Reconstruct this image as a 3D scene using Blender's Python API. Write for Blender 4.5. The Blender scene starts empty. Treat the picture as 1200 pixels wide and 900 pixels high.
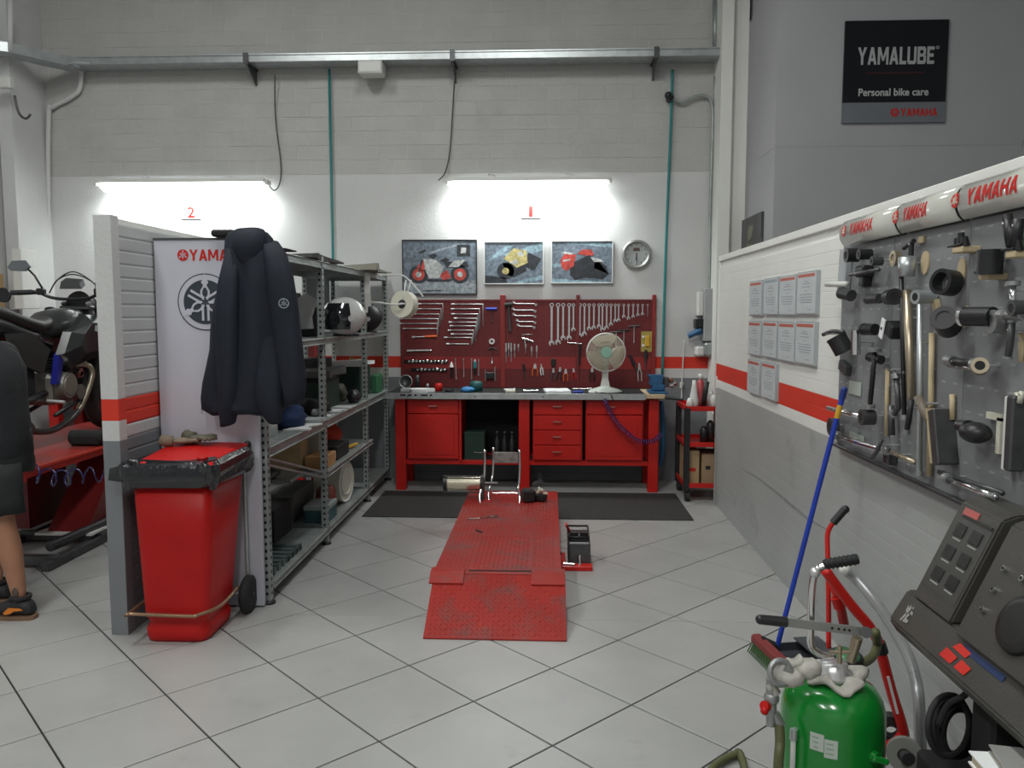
import bpy, bmesh, math, random
from mathutils import Vector, Matrix
R = math.radians
PI = math.pi
random.seed(7)
scene = bpy.context.scene
C = scene.collection

# ------------------------------------------------------------------ camera, light, exposure
F_PX = 938.0
PITCH, YAW, EYE = R(5.1), R(2.6), 1.6
cd = bpy.data.cameras.new('camera'); cam = bpy.data.objects.new('camera', cd); C.objects.link(cam)
cd.sensor_width = 36; cd.lens = 36 * F_PX / 1200; cd.clip_start = .05
cam.location = (0, 0, EYE)
cam.rotation_euler = (PI / 2 - PITCH, 0, YAW)
scene.camera = cam
w = bpy.data.worlds.new('world'); scene.world = w; w.use_nodes = True
w.node_tree.nodes['Background'].inputs[0].default_value = (.75, .85, 1, 1)
w.node_tree.nodes['Background'].inputs[1].default_value = .05
scene.view_settings.view_transform = 'Standard'
scene.view_settings.look = 'None'
scene.view_settings.gamma = 1
scene.view_settings.exposure = 0.0
LAMP_FRONT, LAMP_REAR = 70, 88      # hall lamps overhead, out of view
LAMP_TUBE = 25        # light the tubes throw on the wall and benches
LAMP_WALL = 9.0      # emission of the two tube lamps on the back wall

def area(name, loc, sx, sy, power, col=(1, 1, 1), rot=(0, 0, 0), spread=180):
    l = bpy.data.lights.new(name, 'AREA'); l.shape = 'RECTANGLE'; l.size = sx; l.size_y = sy
    l.energy = power; l.color = col; l.spread = R(spread)
    o = bpy.data.objects.new(name, l); C.objects.link(o); o.location = loc; o.rotation_euler = rot
    return o
BAYS = [(-2.7, 3.6), (-2.7, -.9), (-.4, 3.4), (-.4, -1.2)]
for x, y in BAYS:
    area('hall_lamp_light', (x, y, 5.43), .5, 1.5, LAMP_FRONT if y > 1 else LAMP_REAR, (.98, 1, .96))

# ------------------------------------------------------------------ pixel helper (authoring aid: a pixel meets a real plane)
FW = Vector((-math.sin(YAW) * math.cos(PITCH), math.cos(YAW) * math.cos(PITCH), -math.sin(PITCH)))
RT = Vector((math.cos(YAW), math.sin(YAW), 0)); UP = RT.cross(FW)
def at(px, py, Y=None, X=None, Z=None):
    r = FW + RT * (px - 600) / F_PX - UP * (py - 450) / F_PX
    o = Vector((0, 0, EYE))
    if Y is not None: return o + r * (Y / r.y)
    if X is not None: return o + r * (X / r.x)
    return o + r * ((Z - EYE) / r.z)

# ------------------------------------------------------------------ materials
MATS = {}
def M(name, col, rough=.5, metal=0., var=.06, scale=8., bump=0., bscale=60., emit=0., coat=0., ior=None, trans=0., objvar=0., stain=None, alpha=1.):
    if name in MATS: return MATS[name]
    m = bpy.data.materials.new(name); m.use_nodes = True; nt = m.node_tree; N = nt.nodes; L = nt.links
    b = N['Principled BSDF']
    tc = N.new('ShaderNodeTexCoord')
    no = N.new('ShaderNodeTexNoise'); no.inputs['Scale'].default_value = scale; no.inputs['Detail'].default_value = 5
    L.new(tc.outputs['Object'], no.inputs['Vector'])
    mr = N.new('ShaderNodeMapRange'); mr.inputs[1].default_value = .3; mr.inputs[2].default_value = .7
    mr.inputs[3].default_value = 1 - var; mr.inputs[4].default_value = 1 + var
    L.new(no.outputs['Fac'], mr.inputs[0])
    last = mr.outputs[0]
    if objvar:
        oi = N.new('ShaderNodeObjectInfo'); m2 = N.new('ShaderNodeMapRange')
        m2.inputs[3].default_value = 1 - objvar; m2.inputs[4].default_value = 1 + objvar
        L.new(oi.outputs['Random'], m2.inputs[0])
        mm = N.new('ShaderNodeMath'); mm.operation = 'MULTIPLY'
        L.new(last, mm.inputs[0]); L.new(m2.outputs[0], mm.inputs[1]); last = mm.outputs[0]
    vm = N.new('ShaderNodeVectorMath'); vm.operation = 'SCALE'; vm.inputs[0].default_value = col[:3]
    L.new(last, vm.inputs['Scale'])
    out = vm.outputs[0]
    if stain:
        scol, sscale, lo, hi, amt = stain
        n2 = N.new('ShaderNodeTexNoise'); n2.inputs['Scale'].default_value = sscale; n2.inputs['Detail'].default_value = 8; n2.inputs['Roughness'].default_value = .7
        L.new(tc.outputs['Object'], n2.inputs['Vector'])
        r2 = N.new('ShaderNodeMapRange'); r2.inputs[1].default_value = lo; r2.inputs[2].default_value = hi; r2.inputs[4].default_value = amt
        L.new(n2.outputs['Fac'], r2.inputs[0])
        mx = N.new('ShaderNodeMix'); mx.data_type = 'RGBA'
        L.new(r2.outputs[0], mx.inputs['Factor']); L.new(out, mx.inputs['A']); mx.inputs['B'].default_value = (*scol, 1)
        out = mx.outputs['Result']
    L.new(out, b.inputs['Base Color'])
    b.inputs['Roughness'].default_value = rough; b.inputs['Metallic'].default_value = metal
    if name.startswith('red'): b.inputs['Specular IOR Level'].default_value = .28; coat *= .3
    if coat: b.inputs['Coat Weight'].default_value = coat; b.inputs['Coat Roughness'].default_value = .08
    if ior: b.inputs['IOR'].default_value = ior
    if trans: b.inputs['Transmission Weight'].default_value = trans
    if alpha < 1: b.inputs['Alpha'].default_value = alpha
    if bump:
        n3 = N.new('ShaderNodeTexNoise'); n3.inputs['Scale'].default_value = bscale; n3.inputs['Detail'].default_value = 4
        L.new(tc.outputs['Object'], n3.inputs['Vector'])
        bp = N.new('ShaderNodeBump'); bp.inputs['Strength'].default_value = bump; bp.inputs['Distance'].default_value = .01
        L.new(n3.outputs['Fac'], bp.inputs['Height']); L.new(bp.outputs[0], b.inputs['Normal'])
    if emit:
        b.inputs['Emission Color'].default_value = (*col[:3], 1); b.inputs['Emission Strength'].default_value = emit
    MATS[name] = m; return m
white_wall = M('white_wall_paint', (.60, .60, .60), .75, var=.035, scale=2.5, bump=.25, bscale=40)
brick_paint = M('painted_block', (.485, .481, .468), .8, var=.05, scale=3, bump=.5, bscale=45, objvar=.025, stain=((.3, .29, .28), 2.2, .62, .8, .35))
grey_wall = M('grey_wall_paint', (.20, .21, .225), .7, var=.05, scale=3, bump=.2)
red_band = M('red_band_paint', (.66, .045, .025), .55, var=.05, scale=4)
booth_slat_shaded = M('booth_slat_shaded', (.50, .51, .52), .55, var=.03, scale=3)  # white slat paint darkened: shade on the booth side is put into the colour
booth_grey_shaded = M('booth_grey_shaded', (.17, .18, .195), .5, var=.06, scale=2)  # grey slat paint, likewise darkened to carry that side's shade
slat_white = M('slat_white', (.79, .79, .755), .55, var=.03, scale=3)
slat_grey = M('slat_grey', (.39, .40, .395), .5, var=.06, scale=2, stain=((.12, .12, .13), 3, .6, .8, .5))
block_grey = M('office_wall_shaded', (.40, .40, .415), .8, var=.03, scale=2)  # wall colour greyed to hold the shade where little light reaches
tile_m = M('floor_tile', (.37, .37, .365), .33, var=.07, scale=3.2, bump=.04, bscale=25, objvar=.035, stain=((.26, .25, .245), 5, .58, .8, .5))
grout = M('grout', (.022, .02, .019), .95)
galv = M('galvanised_steel', (.50, .53, .54), .38, .75, var=.12, scale=14)
galv_dull = M('galvanised_shelf', (.36, .39, .385), .45, .55, var=.15, scale=10)
chrome = M('chrome', (.75, .75, .76), .16, 1., var=.05)
steel = M('tool_steel', (.60, .60, .61), .34, .6, var=.1, scale=30)
dark_steel = M('dark_steel', (.10, .10, .105), .4, .6, var=.15, scale=20)
black = M('black_plastic', (.014, .014, .016), .42, var=.1)
black_matte = M('black_matte', (.012, .012, .013), .8, var=.1, scale=20)
rubber = M('black_rubber', (.02, .02, .021), .75, var=.15, scale=20, bump=.2)
red_paint = M('red_enamel', (.52, .018, .014), .33, var=.07, scale=5, coat=.25)
red_lift = M('red_lift_paint', (.33, .022, .016), .36, var=.12, scale=6, stain=((.13, .07, .065), 5, .48, .68, .8))
red_board = M('red_pegboard', (.155, .026, .028), .45, var=.08, scale=6)
red_bin = M('red_bin_plastic', (.46, .009, .008), .42, var=.05, scale=5, bump=.05)
red_text = M('red_print', (.55, .02, .018), .6, var=.03)
white_p = M('white_plastic', (.68, .68, .66), .4, var=.04)
cream = M('cream_plastic', (.62, .60, .50), .45, var=.05)
paper = M('white_paper', (.78, .79, .80), .8, var=.03)
lilac_board = M('white_board_laminate', (.53, .53, .60), .45, var=.03, scale=3)
card = M('cardboard', (.42, .29, .16), .85, var=.1, scale=6)
lt_grey = M('light_grey_print', (.45, .47, .49), .6)
grey_board = M('grey_tool_board', (.20, .205, .215), .55, var=.10, scale=3, stain=((.11, .11, .115), 4, .55, .75, .6))
blue = M('blue_plastic', (.015, .05, .42), .4)
blue_vise = M('blue_cast_iron', (.02, .10, .22), .45, var=.2, scale=15)
green_paint = M('green_enamel', (.005, .21, .026), .22, var=.06, scale=4, coat=.5)
teal_hose = M('teal_hose', (.02, .20, .20), .5)
purple_hose = M('purple_coil_hose', (.06, .03, .16), .3, coat=.3)
navy = M('navy_fleece', (.0045, .008, .018), .8, var=.12, scale=12, bump=.25, bscale=160)
skin = M('skin', (.40, .19, .115), .55, var=.08, scale=9)
green_dark = M('dark_green_box', (.013, .036, .026), .6, var=.12)
blue_cloth = M('blue_cloth', (.010, .026, .085), .9, var=.2)
wood = M('pale_wood', (.55, .42, .27), .6, var=.12, scale=12)
yellow = M('yellow_plastic', (.62, .36, .03), .5)
orange = M('orange_plastic', (.62, .11, .02), .45)
glow = M('lamp_diffuser', (.95, 1., .97), .5, emit=LAMP_WALL)
glow_hi = M('hall_lamp_glass', (.95, 1., .97), .5, emit=5)

# ------------------------------------------------------------------ mesh helper
def frame(o, xd, yd):
    x = Vector(xd).normalized(); y = Vector(yd); y = (y - x * y.dot(x)).normalized(); z = x.cross(y)
    return Matrix(((x.x, y.x, z.x, o[0]), (x.y, y.y, z.y, o[1]), (x.z, y.z, z.z, o[2]), (0, 0, 0, 1)))
class G:
    def __init__(s): s.bm = bmesh.new(); s.mi = 0; s.sm = False
    def _done(s, vs, fs, Mx=None):
        if Mx is not None:
            for v in vs: v.co = Mx @ v.co
        for f in fs: f.material_index = s.mi; f.smooth = s.sm
    def box(s, c, d, rot=None, bev=0):
        t = bmesh.new(); bmesh.ops.create_cube(t, size=1)
        for v in t.verts: v.co = Vector((v.co.x * d[0], v.co.y * d[1], v.co.z * d[2]))
        if bev: bmesh.ops.bevel(t, geom=t.edges[:], offset=bev, segments=1, affect='EDGES')
        Mx = Matrix.Translation(Vector(c))
        if rot is not None: Mx = Mx @ rot.to_4x4()
        s.add(t, Mx); return s
    def b2(s, x0, x1, y0, y1, z0, z1, bev=0, Mx=None):
        t = bmesh.new(); bmesh.ops.create_cube(t, size=1)
        d = (abs(x1 - x0), abs(y1 - y0), abs(z1 - z0)); c = Vector(((x0 + x1) / 2, (y0 + y1) / 2, (z0 + z1) / 2))
        for v in t.verts: v.co = Vector((v.co.x * d[0], v.co.y * d[1], v.co.z * d[2])) + c
        if bev: bmesh.ops.bevel(t, geom=t.edges[:], offset=min(bev, min(d) * .4), segments=1, affect='EDGES')
        s.add(t, Mx); return s
    def add(s, t, Mx=None):
        mp = {}
        for v in t.verts: mp[v] = s.bm.verts.new(Mx @ v.co if Mx is not None else v.co)
        for f in t.faces:
            try: nf = s.bm.faces.new([mp[v] for v in f.verts])
            except ValueError: continue
            nf.material_index = s.mi; nf.smooth = s.sm
        t.free(); return s
    def loft(s, rings, caps=True, closed=True, loop=False):
        vr = [[s.bm.verts.new(p) for p in r] for r in rings]; fs = []
        n = len(vr[0]); k = len(vr)
        for i in range(k if loop else k - 1):
            a, b = vr[i], vr[(i + 1) % k]
            for j in range(n if closed else n - 1):
                q = (j + 1) % n
                fs.append(s.bm.faces.new((a[j], a[q], b[q], b[j])))
        if caps and closed and not loop:
            fs.append(s.bm.faces.new(vr[0][::-1])); fs.append(s.bm.faces.new(vr[-1]))
        s._done([], fs); return s
    def cyl(s, p0, p1, r0, r1=None, n=14, caps=True):
        r1 = r0 if r1 is None else r1
        p0, p1 = Vector(p0), Vector(p1); d = (p1 - p0).normalized()
        a = d.orthogonal().normalized(); b = d.cross(a)
        sm = s.sm; s.sm = True
        rg = [[p + (a * math.cos(2 * PI * i / n) + b * math.sin(2 * PI * i / n)) * max(r, 1e-4) for i in range(n)] for p, r in ((p0, r0), (p1, r1))]
        s.loft(rg, caps=False); s.sm = False
        if caps:
            for p, r in ((p0, r0), (p1, r1)):
                if r > 1e-3:
                    vs = [s.bm.verts.new(p + (a * math.cos(2 * PI * i / n) + b * math.sin(2 * PI * i / n)) * r) for i in range(n)]
                    if p is p0: vs = vs[::-1]
                    s._done([], [s.bm.faces.new(vs)])
        s.sm = sm; return s
    def tube(s, pts, r, n=8, loop=False):
        pts = [Vector(p) for p in pts]; k = len(pts); rings = []; prev = None
        rr = r if isinstance(r, (list, tuple)) else [r] * k
        for i, p in enumerate(pts):
            if loop: t = pts[(i + 1) % k] - pts[i - 1]
            else: t = pts[min(i + 1, k - 1)] - pts[max(i - 1, 0)]
            t.normalize()
            if prev is None: a = t.orthogonal().normalized()
            else:
                a = prev - t * prev.dot(t)
                a = a.normalized() if a.length > 1e-6 else t.orthogonal().normalized()
            prev = a; b = t.cross(a)
            rings.append([p + (a * math.cos(2 * PI * j / n) + b * math.sin(2 * PI * j / n)) * rr[i] for j in range(n)])
        sm = s.sm; s.sm = True; s.loft(rings, loop=loop); s.sm = sm; return s
    def lathe(s, prof, n=24, Mx=None, sm=True):
        Mx = Mx or Matrix()
        rings = [[Mx @ Vector((max(r, 1e-4) * math.cos(2 * PI * j / n), max(r, 1e-4) * math.sin(2 * PI * j / n), z)) for j in range(n)] for r, z in prof]
        o = s.sm; s.sm = sm; s.loft(rings); s.sm = o; return s
    def prism(s, poly, h, Mx=None, h0=0.):
        Mx = Mx or Matrix()
        s.loft([[Mx @ Vector((x, y, h0)) for x, y in poly], [Mx @ Vector((x, y, h)) for x, y in poly]]); return s
    def sph(s, c, r, n=12, Mx=None):
        t = bmesh.new(); bmesh.ops.create_uvsphere(t, u_segments=n, v_segments=max(6, n // 2 + 2), radius=1)
        r = (r, r, r) if not isinstance(r, (tuple, list)) else r
        for v in t.verts: v.co = Vector((v.co.x * r[0], v.co.y * r[1], v.co.z * r[2]))
        X = Matrix.Translation(Vector(c)) if Mx is None else Matrix.Translation(Vector(c)) @ Mx
        o = s.sm; s.sm = True; s.add(t, X); s.sm = o; return s
    def ring(s, c, axis, R0, r, n=20, m=6):
        c = Vector(c); d = Vector(axis).normalized(); a = d.orthogonal().normalized(); b = d.cross(a)
        return s.tube([c + (a * math.cos(2 * PI * i / n) + b * math.sin(2 * PI * i / n)) * R0 for i in range(n)], r, m, loop=True)
    def annulus(s, c, axis, r0, r1, t, n=16):
        Mx = Vector(axis).normalized().to_track_quat('Z', 'Y').to_matrix().to_4x4(); Mx = Matrix.Translation(Vector(c)) @ Mx
        prof = [(r0, -t / 2), (r1, -t / 2), (r1, t / 2), (r0, t / 2)]
        rings = [[Mx @ Vector((r * math.cos(2 * PI * j / n), r * math.sin(2 * PI * j / n), z)) for j in range(n)] for r, z in prof]
        s.loft(rings, loop=True); return s
def smooth_pts(pts, k=6):
    P = [Vector(p) for p in pts]; out = []
    for i in range(len(P) - 1):
        p0 = P[max(i - 1, 0)]; p1 = P[i]; p2 = P[i + 1]; p3 = P[min(i + 2, len(P) - 1)]
        for j in range(k):
            t = j / k
            out.append(.5 * ((2 * p1) + (p2 - p0) * t + (2 * p0 - 5 * p1 + 4 * p2 - p3) * t * t + (3 * p1 - p0 - 3 * p2 + p3) * t ** 3))
    out.append(P[-1]); return out

def setp(o, label=None, cat=None, group=None, kind=None):
    if label: o['label'] = label
    if cat: o['category'] = cat
    if group: o['group'] = group
    if kind: o['kind'] = kind
    return o
def T(name, label, cat, loc, group=None):
    o = bpy.data.objects.new(name, None); C.objects.link(o); o.location = loc; o.empty_display_size = .05
    return setp(o, label, cat, group)
def root_of(o):
    while o.parent: o = o.parent
    return o
def mesh_of(g, mats, name):
    bmesh.ops.recalc_face_normals(g.bm, faces=g.bm.faces[:])
    me = bpy.data.meshes.new(name); g.bm.to_mesh(me); g.bm.free()
    for m in (mats if isinstance(mats, (list, tuple)) else [mats]): me.materials.append(m)
    return me
def P(name, g, mats, parent, label=None, kind=None):
    me = mesh_of(g, mats, name)
    me.transform(Matrix.Translation(-root_of(parent).location))
    o = bpy.data.objects.new(name, me); C.objects.link(o); o.parent = parent
    return setp(o, label, kind=kind)
def S(name, g, mats, label=None, cat=None, group=None, kind=None):
    me = mesh_of(g, mats, name)
    xs = [v.co for v in me.vertices]
    b = Vector(((min(v.x for v in xs) + max(v.x for v in xs)) / 2, (min(v.y for v in xs) + max(v.y for v in xs)) / 2, min(v.z for v in xs)))
    me.transform(Matrix.Translation(-b))
    o = bpy.data.objects.new(name, me); C.objects.link(o); o.location = b
    return setp(o, label, cat, group, kind)
def dup(root, loc=None, rz=None, label=None):
    def cp(o, par):
        c = o.copy(); C.objects.link(c); c.parent = par
        for ch in list(o.children): cp(ch, c)
        return c
    r = cp(root, None)
    if loc is not None: r.location = loc
    if rz is not None: r.rotation_euler[2] = rz
    if label: r['label'] = label
    return r
def text(body, w_, h_, Mx, mat, parent, name='lettering', bold=.02, slant=0., depth=.0012, keep=False):
    cu = bpy.data.curves.new('t', 'FONT'); cu.body = body; cu.size = 1; cu.offset = bold; cu.extrude = .01; cu.resolution_u = 3
    o = bpy.data.objects.new('t', cu); C.objects.link(o)
    dg = bpy.context.evaluated_depsgraph_get(); me = bpy.data.meshes.new_from_object(o.evaluated_get(dg))
    bpy.data.objects.remove(o); bpy.data.curves.remove(cu)
    xs = [v.co.x for v in me.vertices]; ys = [v.co.y for v in me.vertices]
    x0, x1, y0, y1 = min(xs), max(xs), min(ys), max(ys)
    cx, cy = (x0 + x1) / 2, (y0 + y1) / 2
    for v in me.vertices:
        y = (v.co.y - cy) / (y1 - y0) * h_; x = (v.co.x - cx) / (x1 - x0) * w_ + slant * y
        v.co = Mx @ Vector((x, y, depth if v.co.z > 0 else 0))
    me.materials.clear(); me.materials.append(mat)
    me.transform(Matrix.Translation(-root_of(parent).location))
    q = bpy.data.objects.new(name, me); C.objects.link(q); q.parent = parent
    return q
LET = {
 'A': (1.0, [[(0, 0), (.27, 0), (.62, 1), (.36, 1)], [(1, 0), (.73, 0), (.38, 1), (.64, 1)], [(.2, .2), (.8, .2), (.74, .38), (.26, .38)]]),
 'Y': (1.0, [[(0, 1), (.28, 1), (.62, .42), (.38, .42)], [(1, 1), (.72, 1), (.38, .42), (.62, .42)], [(.37, 0), (.63, 0), (.63, .5), (.37, .5)]]),
 'M': (1.2, [[(0, 0), (.25, 0), (.25, 1), (0, 1)], [(.95, 0), (1.2, 0), (1.2, 1), (.95, 1)], [(.0, 1), (.30, 1), (.66, .30), (.54, .18)], [(1.2, 1), (.90, 1), (.54, .30), (.66, .18)]]),
 'H': (1.0, [[(0, 0), (.27, 0), (.27, 1), (0, 1)], [(.73, 0), (1, 0), (1, 1), (.73, 1)], [(.2, .4), (.8, .4), (.8, .6), (.2, .6)]]),
 'L': (.75, [[(0, 0), (.27, 0), (.27, 1), (0, 1)], [(0, 0), (.75, 0), (.75, .2), (0, .2)]]),
 'U': (1.0, [[(0, .12), (.27, .12), (.27, 1), (0, 1)], [(.73, .12), (1, .12), (1, 1), (.73, 1)], [(0, .2), (.12, 0), (.88, 0), (1, .2)]]),
 'B': (.95, [[(0, 0), (.27, 0), (.27, 1), (0, 1)], [(0, 0), (.8, 0), (.95, .12), (.95, .2), (0, .2)], [(0, .8), (.92, .8), (.92, .88), (.78, 1), (0, 1)], [(0, .42), (.85, .42), (.85, .6), (0, .6)], [(.68, .1), (.95, .1), (.95, .42), (.85, .52), (.68, .5)], [(.65, .5), (.85, .5), (.92, .6), (.92, .9), (.65, .9)]]),
 'E': (.8, [[(0, 0), (.27, 0), (.27, 1), (0, 1)], [(0, 0), (.8, 0), (.8, .19), (0, .19)], [(0, .405), (.72, .405), (.72, .595), (0, .595)], [(0, .81), (.8, .81), (.8, 1), (0, 1)]])}
def blocktext(body, w_, h_, Mx, mat, parent, slant=0., depth=.0012, name='lettering'):
    tot = sum(LET[c][0] for c in body) + .12 * (len(body) - 1); x = -tot / 2; g = G()
    for c in body:
        for k_, poly in enumerate(LET[c][1]):
            pts = [((x + px_) / tot * w_ + slant * (py_ - .5) * h_, (py_ - .5) * h_) for px_, py_ in poly]
            g.prism(pts, depth + .00015 * k_, Mx)
        x += LET[c][0] + .12
    return P(name, g, mat, parent)
def fork_shapes(g, r, Mx, arrow=True):
    for k in range(3):
        A = Mx @ Matrix.Rotation(R(120 * k), 4, 'Z')
        for sx in (-1, 1):   # two tines away from the arrow, and the two sides of the bulb
            g.prism([(sx * .11 * r - .045 * r, -.02 * r), (sx * .11 * r + .045 * r, -.02 * r), (sx * .11 * r + .045 * r, -.74 * r), (sx * .11 * r - .045 * r, -.74 * r)], .0016, A)
            g.prism([(sx * .05 * r, .08 * r), (sx * .13 * r, .12 * r), (sx * .19 * r, .30 * r), (sx * .19 * r, .46 * r), (sx * .10 * r, .60 * r), (sx * .03 * r, .60 * r), (sx * .11 * r, .44 * r), (sx * .11 * r, .30 * r), (sx * .05 * r, .2 * r)], .0017, A)
        g.prism([(-.10 * r, .57 * r), (.10 * r, .57 * r), (.07 * r, .68 * r), (.15 * r, .78 * r), (.06 * r, .95 * r), (0, 1.14 * r), (-.06 * r, .95 * r), (-.15 * r, .78 * r), (-.07 * r, .68 * r)], .0018, A)
def disc_poly(r, n=28): return [(r * math.cos(2 * PI * i / n), r * math.sin(2 * PI * i / n)) for i in range(n)]
def emblem(r, Mx, disc, forks, parent, name='emblem'):
    g = G(); g.prism(disc_poly(r), .001, Mx); e = P(name, g, disc, parent)
    g = G(); fork_shapes(g, r * .82, Mx @ Matrix.Translation((0, 0, .0009))); P('tuning_fork_mark', g, forks, e)
ORD = ['first', 'second', 'third', 'fourth', 'fifth', 'sixth', 'seventh', 'eighth', 'ninth', 'tenth', 'eleventh', 'twelfth', 'thirteenth', 'fourteenth', 'fifteenth', 'sixteenth', 'seventeenth', 'eighteenth', 'nineteenth', 'twentieth', 'twenty-first', 'twenty-second']

# ------------------------------------------------------------------ STRUCTURE
WY = 7.6          # back wall
WX = 1.4          # face of the slatted partition on the right
def struct(name, g, mats, parent=None):
    o = S(name, g, mats) if parent is None else P(name, g, mats, parent)
    if parent is None: o['kind'] = 'structure'
    return o
XL, XR, YB, ZC = -6.2, 6.0, -4.0, 6.0
g = G(); g.b2(XL, XR, YB, WY, -.06, -.006); floor = struct('floor', g, grout)
# tiles laid diagonally: clipped to the room, a saw cut joint across at JY
JY = 4.075; TS = .459; U0, V0 = .19, .159; gap = .0038
def clip(poly, ax, lim, sgn):
    out = []
    for i in range(len(poly)):
        a, b = poly[i - 1], poly[i]; da, db = sgn * (a[ax] - lim), sgn * (b[ax] - lim)
        if (da <= 0) != (db <= 0):
            t = da / (da - db); out.append((a[0] + (b[0] - a[0]) * t, a[1] + (b[1] - a[1]) * t))
        if db <= 0: out.append(b)
    return out
tiles = []
c45 = math.sqrt(.5)
for i in range(-40, 45):
    for j in range(-40, 45):
        u0, v0 = U0 + i * TS + gap, V0 + j * TS + gap; u1, v1 = u0 + TS - 2 * gap, v0 + TS - 2 * gap
        q = [((u - v) * c45, (u + v) * c45) for u, v in ((u0, v0), (u1, v0), (u1, v1), (u0, v1))]
        q = clip(clip(clip(clip(q, 0, XR, 1), 0, XL, -1), 1, WY, 1), 1, YB, -1)
        if len(q) < 3: continue
        for side in (1, -1):
            p = clip(q, 1, JY - side * .0016, side)
            if len(p) >= 3:
                ar = abs(sum(p[k - 1][0] * p[k][1] - p[k][0] * p[k - 1][1] for k in range(len(p)))) / 2
                if ar > .0004:
                    cx = sum(a[0] for a in p) / len(p); cy = sum(a[1] for a in p) / len(p)
                    tiles.append((p, cx, cy))
def seen(cx, cy):
    if cy < 2.0 or cx > 1.45 or cx < -5.4: return 1e6
    px = 643 + cx / cy * 942
    if px < -120 or px > 1180: return 1e5
    return cy
tiles.sort(key=lambda t: seen(t[1], t[2]))
def tile_into(g, p):
    k = len(p); cx = sum(a[0] for a in p) / k; cy = sum(a[1] for a in p) / k
    ins = [(cx + (a[0] - cx) * .993, cy + (a[1] - cy) * .993) for a in p]
    g.loft([[Vector((a[0], a[1], -.006)) for a in p], [Vector((a[0], a[1], -.0012)) for a in p], [Vector((a[0], a[1], 0)) for a in ins]], caps=True)
for p, cx, cy in tiles[:300]:
    g = G(); tile_into(g, p); P('tile', g, tile_m, floor)
g = G()
for p, cx, cy in tiles[300:]: tile_into(g, p)
P('tile_field', g, tile_m, floor, kind='stuff')

# back wall with painted bands
g = G()
for z0, z1, mi in ((0, .985, 1), (.985, 1.075, 0), (1.075, 1.185, 2), (1.185, ZC, 0)):
    g.mi = mi; g.b2(XL, XR, WY, WY + .2, z0, z1)
wall_back = struct('wall_back', g, [white_wall, grey_wall, red_band])
# painted blocks on the upper wall (thin dark joints), one part each
BH, BW = .1315, .262
cells = []
r = 0; z = 2.895
while z < 4.72:
    x = -4.86 + (BW / 2 if r % 2 else 0)
    x0 = -4.86
    while x0 < 1.5:
        x1 = min(x, 1.5) if x > x0 else x0
        if x1 - x0 > .03: cells.append((x0, x1, z, z + BH))
        x0 = max(x1, x0); x += BW
        if x1 >= 1.5: break
    z += BH; r += 1
def blk(g, c):
    pr = .0025 + random.random() * .0022
    g.b2(c[0] + .0019, c[1] - .0019, WY - pr, WY + .0004, c[2] + .0019, c[3] - .0019, bev=.0022)
cells.sort(key=lambda c: -(c[1] - c[0]) if c[3] < 4.62 else 1)
for c in cells[:300]:
    g = G(); blk(g, c); P('brick', g, brick_paint, wall_back)
g = G()
for c in cells[300:]: blk(g, c)
if cells[300:]: P('brick_field', g, brick_paint, wall_back, kind='stuff')
g = G(); g.b2(XL - .2, XL, YB, WY + .2, 0, ZC); struct('wall_left', g, white_wall)
g = G(); g.b2(XR, XR + .2, YB, WY + .2, 0, ZC); struct('wall_right', g, white_wall)
g = G(); g.b2(XL - .2, XR + .2, YB - .2, YB, 0, ZC); struct('wall_front', g, white_wall)
g = G(); g.b2(XL - .2, XR + .2, YB - .2, WY + .2, ZC, ZC + .2); struct('ceiling', g, block_grey)
# office block behind the partition, upper right
g = G()
g.b2(1.75, XR, 6.43, WY, 0, 2.875); g.b2(1.752, XR, 6.432, WY, 2.875, 2.879); g.b2(1.75, XR, 6.43, WY, 2.879, 4.13)
g.b2(1.78, XR, 6.47, WY, 4.13, 4.7)
struct('wall_office', g, block_grey)
# white pilaster beside the office block
g = G(); g.b2(1.50, 1.60, 7.28, WY, 0, ZC); g.b2(1.60, 1.75, 7.36, WY, 0, ZC); struct('trim_1', g, slat_white)
# pilasters at the left with stepped vertical edges
g = G(); g.b2(XL, -5.02, 6.95, WY, 0, ZC); g.b2(-5.02, -4.94, 7.05, WY, 0, ZC)
struct('trim_2', g, white_wall)
g = G(); g.b2(-4.935, -4.90, 7.15, WY, 0, ZC); g.b2(-4.90, -4.78, 7.10, WY, 0, ZC); struct('trim_3', g, white_wall)
g = G(); g.b2(-5.30, -5.20, 6.86, 6.95, 0, ZC); g.b2(-5.12, -5.08, 6.91, 6.95, 0, ZC); struct('trim_4', g, white_wall)
# baseboard on back wall
g = G(); g.b2(-4.78, 1.5, WY - .012, WY, 0, .07); struct('baseboard_back', g, grey_wall)

# slatted partition on the right
PT = 2.06; SH = .0655
g = G(); g.mi = 0; g.b2(WX + .012, WX + .11, -2.5, 6.70, 0, PT - .005)
part_r = struct('wall_right_partition', g, [slat_white])
n = int((PT - .05) / SH)
for i in range(n):
    z0 = i * SH; z1 = z0 + SH; zc = (z0 + z1) / 2
    m = slat_grey if zc < .975 else (red_band if 1.08 < zc < 1.18 else slat_white)
    g = G()
    pr = [(WX + .013, z0 + .0003), (WX + .0009, z0 + .0002), (WX, z0 + .003), (WX, z1 - .003), (WX + .0009, z1 - .0002), (WX + .013, z1 - .0003)]
    g.loft([[Vector((a, -2.5, b)) for a, b in pr], [Vector((a, 6.68, b)) for a, b in pr]])
    P('slat', g, m, part_r)
g = G(); g.b2(WX - .008, WX + .12, -2.5, 6.70, PT - .045, PT, bev=.004); P('cap_rail', g, slat_white, part_r)
for z0, z1, m in ((0, .975, slat_grey), (.975, 1.075, slat_white), (1.075, 1.18, red_band), (1.18, PT - .045, slat_white)):
    g = G(); g.b2(WX - .004, WX + .115, 6.68, 6.715, z0, z1); P('end_trim', g, m, part_r)

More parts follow.
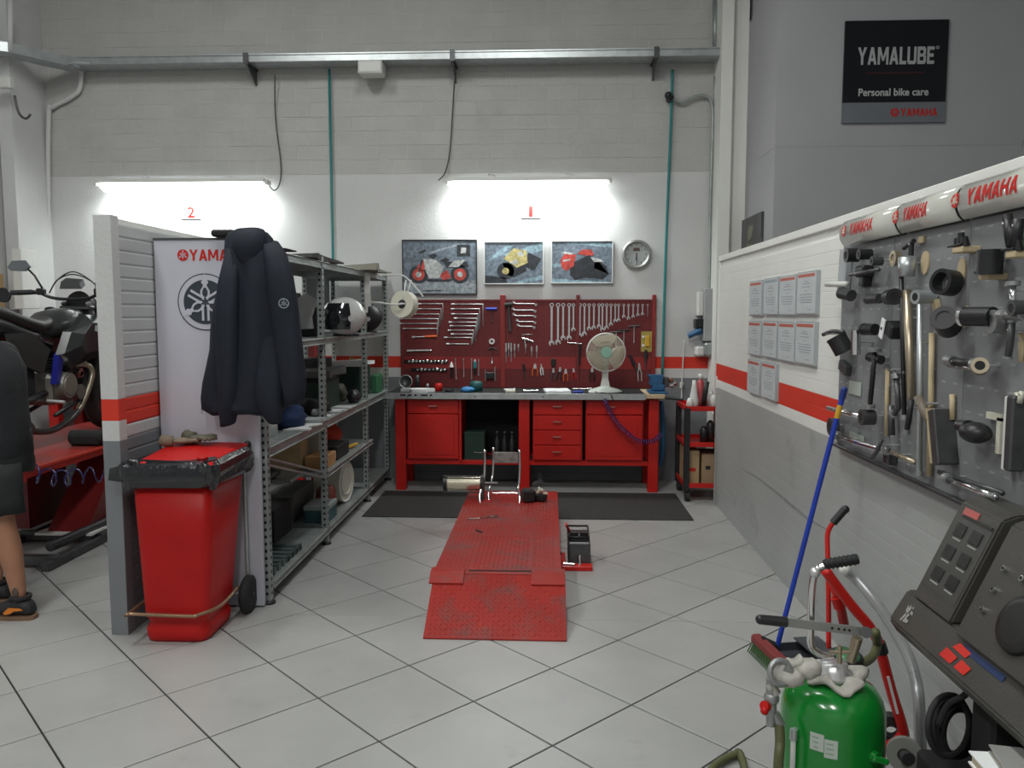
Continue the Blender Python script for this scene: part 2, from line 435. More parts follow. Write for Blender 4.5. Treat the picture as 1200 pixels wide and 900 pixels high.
# slatted booth wall on the left, standing end on to the camera
bx0, bx1, by0, by1, bt = -2.165, -2.085, 3.78, 5.0, 2.055
g = G()
for z0, z1, mi in ((0, .975, 1), (.975, 1.075, 0), (1.075, 1.18, 2), (1.18, bt, 0)):
    g.mi = mi; g.b2(bx0, bx1 - .012, by0, by1, z0, z1)
part_l = struct('wall_left_partition', g, [slat_white, slat_grey, red_band])
i = 0
while (i + 1) * .0655 < bt:
    z0 = i * .0655; z1 = z0 + .0655; zc = (z0 + z1) / 2
    m = booth_grey_shaded if zc < .975 else (red_band if 1.08 < zc < 1.18 else booth_slat_shaded)
    g = G(); pr = [(bx1 - .013, z0 + .0004), (bx1 - .0028, z0 + .0004), (bx1, z0 + .009), (bx1, z1 - .009), (bx1 - .0028, z1 - .0004), (bx1 - .013, z1 - .0004)]
    g.loft([[Vector((a, by0 + .06, b)) for a, b in pr], [Vector((a, by1, b)) for a, b in pr]])
    P('slat', g, m, part_l); i += 1
for z0, z1, m in ((0, .975, grey_wall), (.975, 1.075, white_wall), (1.075, 1.18, red_band), (1.18, bt + .01, white_wall)):
    g = G(); g.b2(bx0 - .004, bx1 + .002, by0 - .012, by0 + .06, z0, z1, bev=.002); P('end_trim', g, m, part_l)

# hall lamps (seen only from elsewhere)
for i, (x, y) in enumerate(BAYS):
    t = T('hall_lamp', 'long white hall lamp hanging high overhead, %s of the four above the floor' % ORD[i], 'lamp', (x, y, 5.5), 'hall lamps')
    g = G(); g.b2(x - .28, x + .28, y - .78, y + .78, 5.46, 5.54, bev=.01); P('housing', g, white_p, t)
    g = G(); g.b2(x - .25, x + .25, y - .75, y + .75, 5.445, 5.455); P('diffuser', g, glow_hi, t)
    for dy in (-.6, .6):
        g = G(); g.cyl((x, y + dy, 5.53), (x, y + dy, ZC), .006, n=6); P('hanger', g, galv, t)
# ------------------------------------------------------------------ BACK WALL SERVICES
# cable tray, with its bend round the left pilaster
t = T('cable_tray', 'long galvanised cable tray running high along the back wall and bending round the left pilaster', 'cable tray', (-1.5, WY - .2, 3.85))
TZ0, TZ1 = 3.855, 3.925
g = G(); g.b2(-4.40, 1.50, WY - .25, WY - .05, TZ0, TZ1, bev=.004); P('trough', g, galv, t)
g = G(); g.b2(-4.40, 1.50, WY - .262, WY - .04, TZ1 - .012, TZ1); P('lid_flange', g, galv, t)
cen = [(-6.1, 6.80), (-5.12, 6.80), (-4.95, 6.83), (-4.72, 6.98), (-4.5, 7.28), (-4.38, 7.44)]
def strip(cen, wd, z0, z1):
    g = G(); L_, Rr = [], []
    for i, c in enumerate(cen):
        a = Vector(cen[max(i - 1, 0)]); b = Vector(cen[min(i + 1, len(cen) - 1)]); d = (b - a).normalized(); nrm = Vector((-d.y, d.x))
        L_.append(Vector(c) + nrm * wd / 2); Rr.append(Vector(c) - nrm * wd / 2)
    rings = [[Vector((l.x, l.y, z0)), Vector((q.x, q.y, z0)), Vector((q.x, q.y, z1)), Vector((l.x, l.y, z1))] for l, q in zip(L_, Rr)]
    g.loft(rings); return g
P('bend_section', strip(cen, .19, TZ0 - .02, TZ1 - .01), galv, t)
g = G(); g.tube([at(78, 76, Y=7.3), at(88, 73, Y=7.3), at(105, 74, Y=7.32)], .006); P('loose_wire', g, steel, t)
for i, (px, Y0) in enumerate(((294, 0), (532, 0), (767, 0))):
    p = at(px, 90, Y=WY - .15)
    g = G(); g.b2(p.x - .02, p.x + .02, WY - .27, WY, TZ0 - .015, TZ0); g.prism([(-.27, 0), (0, 0), (0, -.13), (-.02, -.13)], .012, frame((p.x - .006, WY, TZ0 - .012), (0, 1, 0), (0, 0, 1)))
    g.b2(p.x - .022, p.x + .022, WY - .28, WY - .268, TZ0 - .02, TZ1 + .005)
    P('bracket', g, dark_steel, t)
# junction box under the tray
g = G(); p = at(436, 88, Y=7.42); g.b2(p.x - .11, p.x + .11, 7.33, 7.5, 3.74, 3.855, bev=.01); g.b2(p.x - .10, p.x + .10, 7.325, 7.335, 3.755, 3.84, bev=.003)
t = T('junction_box', 'small pale junction box hanging under the middle of the cable tray', 'junction box', (p.x, 7.42, 3.72))
P('box_body', g, white_p, t)

# pipes
def pipe(name, pts, r, m, label, cat='pipe', n=10, sm=True):
    g = G(); g.tube(smooth_pts(pts) if sm else pts, r, n); return S(name, g, m, label, cat)
pipe('compressed_air_pipe', [(at(386, 90, Y=WY - .06).x, WY - .06, z) for z in (3.84, 2.2, .9)], .012, teal_hose, 'thin teal air pipe dropping from the tray behind the metal shelving', sm=False)
a0 = at(788, 82, Y=WY - .05); a1 = at(780, 300, Y=WY - .05); a2 = at(776, 440, Y=WY - .05)
pipe('compressed_air_pipe', [a0, at(786, 150, Y=WY - .05), a1, a2], .013, teal_hose, 'thin teal air pipe dropping from the tray right of the silver clock')
pipe('cable', [at(322, 88, Y=WY - .1), at(323, 140, Y=WY - .03), at(329, 190, Y=WY - .03), at(328, 214, Y=WY - .04), at(321, 223, Y=WY - .06), at(311, 212, Y=WY - .10)], .006, dark_steel, 'thin grey cable looping down to the left tube lamp', 'cable')
pipe('cable', [at(533, 88, Y=WY - .1), at(531, 120, Y=WY - .03), at(527, 178, Y=WY - .03), at(521, 203, Y=WY - .05), at(514, 211, Y=WY - .10)], .006, dark_steel, 'thin grey cable hanging from the tray bracket to the right tube lamp', 'cable')
pipe('conduit', [at(96, 82, Y=WY - .04), at(93, 105, Y=WY - .04), at(80, 116, Y=WY - .04), at(62, 126, Y=WY - .04), at(57, 142, Y=WY - .04), at(57, 300, Y=WY - .04), at(60, 400, Y=WY - .04), at(62, 460, Y=WY - .04)], .022, white_wall, 'pale painted conduit bending down beside the left pilaster', 'conduit')
pipe('conduit', [at(12, 0, Y=6.93), at(12, 60, Y=6.93)], .022, white_wall, 'short painted conduit above the tray bend on the left pilaster', 'conduit', sm=False)
pipe('wire_loop', [at(17, 112, Y=6.943), at(22, 132, Y=6.943), at(30, 139, Y=6.943), at(36, 134, Y=6.943)], .010, dark_steel, 'thin grey wire loop below the tray bend on the left pilaster', 'cable')
g = G(); p = at(8, 97, Y=6.93); g.b2(p.x - .06, p.x + .05, 6.89, 6.955, p.z - .05, p.z + .05, bev=.008); S('junction_box', g, white_p, 'small white junction box on the left pilaster under the tray', 'junction box')
pipe('conduit', [at(838, 0, Y=WY - .06), at(838, 62, Y=WY - .06)], .024, galv_dull, 'grey steel conduit rising from the tray end at the right pilaster', 'conduit', sm=False)
pipe('conduit', [at(790, 117, Y=WY - .05), at(800, 120, Y=WY - .05), at(815, 113, Y=WY - .05), at(828, 113, Y=WY - .05), at(834, 122, Y=WY - .05), at(835, 150, Y=WY - .05), at(832, 250, Y=WY - .05), at(831, 345, Y=WY - .05)], .014, galv_dull, 'thin curved grey conduit running down to the grey switch box', 'conduit')
pipe('conduit', [at(838, 90, Y=WY - .05), at(838.5, 200, Y=WY - .05), at(837, 345, Y=WY - .05)], .016, galv_dull, 'straight grey conduit at the right pilaster above the switch box', 'conduit')
g = G(); p = at(785, 115, Y=WY - .06); g.cyl((p.x, WY, p.z), (p.x, WY - .1, p.z), .03, n=12); g.sph((p.x - .02, WY - .11, p.z + .01), .035); S('sensor', g, black, 'small black round sensor on the wall below the tray right end', 'sensor')

# tube lamps
def tube_lamp(px0, px1, py, label):
    a = at(px0, py, Y=WY - .14); b = at(px1, py, Y=WY - .14); zt = (a.z + b.z) / 2; x0, x1 = a.x, b.x
    t = T('tube_lamp', label, 'lamp', ((x0 + x1) / 2, WY - .14, zt - .12), 'tube lamps on the back wall')
    g = G()
    pr = [(-.085, -.025), (-.07, .01), (.07, .01), (.085, -.025)]
    g.loft([[Vector((xx, WY - .14 + p, zt + q)) for p, q in pr] for xx in (x0, x1)]); P('housing', g, white_p, t)
    g = G(); k = 9
    arc = [(.082 * math.cos(PI + PI * i / k), -.025 + .075 * math.sin(PI + PI * i / k)) for i in range(k + 1)]
    g.sm = True
    g.loft([[Vector((xx, WY - .14 + p * s, zt + q * s)) for p, q in arc] for xx, s in ((x0 + .02, .75), (x0 + .05, 1), (x1 - .05, 1), (x1 - .02, .75))]); P('diffuser', g, glow, t)
    for fx in (.27, .76):
        xx = x0 + (x1 - x0) * fx
        g = G(); g.b2(xx - .012, xx + .012, WY - .14, WY, zt + .01, zt + .02); g.tube([(xx - .03, WY - .14, zt + .02), (xx - .03, WY - .1, zt + .055), (xx + .03, WY - .1, zt + .04), (xx + .03, WY - .14, zt + .02)], .004, 6); P('hanger', g, steel, t)
    for xx in (x0 - .012, x1 + .012):
        g = G(); g.box((xx, WY - .14, zt - .02), (.03, .12, .05), bev=.008); P('end_cap', g, white_p, t)
    g = G(); g.b2(x0 + .02, x1 - .02, WY - .17, WY - .11, zt + .01, zt + .018); P('cover_plate', g, galv, t)
    area('tube_lamp_light', ((x0 + x1) / 2, WY - .16, zt - .108), x1 - x0 - .12, .10, LAMP_TUBE, (.94, 1, .97), (R(22), 0, 0), 150)
tube_lamp(117, 312, 212, 'long glowing tube lamp on the back wall above the booth and shelving')
tube_lamp(526, 713, 210, 'long glowing tube lamp on the back wall above the three framed pictures')
def plate(px0, px1, py0, py1, num):
    a = at(px0, py0, Y=WY - .10); b = at(px1, py1, Y=WY - .10)
    t = T('number_plate', 'small white plate reading %s, hanging below the tube lamp %s' % (('two', 'over the shelving') if num == '2' else ('one', 'over the framed pictures')), 'sign', ((a.x + b.x) / 2, WY - .10, b.z), 'numbered bay plates')
    g = G(); g.b2(a.x, b.x, WY - .104, WY - .098, b.z, a.z); P('plate', g, white_p, t)
    g = G(); g.b2(a.x - .004, b.x + .004, WY - .112, WY - .096, b.z - .012, b.z + .003); P('bottom_rail', g, dark_steel, t)
    text(num, .07 if num == '2' else .034, .10, frame(((a.x + b.x) / 2, WY - .1042, b.z + .065), (1, 0, 0), (0, 0, 1)), red_text, t, name='numeral', bold=.02)
    for dx in (a.x + .02, b.x - .02):
        g = G(); g.cyl((dx, WY - .1, a.z), (dx, WY - .1, a.z + .16), .0022, n=5); P('wire', g, steel, t)
plate(213, 235, 237, 257, '2'); plate(611, 633, 236, 256, '1')

# framed posters
def flat(g, pts, o, d):
    """polygon in poster coordinates (0..1, 0..1 from lower left)"""
    g.prism([(o[0] + u * o[2], o[1] + v * o[3]) for u, v in pts], d, frame((0, WY, 0), (1, 0, 0), (0, 0, 1)) @ Matrix.Translation((0, 0, 0)))
def ell(cx, cy, rx, ry, n=14, a0=0, a1=2 * PI): return [(cx + rx * math.cos(a0 + (a1 - a0) * i / n), cy + ry * math.sin(a0 + (a1 - a0) * i / n)) for i in range(n)]
pb = M('print_blue_grey', (.13, .16, .20), .45, var=.45, scale=38); pd = M('print_dark', (.025, .028, .035), .45, var=.45, scale=38); pw = M('print_white', (.40, .41, .41), .45, var=.45, scale=38)
pr_ = M('print_red', (.42, .05, .04), .45, var=.45, scale=38); py_ = M('print_yellow', (.45, .38, .16), .45, var=.45, scale=38); pg = M('print_grey', (.25, .28, .31), .45, var=.45, scale=38); pbl = M('print_pale_blue', (.22, .32, .38), .45, var=.45, scale=38)
def poster(px0, py0, px1, py1, frame_m, back, label, layers, fw=.012):
    a = at(px0, py0, Y=WY - .03); b = at(px1, py1, Y=WY - .03); w_, h_ = b.x - a.x, a.z - b.z
    t = T('framed_poster', label, 'picture', ((a.x + b.x) / 2, WY - .015, b.z), 'framed racing pictures above the pegboard')
    g = G(); g.b2(a.x, b.x, WY - .028, WY - .0, b.z, a.z)
    P('backing', g, back, t)
    g = G()
    for q in ((a.x, b.x, b.z, b.z + fw), (a.x, b.x, a.z - fw, a.z), (a.x, a.x + fw, b.z + fw, a.z - fw), (b.x - fw, b.x, b.z + fw, a.z - fw)):
        g.b2(q[0], q[1], WY - .036, WY - .001, q[2], q[3])
    P('frame', g, frame_m, t)
    for k, (nm, m, polys) in enumerate(layers):
        g = G()
        for pts in polys: flat(g, pts, (a.x + fw, b.z + fw, w_ - 2 * fw, h_ - 2 * fw), .0284 + .0004 * k)
        P(nm, g, m, t)
    return t
wheel = lambda x, y, r: ell(x, y, r, r * 1.35)
poster(471, 281, 559, 345, black, pb, 'black framed poster of a parked white and red racing motorcycle', [
    ('print_ground', pg, [[(0, 0), (1, 0), (1, .25), (0, .22)], [(.35, .75), (.75, .9), (.8, .95), (.4, .8)]]),
    ('print_dark_shapes', pd, [wheel(.21, .36, .13), wheel(.78, .36, .13), [(.74, .7), (.92, .7), (.92, .92), (.74, .92)], [(.3, .27), (.7, .27), (.62, .22), (.35, .22)], [(.55, .6), (.88, .6), (.9, .5), (.6, .48)], [(.26, .04), (.52, .045), (.52, .065), (.26, .06)]]),
    ('print_red_shapes', pr_, [wheel(.21, .36, .085), wheel(.78, .36, .085), [(.18, .5), (.3, .66), (.34, .5), (.26, .42)], [(.5, .35), (.6, .45), (.66, .3), (.55, .25)]]),
    ('print_dark_details', pd, [[(.32, .56), (.44, .55), (.44, .52), (.33, .52)], [(.33, .42), (.45, .42), (.45, .40), (.34, .40)], [(.34, .72), (.44, .76), (.47, .70), (.40, .66)], [(.22, .78), (.30, .84), (.32, .8), (.24, .75)], [(.28, .64), (.22, .40), (.20, .38), (.25, .64)], [(.5, .62), (.58, .58), (.64, .64), (.58, .68)]]),
    ('print_white_shapes', pw, [[(.28, .66), (.45, .64), (.56, .5), (.5, .3), (.36, .28), (.3, .45)], [(.62, .5), (.7, .62), (.86, .64), (.76, .5)], wheel(.21, .36, .04), wheel(.78, .36, .04), [(.79, .76), (.86, .76), (.87, .86), (.80, .87)]])], .009)
poster(567, 283, 637, 333, white_p, pb, 'pale framed picture of a yellow racing motorcycle leaning over', [
    ('print_pale_streaks', pbl, [[(.3, .7), (1, 1), (1, .8), (.5, .6)], [(.55, .05), (1, .2), (1, .1), (.6, 0)], [(.0, .5), (.2, .75), (.35, .9), (.5, .93), (.3, .7)]]),
    ('print_dark_shapes', pd, [wheel(.36, .3, .15), [(.3, .5), (.7, .55), (.72, .3), (.5, .15), (.4, .2)], [(.75, .75), (.98, .6), (.85, .3), (.7, .4)], [(0, 0), (.4, .02), (.35, .14), (0, .2)]]),
    ('print_yellow_shapes', py_, [[(.32, .6), (.5, .85), (.72, .8), (.74, .5), (.55, .38), (.45, .5)], wheel(.36, .3, .06)]),
    ('print_white_shapes', pw, [[(.42, .5), (.55, .6), (.58, .45)], wheel(.62, .72, .05)])], .008)
poster(646, 282, 718, 332, white_p, pb, 'pale framed picture of a red racing motorcycle seen in a corner', [
    ('print_pale_streaks', pbl, [[(0, .45), (.35, .5), (.35, .42), (0, .36)], [(0, .1), (.9, .02), (1, 0), (0, 0)], [(.2, .95), (1, .85), (1, .95), (.3, 1)]]),
    ('print_dark_shapes', pd, [[(.3, .45), (.62, .68), (.78, .5), (.95, .2), (.85, .08), (.55, .12), (.38, .05), (.3, .2)], [(.72, .6), (.9, .4), (.95, .2), (.7, .35)]]),
    ('print_red_shapes', pr_, [[(.14, .55), (.22, .72), (.4, .68), (.36, .4), (.24, .28), (.16, .38)], [(.42, .7), (.5, .8), (.66, .8), (.7, .66), (.55, .66)]]),
    ('print_white_shapes', pw, [[(.16, .72), (.2, .76), (.34, .72), (.34, .68), (.2, .7)], [(.64, .62), (.82, .56), (.86, .5), (.7, .5)], [(.18, .55), (.3, .58), (.3, .54), (.18, .5)]])], .008)
# small dark picture on the office side wall
a = at(867, 246, X=1.72); b = at(890, 293, X=1.72)
g = G(); g.b2(1.728, 1.75, min(a.y, b.y), max(a.y, b.y), 2.10, 2.42); t = T('small_picture', 'small dark picture hanging on the side of the office block', 'picture', (1.74, (a.y + b.y) / 2, 2.10))
P('picture_panel', g, dark_steel, t)
g = G(); fx = frame((1.7279, (a.y + b.y) / 2, 2.26), (0, -1, 0), (0, 0, 1)); g.prism([(-.09, .02), (-.03, .09), (.06, .07), (.12, .1), (.05, -.02), (-.05, -.05)], .001, fx); g.prism([(-.12, -.1), (.1, -.12), (.08, -.08), (-.1, -.06)], .001, fx); P('printed_shapes', g, M('print_olive', (.2, .2, .14), .5), t)
# clock
c = at(746, 298, Y=WY - .03); t = T('wall_clock', 'round silver rimmed wall clock right of the framed pictures', 'clock', (c.x, WY - .03, c.z - .14))
cf = frame((c.x, WY, c.z), (1, 0, 0), (0, 0, 1))
g = G(); g.lathe([(.0, 0), (.13, 0), (.138, .015), (.138, .03), (.125, .045), (.108, .042), (.105, .022), (0, .022)], 32, cf); P('rim', g, M('brushed_rim', (.42, .42, .41), .3, .7), t)
g = G(); g.lathe([(0, .0222), (.104, .0222), (.104, .024), (0, .024)], 32, cf, sm=False); P('clock_face', g, M('clock_face', (.36, .38, .38), .4), t)
for k in range(12):
    g = G(); A = cf @ Matrix.Rotation(R(30 * k), 4, 'Z'); g.prism([(-.003, .082), (.003, .082), (.003, .097), (-.003, .097)], .0255, A, .024); P('hour_mark', g, black, t)
g = G(); g.prism([(-.004, -.01), (.004, -.01), (.003, .055), (-.003, .055)], .028, cf @ Matrix.Rotation(R(176), 4, 'Z'), .026); P('hour_hand', g, black, t)
g = G(); g.prism([(-.003, -.015), (.003, -.015), (.002, .08), (-.002, .08)], .030, cf @ Matrix.Rotation(R(183), 4, 'Z'), .0285); P('minute_hand', g, black, t)
g = G(); g.prism([(-.032, .03), (.032, .03), (.028, .06), (-.028, .06)], .0252, cf, .024); P('printed_badge', g, M('print_brown', (.10, .06, .04), .5), t)
# switch box at right
t = T('switch_box', 'tall grey electrical switch box at the foot of the wall conduits', 'electrical box', (1.43, WY - .1, 1.35))
a = at(825, 338, Y=WY - .12); b = at(838, 415, Y=WY - .12)
g = G(); g.b2(a.x, b.x + .02, WY - .16, WY, b.z + .12, a.z, bev=.008); P('box_body', g, M('box_grey', (.33, .34, .35), .5), t)
g = G(); g.b2(a.x - .05, a.x, WY - .12, WY, a.z - .25, a.z - .03, bev=.006); P('side_socket', g, white_p, t)
g = G(); g.b2(a.x - .07, a.x, WY - .13, WY, a.z - .36, a.z - .28, bev=.006); P('plug_socket', g, black, t)
g = G(); g.cyl((a.x - .13, WY - .08, a.z - .44), (a.x - .01, WY - .1, a.z - .38), .028); g.cyl((a.x - .04, WY - .08, a.z - .36), (a.x - .01, WY - .08, a.z - .42), .03); P('plug', g, blue_vise, t)
g = G(); g.b2(a.x + .01, b.x + .0, WY - .17, WY, b.z - .02, b.z + .11, bev=.02); P('lower_box', g, galv_dull, t)
g = G(); g.b2(a.x - .06, a.x + .02, WY - .12, WY, b.z - .02, b.z + .07, bev=.015); P('lower_socket', g, white_p, t)
g = G(); g.b2(b.x - .02, b.x + .035, WY - .18, WY - .12, a.z - .12, a.z - .09, bev=.004); P('red_knob', g, orange, t)
for px, py in ((800, 425), (791, 430)):
    pass
g = G(); g.tube(smooth_pts([at(802, 398, Y=WY - .05), at(800, 430, Y=WY - .04), at(799, 452, Y=WY - .05), at(798, 470, Y=WY - .06), at(792, 487, Y=WY - .08)]), .006, 6); g.cyl(at(799, 448, Y=WY - .05), at(798, 455, Y=WY - .05), .02, .012, n=8)
S('thin_cable', g, white_p, 'thin white cord with small plug hanging on the grey band', 'cord')

# ------------------------------------------------------------------ WORKBENCHES
def bench(dx, label, plabel, main=True):
    BF = 7.02
    x0, x1 = -1.445 + dx, 1.0 + dx
    t = T('workbench', label, 'workbench', ((x0 + x1) / 2, 7.3, 0), 'red workbenches')
    g = G(); g.b2(x0, (.855 + dx), BF + .004, WY - .045, .852, .886, bev=.003); P('worktop_mat', g, black_matte, t)
    g = G(); g.b2(x0, .855 + dx, BF - .006, BF + .004, .835, .89, bev=.002); g.b2(x0 - .004, x0, BF - .006, WY - .045, .835, .89); P('front_edging', g, galv, t)
    for k in range(4):
        xx = x0 + .2 + k * .6; g = G(); g.cyl((xx, BF - .009, .862), (xx, BF - .006, .862), .007, n=8); P('edge_screw', g, dark_steel, t)
    g = G(); g.b2(.855 + dx, x1 + .02, BF - .02, WY - .1, .85, .888, bev=.003); P('vise_board', g, wood, t)
    for lx0, lx1 in ((-1.372 + dx, -1.28 + dx), (-.262 + dx, -.165 + dx), (.89 + dx, .98 + dx)):
        for y0 in (BF + .06, WY - .14):
            g = G(); g.b2(lx0, lx1, y0, y0 + .08, 0, .835, bev=.004); P('leg', g, red_paint, t)
    for y0 in (BF + .075, WY - .13):
        g = G(); g.b2(-1.28 + dx, -.262 + dx, y0, y0 + .04, .235, .275, bev=.003); P('lower_rail', g, red_paint, t)
        g = G(); g.b2(-.165 + dx, .89 + dx, y0, y0 + .04, .235, .275, bev=.003); P('lower_rail', g, red_paint, t)
    g = G(); g.b2(-1.28 + dx, -.262 + dx, BF + .11, WY - .1, .24, .262); P('lower_shelf', g, dark_steel, t)
    g = G(); g.b2(-.165 + dx, .89 + dx, BF + .11, WY - .1, .24, .262); P('lower_shelf', g, dark_steel, t)
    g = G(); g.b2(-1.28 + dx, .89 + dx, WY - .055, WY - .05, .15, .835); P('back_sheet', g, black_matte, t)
    if not main: return t
    # cabinets hang under the top, inside the bench frame
    FY = BF + .06
    def handle(cx, cz, par, wd=.075):
        g = G(); g.b2(cx - wd / 2, cx + wd / 2, FY - .03, FY - .018, cz - .006, cz + .006, bev=.002); g.b2(cx - wd / 2, cx - wd / 2 + .008, FY - .02, FY, cz - .006, cz + .006); g.b2(cx + wd / 2 - .008, cx + wd / 2, FY - .02, FY, cz - .006, cz + .006)
        P('handle', g, M('handle_steel', (.5, .22, .2), .3, .6), par)
    def front(nm, xa, xb, za, zb, cab, h=None, panel=True):
        g = G(); g.b2(xa, xb, FY - .006, FY + .012, za, zb, bev=.003)
        if panel: g.b2(xa + .04, xb - .04, FY - .010, FY - .004, za + .035, zb - .035, bev=.003)
        d = P(nm, g, red_paint, cab)
        if h: handle(h[0], h[1], d)
        return d
    def cabinet(xa, xb, lab):
        cb = T('cabinet_unit', lab, 'cabinet', ((xa + xb) / 2, 7.3, .275), 'cabinets hung in the workbench')
        g = G()
        for q in ((xa, xa + .012, FY + .012, WY - .12, .276, .832), (xb - .012, xb, FY + .012, WY - .12, .276, .832), (xa + .012, xb - .012, WY - .14, WY - .12, .276, .832), (xa + .012, xb - .012, FY + .012, WY - .14, .276, .29), (xa + .012, xb - .012, FY + .012, WY - .14, .82, .832)):
            g.b2(*q)
        P('body', g, red_paint, cb); return cb
    xa, xb = -1.262, -.775
    cb = cabinet(xa, xb, 'red bench cabinet at the left end with one drawer over a door')
    g = G(); g.b2(xb - .02, xb + .0, FY - .008, FY + .012, .276, .832); P('side_stile', g, red_paint, cb)
    front('drawer', xa + .01, xb - .025, .70, .825, cb, (xa + .235, .768), False)
    front('door', xa + .01, xb - .025, .29, .693, cb, None, True)
    xa, xb = -.135, .305
    cb = cabinet(xa, xb, 'red bench cabinet in the middle with a stack of four drawers')
    for k in range(4):
        z1 = .825 - k * .136; front('drawer', xa + .01, xb - .012, z1 - .13, z1, cb, (xa + .215, z1 - .055), False)
    xa, xb = .335, .845
    cb = cabinet(xa, xb, 'red bench cabinet at the right end beside the vise leg')
    front('drawer', xa + .01, xb - .012, .70, .825, cb, (xa + .22, .768), False)
    front('door', xa + .01, xb - .012, .29, .693, cb, None, True)
    # things under the bench
    b = T('green_box', 'dark green metal box on the low shelf in the bench opening', 'box', (-.665, 7.25, .263))
    g = G(); g.b2(-.755, -.57, 7.12, 7.4, .263, .52, bev=.006); P('box_body', g, green_dark, b)
    g = G(); g.b2(-.758, -.567, 7.117, 7.403, .50, .525, bev=.004); P('box_lid', g, green_dark, b)
    for k, xx in enumerate((-.47, -.40, -.33)):
        b = T('black_bottle', 'black bottle in the bench opening, %s from the green box' % ORD[k], 'bottle', (xx, 7.3, .263), 'black bottles under the bench')
        cf = Matrix.Translation((xx, 7.3 - .01 * k, .263)); g = G(); g.lathe([(0, 0), (.031, 0), (.033, .02), (.033, .16), (.012, .2), (.012, .22), (0, .22)], 14, cf); P('bottle_body', g, black, b)
        g = G(); g.lathe([(0, .22), (.015, .22), (.015, .25), (0, .25)], 12, cf); P('cap', g, dark_steel, b)
    return t
bench(0, 'long red steel workbench with grey edged top under the racing pictures', 0)
bench(-3.2, 'second red workbench far left behind the raised motorcycle, mostly hidden', 0, False)

# pegboards
def pegboard(dx, label):
    x0, x1, z0, z1 = -1.385 + dx, .985 + dx, .89, 1.72
    t = T('pegboard', label, 'pegboard', ((x0 + x1) / 2, WY - .03, .89), 'red tool pegboards')
    xs = [x0, x0 + .955, x0 + 1.66, x1]
    for k in range(3):
        g = G(); g.b2(xs[k] + .012, xs[k + 1] - .012, WY - .05, WY - .044, z0, z1)
        P('panel', g, red_board, t)
    for k, xx in enumerate((x0, x0 + .955, x0 + 1.66, x1 - .0)):
        g = G(); g.b2(xx - (.024 if k == 1 else .016), xx + (.024 if k == 1 else .016), WY - .062, WY, z0 - .0, z1 + .045, bev=.003); P('upright', g, M('upright_red', (.24, .022, .02), .4) if k in (1, 3) else red_board, t)
    g = G(); g.b2(x0, x1, WY - .056, WY - .0435, z1 - .014, z1 + .002); P('top_edge', g, red_board, t)
    g = G(); g.b2(x0 + .018, x1 - .018, WY - .0506, WY - .04, 1.07, 1.185)
    P('red_strip', g, M('strip_red', (.27, .02, .02), .4), t)
    # punched holes, too small to pick apart: one part
    g = G()
    for r_ in range(13):
        for c_ in range(38):
            hx = x0 + .05 + c_ * .0615; hz = z0 + .04 + r_ * .064
            if hx < x1 - .03: g.b2(hx - .004, hx + .004, WY - .0503, WY - .0499, hz - .004, hz + .004)
    P('peg_holes', g, black_matte, t, kind='stuff')
    return t
pegboard(0, 'dark red tool pegboard full of spanners above the main workbench')
pegboard(-3.2, 'dark red tool pegboard on the far left wall behind the motorcycle')

# hand tools, hung 4 mm off the panel face
TY = WY - .052
def spanner(L, jaw=.5, n=12):
    """combination spanner hanging from its ring: ring at the origin, open jaw at -L"""
    s = .62 + L * 2.5; g = G(); r = .0135 * s
    g.annulus((0, -.005, 0), (0, 1, 0), r * .6, r, .007, n)
    w_ = r * .46
    g.loft([[Vector((-w_, -.008, -r * .9)), Vector((w_, -.008, -r * .9)), Vector((w_, -.002, -r * .9)), Vector((-w_, -.002, -r * .9))],
            [Vector((-w_ * .9, -.008, -L + r)), Vector((w_ * .9, -.008, -L + r)), Vector((w_ * .9, -.002, -L + r)), Vector((-w_ * .9, -.002, -L + r))]])
    q = r * 1.25; Mx = frame((0, -.001, -L), (1, 0, 0), (0, 0, 1)) @ Matrix.Rotation(R(15), 4, 'Z')
    g.prism([(-q * .5, q), (q * .5, q), (q, .25 * q), (q * .95, -.7 * q), (q * .5, -q * .9), (q * .42, 0), (-q * .42, 0), (-q * .5, -q * .9), (-q * .95, -.7 * q), (-q, .25 * q)], .008, Mx)
    g.cyl((0, 0.004, 0), (0, -.016, 0.0), .0022, n=6)
    return g
def hang(name, g, m, pos, label, cat, group=None, rot=None):
    me = mesh_of(g, m, name); 
    if rot: me.transform(Matrix.Rotation(rot, 4, 'Y'))
    o = bpy.data.objects.new(name, me); C.objects.link(o); o.location = pos
    return setp(o, label, cat, group)
# the big graded row of combination spanners
row = [(646.5, 402), (654, 401), (660, 396), (667, 396), (672, 386), (679.5, 393), (685, 391), (690.5, 385), (696, 384), (702, 382.5), (706, 386), (711, 384), (716, 380), (721, 376), (725, 375), (731, 371), (736.5, 373), (742, 371), (747.5, 369), (753, 368)]
for k, (px, py) in enumerate(row):
    a = at(px, 357.5, Y=TY); b = at(px, py, Y=TY); L = a.z - b.z
    hang('combination_spanner', spanner(L), steel, (a.x, TY, a.z), 'steel combination spanner hanging %s from the left in the long graded row' % ORD[k], 'spanner', 'graded spanner row on the pegboard')
a = at(759, 358, Y=TY); g = G(); g.cyl((0, -.004, 0), (0, -.004, -.10), .002, n=6); g.ring((0, -.004, .005), (0, 1, 0), .006, .002, 10, 5)
hang('hook_pick', g, steel, (a.x, TY, a.z), 'thin steel pick hanging at the right end of the spanner row', 'pick')
